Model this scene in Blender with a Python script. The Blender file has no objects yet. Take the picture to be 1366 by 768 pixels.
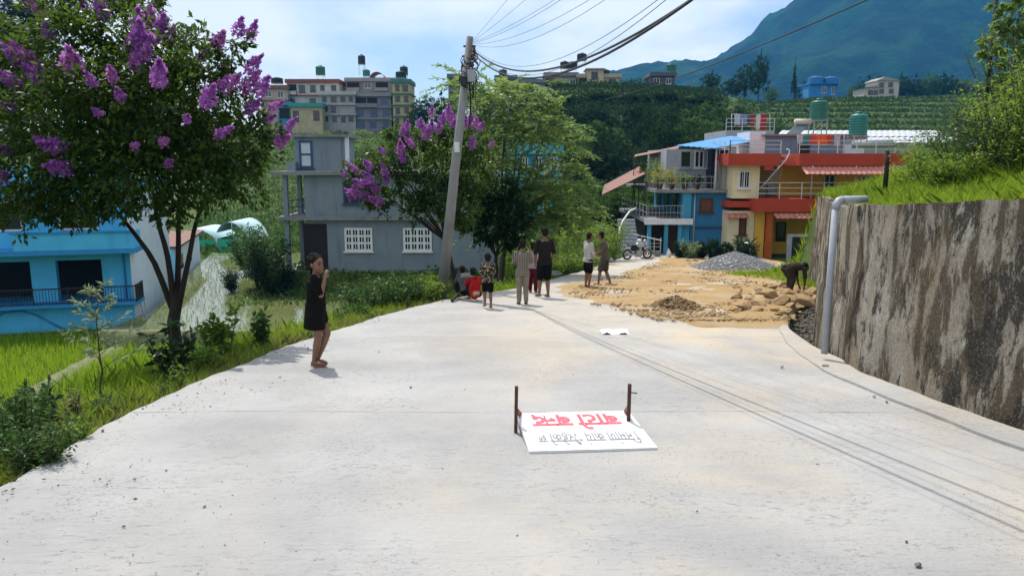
import bpy, bmesh, math, random
import numpy as np
from mathutils import Vector, Matrix, Quaternion

# ------------------------------------------------------------------ camera, sky, sun, exposure
SC = bpy.context.scene
COL = SC.collection
PITCH = math.radians(9.6)
CZ = 1.5
FPX = 1000.0
cam_d = bpy.data.cameras.new('camera')
cam = bpy.data.objects.new('camera', cam_d)
COL.objects.link(cam)
cam.location = (0, 0, CZ)
cam.rotation_euler = (math.pi/2 - PITCH, 0, 0)
cam_d.sensor_width = 36.0
cam_d.lens = 36.0*FPX/1366.0
cam_d.clip_start = 0.05
cam_d.clip_end = 12000
SC.camera = cam

SHX, SHY = 0.235, -0.54                      # shadow offset on the ground per metre of height
sun_vec = Vector((-SHX, -SHY, 1.0)).normalized()
sun_el = math.asin(sun_vec.z)
sun_az = math.atan2(sun_vec.x, sun_vec.y)   # from +Y towards +X
SC.world = bpy.data.worlds.new('World')
SC.world.use_nodes = True
wn = SC.world.node_tree.nodes; wl = SC.world.node_tree.links
wn.clear()
w_out = wn.new('ShaderNodeOutputWorld')
w_bg = wn.new('ShaderNodeBackground'); w_bg.inputs['Strength'].default_value = 0.15
w_sky = wn.new('ShaderNodeTexSky'); w_sky.sky_type = 'NISHITA'; w_sky.sun_disc = False
w_sky.sun_elevation = sun_el; w_sky.sun_rotation = sun_az
w_sky.air_density = 1.0; w_sky.dust_density = 3.0; w_sky.ozone_density = 1.4; w_sky.altitude = 1300
w_tc = wn.new('ShaderNodeTexCoord')
w_sep = wn.new('ShaderNodeSeparateXYZ'); wl.new(w_tc.outputs['Generated'], w_sep.inputs[0])
def wmath(op, a, b):
    n = wn.new('ShaderNodeMath'); n.operation = op
    for i, v in enumerate((a, b)):
        if v is None: continue
        if isinstance(v, (int, float)): n.inputs[i].default_value = v
        else: wl.new(v, n.inputs[i])
    return n.outputs[0]
zz = wmath('ADD', wmath('MAXIMUM', w_sep.outputs['Z'], 0.0), 0.16)
cx = wmath('DIVIDE', w_sep.outputs['X'], zz); cy = wmath('DIVIDE', w_sep.outputs['Y'], zz)
w_cmb = wn.new('ShaderNodeCombineXYZ'); wl.new(cx, w_cmb.inputs[0]); wl.new(cy, w_cmb.inputs[1])
w_map = wn.new('ShaderNodeMapping'); w_map.inputs['Location'].default_value = (1.9, 4.2, 0)
w_map.inputs['Scale'].default_value = (0.75, 0.5, 1)
wl.new(w_cmb.outputs[0], w_map.inputs[0])
w_noi = wn.new('ShaderNodeTexNoise'); w_noi.inputs['Scale'].default_value = 1.0
w_noi.inputs['Detail'].default_value = 7; w_noi.inputs['Roughness'].default_value = 0.52
wl.new(w_map.outputs[0], w_noi.inputs['Vector'])
w_ramp = wn.new('ShaderNodeValToRGB')
w_ramp.color_ramp.elements[0].position = 0.39; w_ramp.color_ramp.elements[1].position = 0.55
wl.new(w_noi.outputs['Fac'], w_ramp.inputs[0])
w_mix = wn.new('ShaderNodeMix'); w_mix.data_type = 'RGBA'
wl.new(w_ramp.outputs[0], w_mix.inputs['Factor'])
wl.new(w_sky.outputs[0], w_mix.inputs['A'])
w_mix.inputs['B'].default_value = (8.0, 8.05, 8.2, 1)
wl.new(w_mix.outputs['Result'], w_bg.inputs['Color'])
wl.new(w_bg.outputs[0], w_out.inputs['Surface'])

sun_d = bpy.data.lights.new('sun', 'SUN'); sun_d.energy = 4.6; sun_d.angle = math.radians(0.55)
sun_d.color = (1.0, 0.955, 0.88)
sun = bpy.data.objects.new('sun', sun_d); COL.objects.link(sun)
sun.rotation_euler = (-sun_vec).to_track_quat('-Z', 'Y').to_euler()
sun.location = (-20, 40, 80)
SC.view_settings.view_transform = 'Standard'
SC.view_settings.look = 'None'
SC.view_settings.gamma = 1.0
SC.view_settings.use_curve_mapping = False
SC.view_settings.exposure = 0.2
SC.render.engine = 'CYCLES'
SC.cycles.volume_bounces = 0
SC.cycles.max_bounces = 6
SC.cycles.transparent_max_bounces = 6

# ------------------------------------------------------------------ pixel rays to world points
SP, CP = math.sin(PITCH), math.cos(PITCH)
def ray(px, py):
    u = (px-683.0)/FPX; v = (384.0-py)/FPX
    return Vector((u, CP + v*SP, -SP + v*CP))
def at(px, py, Y):
    d = ray(px, py); t = Y/d.y
    return Vector((d.x*t, Y, CZ + d.z*t))
def zroad(y):
    y = np.asarray(y, float)
    yy = np.minimum(y, 63.0)
    return np.where(yy < 30, -0.1*yy, -3 - 0.1*(yy-30) + 0.0015*(yy-30)**2)
def zr(y): return float(zroad(y))
def on_road(px, py):
    d = ray(px, py); t = -CZ/(d.z + 0.1*d.y)
    for _ in range(30):
        z = zr(d.y*t)
        t = (z - CZ)/d.z*0.5 + t*0.5
    return Vector((d.x*t, d.y*t, zr(d.y*t)))
def rect(p0, p1, q0, q1, Y):
    """facade rectangle in the plane y=Y -> x0,x1,z0,z1"""
    a = at(p0, q1, Y); b = at(p1, q0, Y)
    c = at((p0+p1)/2, q1, Y); 
    s0 = at(p0, (q0+q1)/2, Y).x; s1 = at(p1, (q0+q1)/2, Y).x
    return s0, s1, a.z, b.z

# ------------------------------------------------------------------ object helpers
def tag(o, label, cat, group=None):
    o['label'] = label; o['category'] = cat
    if group: o['group'] = group
    return o
def kind(o, k): o['kind'] = k; return o
def link(name, me, mat=None, parent=None):
    o = bpy.data.objects.new(name, me); COL.objects.link(o)
    if mat is not None and me is not None and len(me.materials) == 0: me.materials.append(mat)
    if parent is not None: o.parent = parent
    return o
def empty(name, loc=(0, 0, 0), rz=0.0, parent=None):
    o = bpy.data.objects.new(name, None); COL.objects.link(o)
    o.location = loc; o.rotation_euler = (0, 0, rz); o.empty_display_size = 0.1
    if parent is not None: o.parent = parent
    return o
def copy_tree(o, parent=None):
    c = o.copy(); COL.objects.link(c); c.parent = parent
    for ch in list(o.children): copy_tree(ch, c)
    return c
def np_mesh(name, V, F, smooth=False):
    V = np.asarray(V, np.float32).reshape(-1, 3); F = np.asarray(F, np.int32)
    k = F.shape[1]; n = F.shape[0]
    me = bpy.data.meshes.new(name)
    me.vertices.add(len(V)); me.vertices.foreach_set('co', V.ravel())
    me.loops.add(n*k); me.loops.foreach_set('vertex_index', F.ravel())
    me.polygons.add(n)
    me.polygons.foreach_set('loop_start', np.arange(0, n*k, k, dtype=np.int32))
    me.polygons.foreach_set('loop_total', np.full(n, k, np.int32))
    if smooth: me.polygons.foreach_set('use_smooth', np.ones(n, bool))
    me.update(calc_edges=True); me.validate()
    return me

class MB:
    """collects shapes into ONE mesh"""
    def __init__(s): s.v = []; s.f = []; s.sm = []
    def add(s, vs, fs, smooth=False):
        b = len(s.v); s.v += [tuple(p) for p in vs]
        for f in fs: s.f.append(tuple(i+b for i in f)); s.sm.append(smooth)
        return s
    def box(s, x0, x1, y0, y1, z0, z1, bev=0.0):
        if bev > 0 and min(abs(x1-x0), abs(y1-y0), abs(z1-z0)) > 2.5*bev:
            bm = bmesh.new(); bmesh.ops.create_cube(bm, size=1)
            for v in bm.verts:
                v.co = Vector((x0+(v.co.x+.5)*(x1-x0), y0+(v.co.y+.5)*(y1-y0), z0+(v.co.z+.5)*(z1-z0)))
            bmesh.ops.bevel(bm, geom=bm.edges[:], offset=bev, segments=1, affect='EDGES')
            bm.verts.index_update()
            s.add([v.co for v in bm.verts], [[v.index for v in f.verts] for f in bm.faces]); bm.free(); return s
        vs = [(x0,y0,z0),(x1,y0,z0),(x1,y1,z0),(x0,y1,z0),(x0,y0,z1),(x1,y0,z1),(x1,y1,z1),(x0,y1,z1)]
        return s.add(vs, [(0,3,2,1),(4,5,6,7),(0,1,5,4),(1,2,6,5),(2,3,7,6),(3,0,4,7)])
    def obox(s, c, ax, ay, az):
        """oriented box: centre and three half-vectors"""
        c, ax, ay, az = map(Vector, (c, ax, ay, az))
        vs = [c+i*ax+j*ay+k*az for k in (-1,1) for j in (-1,1) for i in (-1,1)]
        return s.add(vs, [(0,2,3,1),(4,5,7,6),(0,1,5,4),(1,3,7,5),(3,2,6,7),(2,0,4,6)])
    def bar(s, p, q, w, h=None, up=(0,0,1)):
        p, q = Vector(p), Vector(q); d = q-p; h = h or w
        u = d.normalized(); side = u.cross(Vector(up))
        if side.length < 1e-4: side = u.cross(Vector((1,0,0)))
        side.normalize(); v = side.cross(u)
        return s.obox((p+q)/2, d/2, side*w/2, v*h/2)
    def tube(s, pts, rad, n=8, cap=True, smooth=True):
        pts = [Vector(p) for p in pts]
        if isinstance(rad, (int, float)): rad = [rad]*len(pts)
        rings = []; prev = None
        for i, p in enumerate(pts):
            t = (pts[min(i+1, len(pts)-1)] - pts[max(i-1, 0)])
            if t.length < 1e-9: t = Vector((0,0,1))
            t.normalize()
            if prev is None:
                a = t.cross(Vector((0,0,1)))
                if a.length < 1e-3: a = t.cross(Vector((1,0,0)))
            else:
                a = prev - t*prev.dot(t)
                if a.length < 1e-4: a = t.cross(Vector((1,0,0)))
            a.normalize(); prev = a; b = t.cross(a)
            rings.append([p + (a*math.cos(2*math.pi*k/n) + b*math.sin(2*math.pi*k/n))*rad[i] for k in range(n)])
        vs = [q for r in rings for q in r]
        fs = [(i*n+k, i*n+(k+1)%n, (i+1)*n+(k+1)%n, (i+1)*n+k) for i in range(len(pts)-1) for k in range(n)]
        if cap:
            fs.append(tuple(range(n-1, -1, -1))); m = (len(pts)-1)*n; fs.append(tuple(m+k for k in range(n)))
        return s.add(vs, fs, smooth)
    def lathe(s, prof, c=(0,0,0), n=20, smooth=True):
        """prof: (r,z) list from bottom up"""
        c = Vector(c)
        vs = [c + Vector((r*math.cos(2*math.pi*k/n), r*math.sin(2*math.pi*k/n), z)) for r, z in prof for k in range(n)]
        fs = [(i*n+k, i*n+(k+1)%n, (i+1)*n+(k+1)%n, (i+1)*n+k) for i in range(len(prof)-1) for k in range(n)]
        fs.append(tuple(range(n-1, -1, -1))); m = (len(prof)-1)*n; fs.append(tuple(m+k for k in range(n)))
        return s.add(vs, fs, smooth)
    def ell(s, c, r, nu=12, nv=8, rot=None):
        c = Vector(c); vs = [];
        for j in range(1, nv):
            th = math.pi*j/nv
            for i in range(nu):
                ph = 2*math.pi*i/nu
                vs.append(Vector((r[0]*math.sin(th)*math.cos(ph), r[1]*math.sin(th)*math.sin(ph), r[2]*math.cos(th))))
        vs.append(Vector((0,0,r[2]))); vs.append(Vector((0,0,-r[2])))
        if rot is not None: vs = [rot @ v for v in vs]
        vs = [c+v for v in vs]; T = len(vs)-2; Bn = T+1; fs = []
        for j in range(nv-2):
            for i in range(nu):
                a = j*nu+i; b = j*nu+(i+1)%nu
                fs.append((a, a+nu, b+nu, b))
        for i in range(nu):
            fs.append((T, i, (i+1)%nu)); m = (nv-2)*nu; fs.append((Bn, m+(i+1)%nu, m+i))
        return s.add(vs, fs, True)
    def prism(s, poly, y0, y1):
        """polygon in x,z extruded along y"""
        n = len(poly)
        vs = [(x, y0, z) for x, z in poly] + [(x, y1, z) for x, z in poly]
        fs = [tuple(range(n)), tuple(range(2*n-1, n-1, -1))] + [(i, i+n, (i+1)%n+n, (i+1)%n) for i in range(n)]
        return s.add(vs, fs)
    def mesh(s, name='mesh'):
        me = bpy.data.meshes.new(name); me.from_pydata(s.v, [], s.f)
        me.polygons.foreach_set('use_smooth', s.sm); me.update()
        bm = bmesh.new(); bm.from_mesh(me); bmesh.ops.recalc_face_normals(bm, faces=bm.faces); bm.to_mesh(me); bm.free()
        return me
    def build(s, name, mat, parent=None):
        return link(name, s.mesh(name), mat, parent)
def boxo(name, mat, parent, x0, x1, y0, y1, z0, z1, bev=0.0):
    return MB().box(min(x0,x1), max(x0,x1), min(y0,y1), max(y0,y1), min(z0,z1), max(z0,z1), bev).build(name, mat, parent)

# ------------------------------------------------------------------ materials
MATS = {}
def mat_new(name):
    m = bpy.data.materials.new(name); m.use_nodes = True; m.node_tree.nodes.clear()
    return m, m.node_tree.nodes, m.node_tree.links
def rgba(c): return (c[0], c[1], c[2], 1.0)
def node_mix(nt, fac, a, b, blend='MIX'):
    n = nt.nodes.new('ShaderNodeMix'); n.data_type = 'RGBA'; n.blend_type = blend
    for sock, v in ((n.inputs['Factor'], fac), (n.inputs['A'], a), (n.inputs['B'], b)):
        if isinstance(v, (int, float)): sock.default_value = v
        elif isinstance(v, tuple): sock.default_value = rgba(v)
        else: nt.links.new(v, sock)
    return n.outputs['Result']
def node_noise(nt, scale, detail=5, rough=0.55, vec=None, mscale=None, dist=0.0):
    n = nt.nodes.new('ShaderNodeTexNoise'); n.inputs['Scale'].default_value = scale
    n.inputs['Detail'].default_value = detail; n.inputs['Roughness'].default_value = rough
    n.inputs['Distortion'].default_value = dist
    if vec is None:
        tc = nt.nodes.new('ShaderNodeTexCoord'); vec = tc.outputs['Object']
    if mscale is not None:
        mp = nt.nodes.new('ShaderNodeMapping'); mp.inputs['Scale'].default_value = mscale
        nt.links.new(vec, mp.inputs[0]); vec = mp.outputs[0]
    nt.links.new(vec, n.inputs['Vector'])
    return n.outputs['Fac']
def node_ramp(nt, fac, p0, p1, c0=(0,0,0), c1=(1,1,1)):
    n = nt.nodes.new('ShaderNodeValToRGB')
    n.color_ramp.elements[0].position = p0; n.color_ramp.elements[1].position = p1
    n.color_ramp.elements[0].color = rgba(c0); n.color_ramp.elements[1].color = rgba(c1)
    nt.links.new(fac, n.inputs[0]); return n.outputs[0]
def finish(nt, col, rough=0.8, bump=None, bstr=0.2, bdist=0.02, metal=0.0, spec=0.5):
    p = nt.nodes.new('ShaderNodeBsdfPrincipled'); o = nt.nodes.new('ShaderNodeOutputMaterial')
    if isinstance(col, tuple): p.inputs['Base Color'].default_value = rgba(col)
    else: nt.links.new(col, p.inputs['Base Color'])
    if isinstance(rough, (int, float)): p.inputs['Roughness'].default_value = rough
    else: nt.links.new(rough, p.inputs['Roughness'])
    p.inputs['Metallic'].default_value = metal
    p.inputs['Specular IOR Level'].default_value = spec
    if bump is not None:
        b = nt.nodes.new('ShaderNodeBump'); b.inputs['Strength'].default_value = bstr; b.inputs['Distance'].default_value = bdist
        nt.links.new(bump, b.inputs['Height']); nt.links.new(b.outputs[0], p.inputs['Normal'])
    nt.links.new(p.outputs[0], o.inputs['Surface']); return p
def M(name, c, c2=None, scale=3.0, rough=0.8, bump=0.15, stain=0.0, metal=0.0, spec=0.4, bscale=None, mscale=None):
    """painted / plain material with mottling, optional vertical dirt streaks"""
    if name in MATS: return MATS[name]
    m, n, l = mat_new(name); nt = m.node_tree
    c2 = c2 or tuple(v*0.78 for v in c)
    f = node_ramp(nt, node_noise(nt, scale, 6, 0.6, mscale=mscale), 0.3, 0.72)
    col = node_mix(nt, f, c, c2)
    if stain > 0:
        s = node_ramp(nt, node_noise(nt, 1.0, 5, 0.6, mscale=(2.2, 2.2, 0.28)), 0.52, 0.72)
        sm = nt.nodes.new('ShaderNodeMath'); sm.operation = 'MULTIPLY'; nt.links.new(s, sm.inputs[0]); sm.inputs[1].default_value = stain
        col = node_mix(nt, sm.outputs[0], col, tuple(v*0.3 for v in c))
    finish(nt, col, rough, node_noise(nt, bscale or scale*12, 3, 0.6), bump, 0.01, metal, spec)
    MATS[name] = m; return m
def leaf_mat(name, dark, light, trans=0.45, rough=0.55, tcol=None, spec=0.2):
    if name in MATS: return MATS[name]
    m, n, l = mat_new(name); nt = m.node_tree
    g = n.new('ShaderNodeNewGeometry')
    col = node_ramp(nt, g.outputs['Random Per Island'], 0.0, 1.0, dark, light)
    p = n.new('ShaderNodeBsdfPrincipled'); p.inputs['Roughness'].default_value = rough; p.inputs['Specular IOR Level'].default_value = spec
    l.new(col, p.inputs['Base Color'])
    t = n.new('ShaderNodeBsdfTranslucent')
    tc = tcol or tuple(min(1, v*1.35) for v in light)
    l.new(node_mix(nt, 0.55, col, tc), t.inputs['Color'])
    mx = n.new('ShaderNodeMixShader'); mx.inputs[0].default_value = trans
    l.new(p.outputs[0], mx.inputs[1]); l.new(t.outputs[0], mx.inputs[2])
    o = n.new('ShaderNodeOutputMaterial'); l.new(mx.outputs[0], o.inputs['Surface'])
    MATS[name] = m; return m

def mat_concrete():
    m, n, l = mat_new('road_concrete'); nt = m.node_tree
    tc = n.new('ShaderNodeTexCoord'); v = tc.outputs['Object']
    col = node_mix(nt, node_ramp(nt, node_noise(nt, 0.55, 7, 0.6, v), 0.3, 0.7), (0.29, 0.285, 0.28), (0.43, 0.425, 0.415))
    # yellow soil dust carried along the road
    d = node_ramp(nt, node_noise(nt, 0.33, 6, 0.62, v, mscale=(1.2, 0.55, 1), dist=0.6), 0.42, 0.64)
    gx = n.new('ShaderNodeSeparateXYZ'); l.new(v, gx.inputs[0])
    mr = n.new('ShaderNodeMapRange'); mr.inputs['From Min'].default_value = -2.2; mr.inputs['From Max'].default_value = 1.6
    l.new(gx.outputs['X'], mr.inputs['Value'])
    dm = n.new('ShaderNodeMath'); dm.operation = 'MULTIPLY'; l.new(d, dm.inputs[0]); l.new(mr.outputs[0], dm.inputs[1])
    ny_ = n.new('ShaderNodeMapRange'); ny_.inputs['From Min'].default_value = 8.0; ny_.inputs['From Max'].default_value = 13.5; ny_.inputs['To Min'].default_value = 0.0; ny_.inputs['To Max'].default_value = 0.75; l.new(gx.outputs['Y'], ny_.inputs['Value'])
    nm_ = n.new('ShaderNodeMath'); nm_.operation = 'MULTIPLY'; l.new(ny_.outputs[0], nm_.inputs[0]); l.new(mr.outputs[0], nm_.inputs[1])
    nk_ = n.new('ShaderNodeMath'); nk_.operation = 'MULTIPLY'; l.new(nm_.outputs[0], nk_.inputs[0]); l.new(node_ramp(nt, node_noise(nt, .9, 7, .7, v), .36, .6), nk_.inputs[1])
    nx_ = n.new('ShaderNodeMath'); nx_.operation = 'MAXIMUM'; l.new(dm.outputs[0], nx_.inputs[0]); l.new(nk_.outputs[0], nx_.inputs[1]); dm = nx_
    dm2 = n.new('ShaderNodeMath'); dm2.operation = 'MULTIPLY'; l.new(dm.outputs[0], dm2.inputs[0]); dm2.inputs[1].default_value = 0.85
    col = node_mix(nt, dm2.outputs[0], col, (0.51, 0.43, 0.315))
    # broom / wear streaks across the road, blotches and specks
    st = node_ramp(nt, node_noise(nt, 1.0, 6, 0.7, v, mscale=(2.2, 17, 1)), 0.55, 0.75)
    sm = n.new('ShaderNodeMath'); sm.operation = 'MULTIPLY'; l.new(st, sm.inputs[0]); sm.inputs[1].default_value = 0.3
    col = node_mix(nt, sm.outputs[0], col, (0.30, 0.29, 0.28))
    da = node_ramp(nt, node_noise(nt, 1.0, 5, 0.75, v, mscale=(13, 30, 1)), 0.555, 0.62)
    dz_ = node_ramp(nt, node_noise(nt, 0.8, 4, 0.6, v), 0.40, 0.62)
    dmu = n.new('ShaderNodeMath'); dmu.operation = 'MULTIPLY'; l.new(da, dmu.inputs[0]); l.new(dz_, dmu.inputs[1])
    dmv = n.new('ShaderNodeMath'); dmv.operation = 'MULTIPLY'; l.new(dmu.outputs[0], dmv.inputs[0]); dmv.inputs[1].default_value = 0.6
    col = node_mix(nt, dmv.outputs[0], col, (0.17, 0.16, 0.15))
    bl = node_ramp(nt, node_noise(nt, 1.9, 8, 0.72, v), 0.56, 0.7)
    bm_ = n.new('ShaderNodeMath'); bm_.operation = 'MULTIPLY'; l.new(bl, bm_.inputs[0]); bm_.inputs[1].default_value = 0.5
    col = node_mix(nt, bm_.outputs[0], col, (0.30, 0.29, 0.285))
    sp = node_ramp(nt, node_noise(nt, 40, 4, 0.75, v), 0.58, 0.64)
    spz = node_ramp(nt, node_noise(nt, 1.3, 3, 0.5, v), 0.45, 0.62)
    sp2 = n.new('ShaderNodeMath'); sp2.operation = 'MULTIPLY'; l.new(sp, sp2.inputs[0]); l.new(spz, sp2.inputs[1])
    sp3 = n.new('ShaderNodeMath'); sp3.operation = 'MULTIPLY'; l.new(sp2.outputs[0], sp3.inputs[0]); sp3.inputs[1].default_value = 0.8
    col = node_mix(nt, sp3.outputs[0], col, (0.16, 0.15, 0.14))
    # hairline cracks
    vo = n.new('ShaderNodeTexVoronoi'); vo.feature = 'DISTANCE_TO_EDGE'; vo.inputs['Scale'].default_value = 0.28
    wv = n.new('ShaderNodeMix'); wv.data_type = 'VECTOR'; wv.inputs['Factor'].default_value = 0.12
    nz = n.new('ShaderNodeTexNoise'); nz.inputs['Scale'].default_value = 2.5; nz.inputs['Detail'].default_value = 6; l.new(v, nz.inputs['Vector'])
    l.new(v, wv.inputs['A']); l.new(nz.outputs['Color'], wv.inputs['B']); l.new(wv.outputs['Result'], vo.inputs['Vector'])
    cr = node_ramp(nt, vo.outputs['Distance'], 0.0008, 0.003, (1,1,1), (0,0,0))
    cm = n.new('ShaderNodeMath'); cm.operation = 'MULTIPLY'; l.new(cr, cm.inputs[0]); cm.inputs[1].default_value = 0.0
    col = node_mix(nt, cm.outputs[0], col, (0.2, 0.19, 0.18))
    bh = n.new('ShaderNodeMath'); bh.operation = 'ADD'
    l.new(node_noise(nt, 26, 6, 0.7, v), bh.inputs[0]); l.new(node_noise(nt, 1.0, 6, 0.7, v, mscale=(3, 26, 1)), bh.inputs[1])
    finish(nt, col, 0.92, bh.outputs[0], 0.8, 0.016, spec=0.2)
    return m
def mat_wall():
    m, n, l = mat_new('stained_wall_concrete'); nt = m.node_tree
    tc = n.new('ShaderNodeTexCoord'); v = tc.outputs['Object']
    def mul(a, k):
        q = n.new('ShaderNodeMath'); q.operation = 'MULTIPLY'; l.new(a, q.inputs[0])
        if isinstance(k, float): q.inputs[1].default_value = k
        else: l.new(k, q.inputs[1])
        return q.outputs[0]
    col = node_mix(nt, node_ramp(nt, node_noise(nt, 2.2, 9, 0.72, v, mscale=(1, 1, .7)), 0.36, 0.64), (0.46, 0.42, 0.345), (0.28, 0.245, 0.19))
    # ochre leaching
    col = node_mix(nt, mul(node_ramp(nt, node_noise(nt, 1.1, 6, 0.6, v, mscale=(1, 1, .5), dist=.2), 0.48, 0.64), .7), col, (0.29, 0.19, 0.08))
    # dark brown runs coming from the top
    col = node_mix(nt, mul(node_ramp(nt, node_noise(nt, 1.0, 7, 0.66, v, mscale=(2.4, 2.4, 0.5), dist=0.15), 0.50, 0.54), .88), col, (0.075, 0.052, 0.026))
    # pale lime
    col = node_mix(nt, mul(node_ramp(nt, node_noise(nt, 1.0, 8, 0.7, v, mscale=(3.0, 3.0, 1.2), dist=0.1), 0.56, 0.62), .75), col, (0.50, 0.48, 0.43))
    # black algae patches, more of them towards the uphill end
    ga = n.new('ShaderNodeSeparateXYZ'); l.new(v, ga.inputs[0])
    gy = n.new('ShaderNodeMapRange'); gy.inputs['From Min'].default_value = 4.0; gy.inputs['From Max'].default_value = 6.6; gy.inputs['To Min'].default_value = 0.10; gy.inputs['To Max'].default_value = 0.0
    l.new(ga.outputs['Y'], gy.inputs['Value'])
    ad = n.new('ShaderNodeMath'); ad.operation = 'ADD'; l.new(node_noise(nt, 1.5, 10, 0.76, v, mscale=(1.5, 1.5, 0.75), dist=0.2), ad.inputs[0]); l.new(gy.outputs[0], ad.inputs[1])
    col = node_mix(nt, mul(node_ramp(nt, ad.outputs[0], 0.51, 0.55), .93), col, (0.028, 0.025, 0.019))
    # grain
    col = node_mix(nt, mul(node_ramp(nt, node_noise(nt, 30, 7, 0.8, v), 0.46, 0.60), .5), col, (0.085, 0.075, 0.06))
    col = node_mix(nt, mul(node_ramp(nt, node_noise(nt, 48, 5, 0.8, v), 0.56, 0.64), .55), col, (0.47, 0.45, 0.41))
    bb = n.new('ShaderNodeMath'); bb.operation = 'ADD'; l.new(node_noise(nt, 7, 9, 0.75, v), bb.inputs[0]); l.new(node_noise(nt, 40, 6, 0.75, v), bb.inputs[1])
    finish(nt, col, 0.95, bb.outputs[0], 1.0, 0.05, spec=0.15)
    return m
def mat_ground():
    m, n, l = mat_new('ground_soil_and_weeds'); nt = m.node_tree
    tc = n.new('ShaderNodeTexCoord'); v = tc.outputs['Object']
    col = node_mix(nt, node_ramp(nt, node_noise(nt, 0.45, 8, 0.65, v), 0.35, 0.65), (0.045, 0.075, 0.018), (0.09, 0.125, 0.03))
    col = node_mix(nt, node_ramp(nt, node_noise(nt, 1.7, 6, 0.65, v), 0.58, 0.72), col, (0.13, 0.105, 0.065))
    finish(nt, col, 0.95, node_noise(nt, 6, 8, 0.7, v), 0.8, 0.08, spec=0.15)
    return m
def mat_soil():
    m, n, l = mat_new('yellow_soil'); nt = m.node_tree
    tc = n.new('ShaderNodeTexCoord'); v = tc.outputs['Object']
    col = node_mix(nt, node_ramp(nt, node_noise(nt, 0.8, 8, 0.65, v), 0.32, 0.68), (0.42, 0.285, 0.135), (0.31, 0.21, 0.105))
    col = node_mix(nt, node_ramp(nt, node_noise(nt, 5, 8, 0.7, v), 0.55, 0.72), col, (0.26, 0.17, 0.085))
    col = node_mix(nt, node_ramp(nt, node_noise(nt, 0.35, 5, 0.6, v), 0.5, 0.66), col, (0.40, 0.325, 0.22))
    finish(nt, col, 0.97, node_noise(nt, 11, 8, 0.75, v), 0.9, 0.05, spec=0.1)
    return m
CONC = mat_concrete(); WALLM = mat_wall(); GROUND = mat_ground(); SOIL = mat_soil()
GLASS = M('dark_glass', (0.012, 0.014, 0.018), (0.02, 0.024, 0.03), 2, 0.08, 0.0, spec=0.6)
WHITE = M('white_paint', (0.72, 0.73, 0.74), None, 4, 0.6, 0.05, 0.15)
BLACK = M('black_iron', (0.02, 0.02, 0.022), None, 6, 0.5, 0.05)
DARK = M('shade_and_dark_paint', (0.02, 0.018, 0.016), None, 2, 0.9, 0.05)  # near-black standing in for shade in openings; also dark posts and gate
STEEL = M('galvanised_steel', (0.42, 0.43, 0.44), (0.33, 0.34, 0.35), 6, 0.45, 0.05, metal=0.5)
BARK = M('grey_brown_bark', (0.09, 0.07, 0.05), (0.045, 0.036, 0.027), 9, 0.95, 0.7, mscale=(1,1,0.25))
DBARK = M('dark_bark', (0.035, 0.028, 0.02), (0.018, 0.014, 0.01), 9, 0.95, 0.7, mscale=(1,1,0.25))

# ------------------------------------------------------------------ terrain
def smooth_curve(pts, key=1):
    """pts (x,y) -> dense smoothed x(y)"""
    ys = np.linspace(-30, 80, 2201)
    p = np.array(sorted(pts, key=lambda q: q[1]))
    xs = np.interp(ys, p[:, 1], p[:, 0])
    k = np.hanning(33); k /= k.sum()
    xs = np.convolve(np.pad(xs, 16, mode='edge'), k, mode='valid')
    return lambda y: np.interp(y, ys, xs)
xL = smooth_curve([(-3.0,-30),(-3.0,0),(-3.1,4.5),(-3.3,6.4),(-3.05,10.5),(-2.5,13.8),(-1.7,17.4),(0.3,22),(2.4,30),(4.6,38),(6.6,44),(9.0,50),(14,60)])
xW = smooth_curve([(8,-30),(6.4,-4),(5.2,0),(4.25,3.2),(3.95,5.2),(3.88,6.8),(3.86,8.0),(4.2,9.6),(4.85,11.6),(5.85,14),(7.2,17),(8.6,20.6),(9.8,24.2),(10,80)])
def ztop(y): return np.interp(y, [-10, 2, 5.6, 8.4, 20, 24], [2.3, 1.53, 1.24, 1.0, 0.52, 0.36])
def sstep(t): t = np.clip(t, 0, 1); return t*t*(3-2*t)
def vnoise(x, y, s, seed=0):
    """cheap smooth 2-D value noise"""
    x = np.asarray(x, float)/s + 1000.3 + seed*17.1; y = np.asarray(y, float)/s + 1000.7 + seed*9.7
    xi = np.floor(x).astype(np.int64); yi = np.floor(y).astype(np.int64); fx = x-xi; fy = y-yi
    fx = fx*fx*(3-2*fx); fy = fy*fy*(3-2*fy)
    def h(a, b):
        q = (a*374761393 + b*668265263 + seed*144665) & 0x7fffffff
        q = ((q ^ (q >> 13))*1274126177) & 0x7fffffff
        return ((q ^ (q >> 16)) & 0xffff)/65535.0
    return (h(xi,yi)*(1-fx)+h(xi+1,yi)*fx)*(1-fy) + (h(xi,yi+1)*(1-fx)+h(xi+1,yi+1)*fx)*fy
def fbm(x, y, s, o=4, seed=0):
    r = 0; a = 0.5
    for i in range(o): r = r + a*(vnoise(x, y, s/2**i, seed+i)-0.5); a *= 0.5
    return r*2
def zr_edge(x, y):                         # right limit of the concrete before the drain
    return xW(y) - np.interp(y, [7.8, 8.8, 10, 12, 14, 17, 19.5], [0.0, 0.05, 0.24, 0.5, 0.6, 0.55, 0.0])
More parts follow.
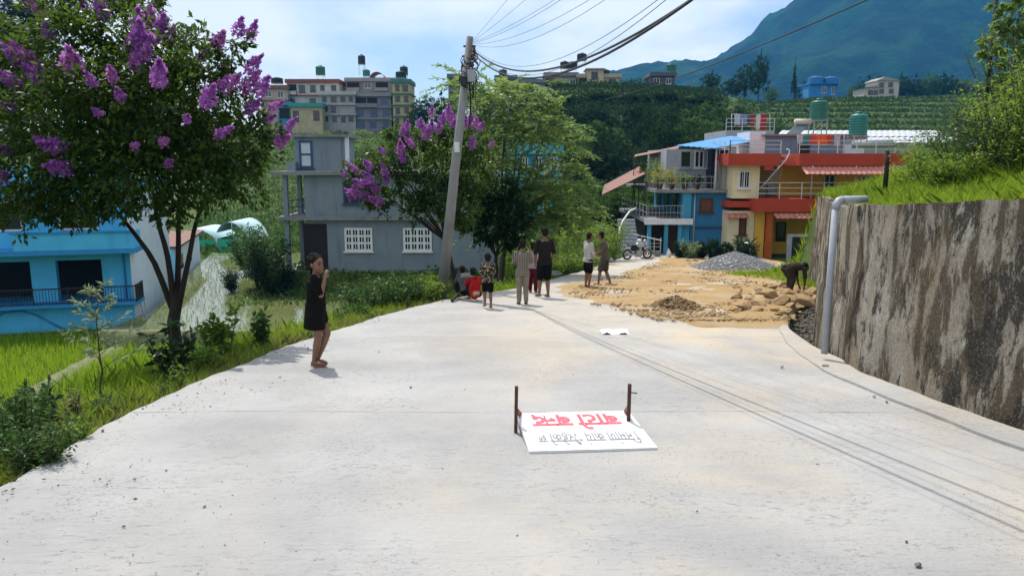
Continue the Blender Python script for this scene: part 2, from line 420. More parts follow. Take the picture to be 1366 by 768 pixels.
def ground(x, y):
    x = np.asarray(x, float); y = np.asarray(y, float)
    z0 = zroad(y)
    # left side, falling to the paddies
    s = xL(np.clip(y, -30, 60)) - x
    k = np.interp(y, [0, 18, 26, 40], [0.95, 0.95, 0.5, 0.3])
    drop = 0.12 + 0.06*np.minimum(s, .7) + 0.28*np.clip(s-.7, 0, 1.7) + np.clip(s-2.4, 0, None)*k
    pad = sstep((x+15.5)/1.4)*sstep((y-44.3)/1.1)
    zfl = -7.0 + .66*sstep((x - (-19.5 - .268*np.clip(y-38, 0, 40)) - .4)/.5)*sstep((y-33.75)/.3)*(y < 66)
    zp = zfl + (-5.4-zfl)*pad + 0.5*sstep((x+2)/6)*sstep((y-36)/6)
    zl = np.maximum(z0-drop, zp) + 0.05*fbm(x, y, 1.1, 3, 3)*(s > 0.3)
    # right side, bank behind the retaining wall
    e = x - xW(np.clip(y, -30, 80)) - 0.2
    bank = ztop(y) - 0.06 + 0.08*np.clip(e, 0, 0.4) + 0.23*np.clip(e-0.4, 0, 2.2) + 0.42*np.clip(e-2.6, 0, 8) + 0.12*fbm(x, y, 1.8, 3, 9)*np.clip(e, 0, 1)
    yard = np.where(y < 60, z0, zr(60)) - 0.16
    pit = np.where((x > zr_edge(x, y)+0.02) & (y > 8.7) & (y < 19.5), 0.20, 0.0)
    end = np.interp(x, [8, 10, 14, 40], [24.2, 24.4, 25.4, 32])
    tb = sstep((y - end)/2.6)
    yard = yard + 1.0*(1-sstep((y-27)/5))*sstep((x-9.9)/1.5)
    zright = np.where(e > 0, bank*(1-tb) + yard*tb, z0 - 0.16 - pit)
    zright = np.where((y > 24.0) & (e <= 0), yard, zright)
    z = np.where(s > 0, zl, zright)
    # valley beyond the houses and the ridge behind it
    far = sstep((y-52)/14)
    zlow = -5.2 - 1.8*sstep((-12-x)/10)
    z = z*(1-far) + zlow*far
    yy = np.maximum(y, 1.0); a = x/yy
    R = np.interp(a, [-.6,-.35,-.12,-.02,.06,.25,.32,.6,1.0], [8,7.5,8.5,13,18.5,18,18.5,21.5,25])
    yr_ = np.interp(a, [-.6,-.1,0,.25,.32,.6], [185,185,185,185,235,255])
    t = sstep((y-75)/(yr_-75))
    zf = zlow + (R-zlow)*np.where(a < .29, t**1.35, t) + 1.1*fbm(x, y, 26, 3, 21)*sstep((y-80)/40)
    terr = (a > .29) & (y > 120) & (y < 300)            # stepped tea terraces
    st = 1.9
    q = zf/st; zq = (np.floor(q) + sstep((q-np.floor(q))*5.0-4.0))*st
    zf = np.where(terr, zq, zf)
    zf = zf - 34*sstep((y-380)/700)
    return np.where(y > 70, zf, z)
def axis(*segs):
    out = []
    for a, b, st in segs: out.append(np.arange(a, b, st))
    return np.concatenate(out)
gx_ = axis((-2400,-400,200), (-400,-120,20), (-120,-34,5), (-34,-9,0.8), (-9,13,0.22), (13,40,0.9), (40,220,5), (220,400,20), (400,2900,200))
gy_ = axis((-400,-40,60), (-40,-6,2), (-6,31,0.25), (31,74,0.8), (74,110,2.0), (110,300,1.6), (300,460,16), (460,2850,200))
GX, GY = np.meshgrid(gx_, gy_)
GZ = ground(GX, GY)
def grid_mesh(name, X, Y, Z, mask=None, smooth=True):
    ny, nx = X.shape
    V = np.stack([X, Y, Z], -1).reshape(-1, 3)
    idx = np.arange(nx*ny).reshape(ny, nx)
    F = np.stack([idx[:-1,:-1], idx[:-1,1:], idx[1:,1:], idx[1:,:-1]], -1).reshape(-1, 4)
    if mask is not None:
        mk = mask.reshape(-1); F = F[mk[F].all(1)]
        used = np.unique(F); rm = np.full(len(V), -1); rm[used] = np.arange(len(used)); V = V[used]; F = rm[F]
    return np_mesh(name, V, F, smooth)
kind(link('ground', grid_mesh('ground', GX, GY, GZ), GROUND), 'structure')
def gz(x, y): return float(ground(np.array([x]), np.array([y]))[0])
def on_ground(px, py, y0=2.0, y1=300.0):
    """first hit of the pixel ray with the terrain"""
    d = ray(px, py); ys = np.concatenate([np.arange(y0, 60, 0.05), np.arange(60, y1, 0.5)])
    t = ys/d.y; z = CZ + d.z*t; g = ground(d.x*t, ys)
    hit = np.nonzero(z <= g)[0]
    i = hit[0] if len(hit) else -1
    return Vector((d.x*t[i], ys[i], g[i]))

# ------------------------------------------------------------------ concrete road: slabs with recessed joints
road = kind(empty('road', (0, 0, 0)), 'structure')
joints = [-7.0, -2.4, 1.7, 6.15, 10.9, 15.6, 20.4, 25.5, 31.0, 37.0, 44.0, 53.0]
for a, b in zip(joints[:-1], joints[1:]):
    ys = np.linspace(a+0.004, b-0.004, 41 if b < 22 else 18)
    bm = bmesh.new(); top = []; bot = []
    nX = 30
    def rx(y):
        if y < 19.6: return float(min(zr_edge(0, y), xW(y)-0.02)) - float(np.interp(y, [8.6, 13.0], [0.385, 0.03]))
        return float(np.interp(y, [19.6, 22, 24.5, 30, 46, 53], [7.4, 8.6, 9.5, 13.0, 15.0, 15.5]))
    for y in ys:
        lo = float(xL(y)) + 0.02*math.sin(y*3.1) + 0.012*math.sin(y*11.7+1) ; hi = rx(y)
        rt = []; rb = []
        for i in range(nX+1):
            x = lo + (hi-lo)*i/nX
            z = zr(y) + 0.006*math.sin(x*1.7+y*0.8)
            y_ = y + (.0025*math.sin(x*7.3+a)+.0015*math.sin(x*19) if y in (ys[0], ys[-1]) else 0)
            rt.append(bm.verts.new((x, y_, z))); rb.append(bm.verts.new((x, y, z-0.17)))
        top.append(rt); bot.append(rb)
    for j in range(len(ys)-1):
        for i in range(nX):
            bm.faces.new((top[j][i], top[j][i+1], top[j+1][i+1], top[j+1][i]))
        bm.faces.new((bot[j][0], top[j][0], top[j+1][0], bot[j+1][0]))
        bm.faces.new((top[j][nX], bot[j][nX], bot[j+1][nX], top[j+1][nX]))
    for i in range(nX):
        bm.faces.new((bot[0][i], bot[0][i+1], top[0][i+1], top[0][i]))
        bm.faces.new((top[-1][i], top[-1][i+1], bot[-1][i+1], bot[-1][i]))
    bmesh.ops.recalc_face_normals(bm, faces=bm.faces)
    me = bpy.data.meshes.new('slab'); bm.to_mesh(me); bm.free()
    link('slab', me, CONC, road)
# narrow concrete apron between road and wall
ap = MB(); n = 60
yy_ = np.linspace(-4, 12.9, n); vs = []
for y in yy_:
    w = float(np.interp(y, [8.6, 13.0], [.41, .05])) + 0.012*math.sin(y*5); ex = float(zr_edge(0, y)) + (.1 if y < 8.3 else 0)
    vs += [(float(zr_edge(0, y))-w, y, zr(y)+0.022), (ex, y, zr(y)+0.028), (float(zr_edge(0, y))-w, y, zr(y)-0.1), (ex, y, zr(y)-.25)]
fs = []
for j in range(n-1):
    fs += [(4*j, 4*j+1, 4*j+5, 4*j+4), (4*j+2, 4*j, 4*j+4, 4*j+6), (4*j+1, 4*j+3, 4*j+7, 4*j+5)]
ap.add(vs, fs); kind(ap.build('apron', CONC, road), 'structure')

# ------------------------------------------------------------------ retaining wall (battered, rough faced) with a weathered top
def wall_mesh():
    ys = np.concatenate([np.linspace(-5, 7.5, 90), np.linspace(7.55, 24.2, 130)])
    path = [(float(xW(y)), float(y)) for y in ys] + [(10.2, 24.6), (10.9, 24.85), (12, 25.1), (14, 25.5)]
    P = np.array(path); T = np.gradient(P, axis=0); T /= np.linalg.norm(T, axis=1)[:, None]
    N = np.stack([-T[:, 1], T[:, 0]], 1)              # towards the road
    nz_ = 26; V = []; 
    for i, (x, y) in enumerate(P):
        zt = float(ztop(min(y, 24))) + 0.065*float(fbm(np.array([x*3]), np.array([y*3]), 1.4, 4, 5)[0])
        zb = zr(y) - 0.65
        for k in range(nz_+1):
            f = k/nz_; z = zb + (zt-zb)*f
            off = 0.06*(1-f) + -(0.022 if f > .53 else 0.0) + 0.06*float(fbm(np.array([x+y*1.3]), np.array([z*1.3]), 0.9, 5, 2)[0])
            V.append((x+N[i, 0]*off, y+N[i, 1]*off, z))
        V.append((x-N[i, 0]*0.38, y-N[i, 1]*0.38, zt-0.015)); V.append((x-N[i, 0]*0.38, y-N[i, 1]*0.38, zb))
    m = nz_+3; F = []
    for i in range(len(P)-1):
        for k in range(m):
            k2 = (k+1) % m
            F.append((i*m+k, (i+1)*m+k, (i+1)*m+k2, i*m+k2))
    me = np_mesh('retaining_wall', V, F, True)
    bm = bmesh.new(); bm.from_mesh(me); bmesh.ops.recalc_face_normals(bm, faces=bm.faces)
    for e_ in bm.edges:
        if len(e_.link_faces) == 2 and e_.calc_face_angle(0) > 0.7: e_.smooth = False
    bm.to_mesh(me); bm.free(); return me
tag(link('retaining_wall', wall_mesh(), WALLM), 'tall stained concrete retaining wall curving beside the road', 'wall')
# grey drain pipe over the wall
PIPE = M('grey_pvc', (0.36, 0.38, 0.42), (0.28, 0.30, 0.34), 5, 0.45, 0.05)
pb = at(1101, 455, 8.75); pt = at(1114, 281, 8.75)
pr = 0.041
pipe = empty('drain_pipe', (pb.x, pb.y, pb.z - 0.15)); tag(pipe, 'grey plastic drain pipe hooked over the retaining wall', 'pipe')
def rel(p, o): return Vector(p) - Vector(o.location)
top_end = Vector((pt.x+0.40, pt.y+0.10, pt.z+0.13))
pts = [pb - Vector((0,0,0.15)), pt + Vector((0.002,0,0.03))]
el_ = [pt + Vector((0.0,0,0.02)), pt+Vector((0.012,0.0,0.07)), pt+Vector((0.04,0.01,0.11)), pt+Vector((0.085,0.02,0.125))]
MB().tube([rel(p, pipe) for p in pts], pr, 14).build('upright', PIPE, pipe)
MB().tube([rel(p, pipe) for p in el_], pr*1.16, 14).build('elbow', PIPE, pipe)
MB().tube([rel(el_[-1], pipe), rel(top_end, pipe)], pr, 14).build('outlet', PIPE, pipe)

# ------------------------------------------------------------------ dug soil in front of the houses
def soil_patch():
    xs = np.arange(0.0, 15.0, 0.09); ys = np.arange(11.5, 46, 0.12)
    X, Y = np.meshgrid(xs, ys)
    lo = np.interp(Y, [11.5, 13, 16, 19, 23, 28, 34, 40, 46], [3.9, 3.1, 1.7, 1.45, 2.1, 3.8, 5.8, 7.6, 9.5])
    hi = np.interp(Y, [11.5, 13, 15, 19, 20.4, 24, 30, 46], [4.3, 4.9, 5.7, 7.3, 8.2, 9.5, 13.0, 15.0])
    hi = np.where(Y < 19.3, np.minimum(hi, zr_edge(0, Y)-.02), hi)
    d = np.minimum(np.minimum(X-lo, hi-X), (Y-12.6)*0.8)
    d = np.minimum(d, (43-Y)*0.5) + 1.1*fbm(X, Y, 2.2, 4, 31)
    h = np.clip(d, -0.6, 1.0)
    Z = zroad(Y) - 0.035 + 0.075*sstep((h+0.35)/0.8) + 0.06*fbm(X, Y, 0.5, 4, 33)*np.clip(h+0.2, 0, 1) + 0.10*fbm(X, Y, 1.7, 3, 35)*np.clip(h, 0, 1)
    return grid_mesh('soil', X, Y, Z, (h > -0.5) & (X < np.where(Y < 19.3, zr_edge(0, Y)+.06, 99)))
kind(link('soil', soil_patch(), SOIL), 'structure')

def rock_mesh(seed, r=(1, 1, 1), sub=2, rough=0.28):
    rg = random.Random(seed)
    bm = bmesh.new(); bmesh.ops.create_icosphere(bm, subdivisions=sub, radius=1.0)
    pl = [(Vector((rg.uniform(-1,1), rg.uniform(-1,1), rg.uniform(-1,1))).normalized(), rg.uniform(0.38, 0.72)) for _ in range(11)]
    for v in bm.verts:
        for nn, dd in pl:
            k = v.co.dot(nn)
            if k > dd: v.co -= nn*(k-dd)
        v.co *= 1 + rough*0.18*rg.uniform(-1, 1)
        v.co = Vector((v.co.x*r[0], v.co.y*r[1], v.co.z*r[2]))
    me = bpy.data.meshes.new('rock'); bm.to_mesh(me); bm.free(); return me
ROCKY = M('yellow_brown_stone', (0.37, 0.25, 0.125), (0.22, 0.145, 0.075), 5, 0.95, 0.5, bscale=30)
ROCKG = M('grey_stone', (0.22, 0.21, 0.20), (0.13, 0.125, 0.12), 9, 0.95, 0.5, bscale=50)
rg = random.Random(7)
rm_ = [rock_mesh(i, (1, .75, .5)) for i in range(7)]
for m_ in rm_: m_.materials.append(ROCKY)
spots = []
big = [(1010,412,.30),(1000,404,.2),(983,403,.19),(1027,400,.34),(1050,396,.28),(1063,405,.30),(1040,410,.36),(1072,408,.34),(990,417,.36),(1030,388,.22),(1045,385,.26),(1060,392,.22),(1015,395,.18),
       (1022,409,.2),(1055,413,.2),(1078,400,.28),(1035,418,.12),(1085,397,.26),(976,410,.13),(1048,404,.24),(1090,405,.28),(1070,396,.2),(1005,420,.1),(1038,424,.11),(1020,384,.14),(1010,390,.12),(1067,415,.14),(1000,397,.1)]+[(rg.uniform(972,1085), rg.uniform(384,424), rg.uniform(.05,.15)) for _ in range(34)]
for i, (px, py, r) in enumerate(big):
    p = on_road(px, py); r *= 0.95
    o = link('rock', rm_[i % 7]); o.location = (p.x, p.y, p.z + 0.05 + r*0.28)
    o.scale = (r, r, r*rg.uniform(.7, 1.1)); o.rotation_euler = (rg.uniform(-.35,.35), rg.uniform(-.35,.35), rg.uniform(0, 6.28))
    if r > .27: tag(o, 'broken yellow-brown rock slab in the rubble heap at the bending worker\'s feet', 'rock', 'large rocks of the dug rubble heap')
    else: tag(o, 'smaller yellow-brown stone lying among the dug rubble', 'stone', 'small stones of the dug rubble heap')
# loose clods over the soil and a dark heap of dug earth
def clod_cloud(name, P, R, mat, seed, flat=0.7):
    rr = np.random.RandomState(seed)
    base = np.array([(1,0,0),(-1,0,0),(0,1,0),(0,-1,0),(0,0,1),(0,0,-1)], float)
    fa = np.array([(0,2,4),(2,1,4),(1,3,4),(3,0,4),(2,0,5),(1,2,5),(3,1,5),(0,3,5)])
    N = len(P); B = base[None]*(0.6+0.6*rr.rand(N, 6, 1))*R[:, None, None]
    th = rr.rand(N)*6.28; c, s = np.cos(th), np.sin(th)
    x = B[..., 0]*c[:, None]-B[..., 1]*s[:, None]; y = B[..., 0]*s[:, None]+B[..., 1]*c[:, None]
    B = np.stack([x, y, B[..., 2]*flat], -1) + P[:, None, :]
    F = fa[None] + (np.arange(N)*6)[:, None, None]
    return link(name, np_mesh(name, B.reshape(-1, 3), F.reshape(-1, 3)), mat)
rr = np.random.RandomState(4)
N = 9000; Yc = 12.8 + 26*rr.rand(N)**1.25
lo = np.interp(Yc, [12.6, 16, 19, 23, 28, 34, 40], [2.6, 1.7, 1.45, 2.1, 3.8, 5.8, 7.6]); hi = np.interp(Yc, [12.6, 15, 19, 20.4, 24, 30, 40], [4.9, 5.7, 6.9, 8.3, 10.0, 12, 14])
Xc = lo + (hi-lo)*rr.rand(N); keep = fbm(Xc, Yc, 1.6, 3, 8) > -0.12
Xc, Yc = Xc[keep], Yc[keep]; Rc = 0.010 + 0.05*rr.rand(len(Xc))**3.5
o = clod_cloud('soil_clods', np.stack([Xc, Yc, zroad(Yc)+0.045], 1), Rc, M('dry_clods', (0.42,0.31,0.17), (0.25,0.17,0.09), 4, .95, .3), 5)
kind(tag(o, 'loose dry clods scattered over the dug yellow soil', 'clods'), 'stuff')
pc = on_road(905, 412)
def heap(cx, cy, rx_, ry_, h, n, seed, rmin, rmax):
    r_ = np.random.RandomState(seed); a = r_.rand(n)*6.28; q = np.sqrt(r_.rand(n))
    X = cx + rx_*q*np.cos(a); Y = cy + ry_*q*np.sin(a)
    prof = np.clip(1-q**1.3, 0, 1)*(0.75+0.5*vnoise(X, Y, rx_*0.35, seed))
    Z = zroad(Y) + h*prof + 0.03
    return np.stack([X, Y, Z], 1), rmin + (rmax-rmin)*r_.rand(n)**2.5
P_, R_ = heap(pc.x, pc.y+.25, .5, .95, .22, 900, 3, .014, .06)
P0, R0 = heap(pc.x, pc.y+.25, .45, .85, .12, 140, 31, .08, .11)
o = clod_cloud('earth_heap', np.concatenate([P0, P_]), np.concatenate([R0, R_]), M('damp_earth', (0.22,0.145,0.07), (0.13,0.08,0.04), 5, .95, .3), 6)
kind(tag(o, 'small heap of dark brown dug earth on the yellow soil', 'earth heap'), 'stuff')
# grey gravel heap
gp = on_road(985, 360); gp.y = 33.5; gp.x = (985-683)/1000*33.2
def gravel():
    n = 90; a = np.linspace(0, 2*math.pi, n, endpoint=False); V = []; q = np.linspace(1, 0, 24)
    for t in q:
        for k in range(n):
            x = gp.x + 2.05*t*math.cos(a[k]); y = gp.y + 1.7*t*math.sin(a[k])
            V.append((x, y, zr(y) - 0.02 + 0.92*(1-t)**0.85*(1.0-0.12*(1-t)) + 0.05*float(fbm(np.array([x]), np.array([y]), .5, 4, 2)[0])))
    F = [(i*n+k, i*n+(k+1)%n, (i+1)*n+(k+1)%n, (i+1)*n+k) for i in range(len(q)-1) for k in range(n)]
    return np_mesh('gravel_core', V, F, True)
GRAV = M('crushed_gravel', (0.34,0.34,0.345), (0.20,0.20,0.205), 14, .95, .8, bscale=40)
gh = empty('gravel_heap', (0, 0, 0)); tag(gh, 'pale grey heap of crushed gravel in front of the yellow house', 'gravel heap')
link('heap_core', gravel(), GRAV, gh)
n = 5000; a = rr.rand(n)*6.283; q = np.sqrt(rr.rand(n))*1.12
X = gp.x+2.05*q*np.cos(a); Y = gp.y+1.7*q*np.sin(a); Z = zroad(Y)-.01+np.where(q < 1, .92*np.clip(1-q, 0, 1)**.85*(1-.12*np.clip(1-q, 0, 1)), 0.0)+.025
o = clod_cloud('loose_gravel', np.stack([X, Y, Z], 1), .018+.03*rr.rand(n), GRAV, 9); o.parent = gh; kind(o, 'stuff')
# grit and pebbles lying on the road
n = 7000; Yg = 2.2+15*rr.rand(n)**1.5; Xg = -3.1+6.9*rr.rand(n)
kp = (fbm(Xg, Yg, 1.3, 3, 50) > 0.02) & (Xg < np.array(zr_edge(0, Yg))-.05) & (Xg > xL(Yg)+.05)
Xg, Yg = Xg[kp], Yg[kp]
o = clod_cloud('road_grit', np.stack([Xg, Yg, zroad(Yg)+.006], 1), .002+.0052*rr.rand(len(Xg))**4, M('grit', (.2,.19,.18), (.36,.33,.28), 40, .95, .1), 10)
kind(tag(o, 'fine grit and crumbs scattered over the concrete road', 'grit'), 'stuff')
rgm = [rock_mesh(20+i, (1, .8, .62)) for i in range(4)]
for m_ in rgm: m_.materials.append(ROCKG)
for i, (px, py, r) in enumerate([(1101,491,.055),(1043,491,.03),(1225,755,.024),(1209,723,.014),(1166,530,.022),(1183,537,.018),(137,575,.02),(166,703,.014),(273,677,.014),(930,682,.009),(548,517,.02),(620,520,.012),(765,500,.014),(1090,620,.012),(1286,660,.012),(505,470,.02),(930,545,.012),(690,715,.008),(1330,583,.02),(590,625,.008)]):
    p = on_road(px, py); o = link('pebble', rgm[i % 4]); o.location = (p.x, p.y, p.z+r*.45); o.scale = (r,)*3; o.rotation_euler = (rg.uniform(-.4,.4), rg.uniform(-.4,.4), rg.uniform(0,6))
    if i == 0: tag(o, 'fist-sized grey stone on the road at the foot of the stained wall', 'stone')
    else: tag(o, 'small grey pebble lying loose on the concrete road', 'pebble', 'pebbles on the road')

# ------------------------------------------------------------------ far mountain, forested
def mountain():
    xs = np.linspace(-1000, 2500, 230); ys = np.linspace(900, 2700, 100)
    X, Y = np.meshgrid(xs, ys); A = X/1800.0
    top = np.interp(A, [-.7,-.3,-.05,.06,.137,.2,.245,.277,.357,.417,.55,.683,1.0,1.6], [-40,-20,60,140,196,214,236,278,352,404,500,585,640,560])
    env = np.where(Y < 1800, sstep((Y-900)/1000)**0.8, 1-0.6*sstep((Y-1800)/1200))
    Z = -40 + (top+40)*np.clip(env, 0, 1)
    rid = np.abs(fbm(X+0.35*Y, Y*0.5, 420, 4, 71))
    Z += -150*rid*sstep((Y-900)/300)*np.clip((top+40)/300, 0, 1) + 26
    Z += 22*fbm(X, Y, 70, 3, 72)*np.clip((top+40)/250, .2, 1)
    return grid_mesh('mountain', X, Y, Z)
m, n_, l_ = mat_new('forest_mountain'); nt = m.node_tree
tcn = n_.new('ShaderNodeTexCoord')
col = node_mix(nt, node_ramp(nt, node_noise(nt, .013, 10, .74, tcn.outputs['Object']), .44, .57), (.001,.010,.008), (.010,.050,.020))
col = node_mix(nt, node_ramp(nt, node_noise(nt, .0045, 6, .6, tcn.outputs['Object']), .58, .7), col, (.018,.06,.022))
finish(nt, col, .95, node_noise(nt, .05, 8, .7, tcn.outputs['Object']), 1.0, 14.0, spec=.1)
kind(link('mountain', mountain(), m), 'structure')

# rubble and muck in the open drain between the road edge and the wall
rr = np.random.RandomState(12); n = 2600; Yp = 8.9+10.8*rr.rand(n); wv = rr.rand(n); e0 = zr_edge(0, Yp)-.03; Xp = e0+(xW(Yp)-.05-e0)*wv
o = clod_cloud('drain_rubble', np.stack([Xp, Yp, zroad(Yp)-.33+.10*rr.rand(n)], 1), .02+.07*rr.rand(n)**2, M('drain_muck', (.13,.12,.10), (.07,.06,.05), 6, .95, .4), 13)
kind(tag(o, 'dark wet rubble and mud lying in the open drain below the wall', 'rubble'), 'stuff')

# ------------------------------------------------------------------ foliage tools
def leaf_quads(P, D, size, rs, width=0.42, droop=0.25, jitter=0.6):
    """one folded quad per leaf: P points, D preferred direction per leaf"""
    N = len(P)
    t = D + jitter*rs.normal(size=(N, 3)); t[:, 2] -= droop
    t /= np.linalg.norm(t, axis=1)[:, None]+1e-9
    up = rs.normal(size=(N, 3))*0.55 + np.array([0, 0, 1.0])
    b = np.cross(t, up); b /= np.linalg.norm(b, axis=1)[:, None]+1e-9
    n = np.cross(b, t)
    L = size*(0.65+0.7*rs.rand(N))[:, None]; W = L*width*0.5
    v0 = P; v1 = P+t*L*.5+b*W+n*L*.06; v2 = P+t*L-n*L*.05; v3 = P+t*L*.5-b*W+n*L*.06
    V = np.stack([v0, v1, v2, v3], 1).reshape(-1, 3)
    return V, np.arange(4*N).reshape(N, 4)
def sphere_dirs(n, rs):
    d = rs.normal(size=(n, 3)); return d/(np.linalg.norm(d, axis=1)[:, None]+1e-9)
def lobe_leaves(lobes, total, size, rs, width=.42, shell=.55, droop=.25, twig=True):
    """leaves gathered in sprays round the lobes (cx,cy,cz,rx,ry,rz)"""
    lobes = np.array(lobes, float)
    vol = (lobes[:, 3]*lobes[:, 4]*lobes[:, 5])**(2/3.); cnt = np.maximum((total*vol/vol.sum()).astype(int), 8)
    Ps = []; Ds = []
    for lb, c in zip(lobes, cnt):
        ns = max(3, c//14)
        d = sphere_dirs(ns, rs); r = (shell + (1-shell)*rs.rand(ns))**.7
        r *= 0.75+0.5*rs.rand(ns)
        tips = d*r[:, None]
        pick = rs.randint(0, ns, c); along = rs.rand(c)**.7*0.34
        pt = tips[pick]*(1-along[:, None]) + 0.085*rs.normal(size=(c, 3))
        Ps.append(lb[:3] + pt*lb[3:6]); Ds.append(d[pick]*.9)
    return leaf_quads(np.concatenate(Ps), np.concatenate(Ds), size, rs, width, droop)
def frond_leaves(lobes, nfrond, flen, rs, leaflets=13, lsize=.10):
    """feathery pinnate fronds growing outward from the lobes"""
    lobes = np.array(lobes, float); V = []; F = []; base = 0
    w = (lobes[:, 3]**2); w /= w.sum()
    which = rs.choice(len(lobes), nfrond, p=w)
    d = sphere_dirs(nfrond, rs); d[:, 2] = d[:, 2]*.7+.15
    st = lobes[which, :3] + d*lobes[which, 3:6]*(.25+.6*rs.rand(nfrond, 1))
    dirs = d*np.array([1, 1, .6]) + .25*rs.normal(size=(nfrond, 3)); dirs /= np.linalg.norm(dirs, axis=1)[:, None]
    L = flen*(.6+.6*rs.rand(nfrond))
    P = []; D = []
    for k in range(leaflets):
        f = (k+1)/leaflets
        c = st + dirs*(L*f)[:, None]; c[:, 2] -= .35*L*f*f
        side = np.cross(dirs, np.array([0, 0, 1.0])); side /= np.linalg.norm(side, axis=1)[:, None]+1e-9
        for s in (-1, 1): P.append(c); D.append(side*s*.9+dirs*.6)
    return leaf_quads(np.concatenate(P), np.concatenate(D), lsize, rs, .3, .15, .22)
def bez(p, q, bend, n=7):
    p, q = Vector(p), Vector(q); m = (p+q)/2 + Vector(bend)
    return [p*(1-t)**2 + m*2*t*(1-t) + q*t*t for t in [i/(n-1) for i in range(n)]]
def branch(mb, p, q, r0, r1, rg, n=7, wob=.06, seg=7):
    d = (Vector(q)-Vector(p)).length
    pts = bez(p, q, (rg.uniform(-wob,wob)*d, rg.uniform(-wob,wob)*d, rg.uniform(0, wob)*d), n)
    pts = [pts[0]] + [a + Vector((rg.gauss(0,.008*d), rg.gauss(0,.008*d), 0)) for a in pts[1:-1]] + [pts[-1]]
    mb.tube(pts, [r0+(r1-r0)*i/(n-1) for i in range(n)], seg); return pts
CRAPE = leaf_mat('crape_leaf', (.010,.026,.008), (.045,.095,.016), .42, .38, (.17,.27,.03))
FEATH = leaf_mat('feathery_leaf', (.055,.12,.035), (.20,.30,.09), .5, .55, (.34,.45,.11))
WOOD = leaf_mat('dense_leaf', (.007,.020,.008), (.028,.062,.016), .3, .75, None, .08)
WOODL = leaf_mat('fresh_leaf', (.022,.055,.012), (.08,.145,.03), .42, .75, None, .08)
BUSH = leaf_mat('bush_leaf', (.02,.055,.012), (.075,.15,.03), .42, .45)
YELL = leaf_mat('yellow_leaf', (.22,.24,.02), (.45,.42,.03), .4, .5)
HEDGE = leaf_mat('hedge_leaf', (.045,.10,.016), (.15,.26,.04), .5, .55, (.34,.46,.05))
GRASS = leaf_mat('grass_blade', (.085,.165,.014), (.24,.37,.035), .52, .55, (.42,.53,.04))
RICE = leaf_mat('rice_blade', (.13,.26,.012), (.25,.41,.025), .55, .55, (.45,.60,.03))
DRYG = leaf_mat('dry_grass_blade', (.12,.13,.03), (.30,.28,.11), .4, .6)
DARKL = leaf_mat('dark_glossy_leaf', (.012,.03,.012), (.04,.075,.03), .25, .3)
SILV = leaf_mat('silvery_leaf', (.10,.15,.07), (.26,.33,.17), .4, .5)
PINK = leaf_mat('purple_flower', (.24,.055,.34), (.55,.23,.64), .38, .6, (.64,.28,.70))
PINK2 = leaf_mat('mauve_flower', (.29,.07,.34), (.60,.25,.60), .38, .6, (.68,.30,.64))

def flower_mesh(seed, n=330):
    """one crape myrtle panicle, 1 m long along +z, tapering, made of crinkled petals"""
    rs = np.random.RandomState(seed)
    h = rs.rand(n)**.85; r = .40*np.sin(np.clip(h*1.02+.1, 0, 1)*math.pi)**.75*(1-.42*h)
    a = rs.rand(n)*6.283; q = (.45+.62*rs.rand(n))*r*(1+.35*np.sin(a*3+h*9+seed))
    P = np.stack([q*np.cos(a), q*np.sin(a), h], 1)
    D = P*np.array([1, 1, .2]); D /= np.linalg.norm(D, axis=1)[:, None]+1e-6
    V, F = leaf_quads(P, D, .17, rs, .95, 0, .9)
    return np_mesh('flower_cluster', V, F)
FLOW = [flower_mesh(i) for i in range(6)]
for i, f_ in enumerate(FLOW): f_.materials.append(PINK if i % 3 else PINK2)
def put_flower(tree, p, s, d, i, rg):
    o = link('flower_cluster', FLOW[i % 6], None, tree)
    o.location = rel(p, tree); o.scale = (s*rg.uniform(.75,1.0), s*rg.uniform(.75,1.0), s*rg.uniform(1.0,1.35))
    o.rotation_euler = Vector(d).to_track_quat('Z', 'Y').to_euler()
    return o

# ------------------------------------------------------------------ the big crape myrtle beside the road
rg = random.Random(11); rs = np.random.RandomState(11)
base = at(241, 503, 11.0); base.z = gz(base.x, base.y)-.08
myrtle = tag(empty('crape_myrtle', base), 'crape myrtle with a broad dark crown and purple flower clusters at the road edge', 'tree')
TY = base.y
lob = [(40,90,62,.2),(95,60,60,-.3),(150,35,62,.1),(205,70,60,-.5),(60,160,72,-.5),(130,130,75,-.7),(205,150,75,-.8),(262,110,55,-.2),(310,60,26,-.1),(290,85,36,0),(325,150,38,0),(300,190,62,-.3),(345,200,36,.1),(120,215,75,-.8),(200,225,75,-.9),(270,235,66,-.5),(40,225,66,-.2),(318,245,42,-.2),(20,285,36,-.3),(95,292,30,-.4),(55,262,46,-.6),(115,262,44,-.7),(-30,270,50,0),(150,270,40,-.5),(70,275,30,-.3),(230,278,34,-.3),(110,170,90,.7),(220,170,95,.8),(170,110,80,1.0),(290,190,62,.9),(30,140,62,1.0),(-40,110,70,.2),(-50,200,70,.2),(-20,40,52,.4),(100,5,46,.4),(190,5,42,.5),(255,60,40,.5),(150,180,80,0.1),(60,30,40,.0),(240,190,60,.1),(365,175,22,0.2),(120,262,26,.3),(330,222,34,.5),(20,268,34,.2),(120,110,60,.2),(225,115,60,.2)]
lobes = []
for px, py, r, dy in lob:
    p = at(px, py, TY+dy); R_ = r/1000.0*TY
    lobes.append((p.x-base.x, p.y-base.y, p.z-base.z, R_*1.02, R_*1.05, R_*.95))
V, F = lobe_leaves(lobes, 43000, .094, rs, .48, .3)
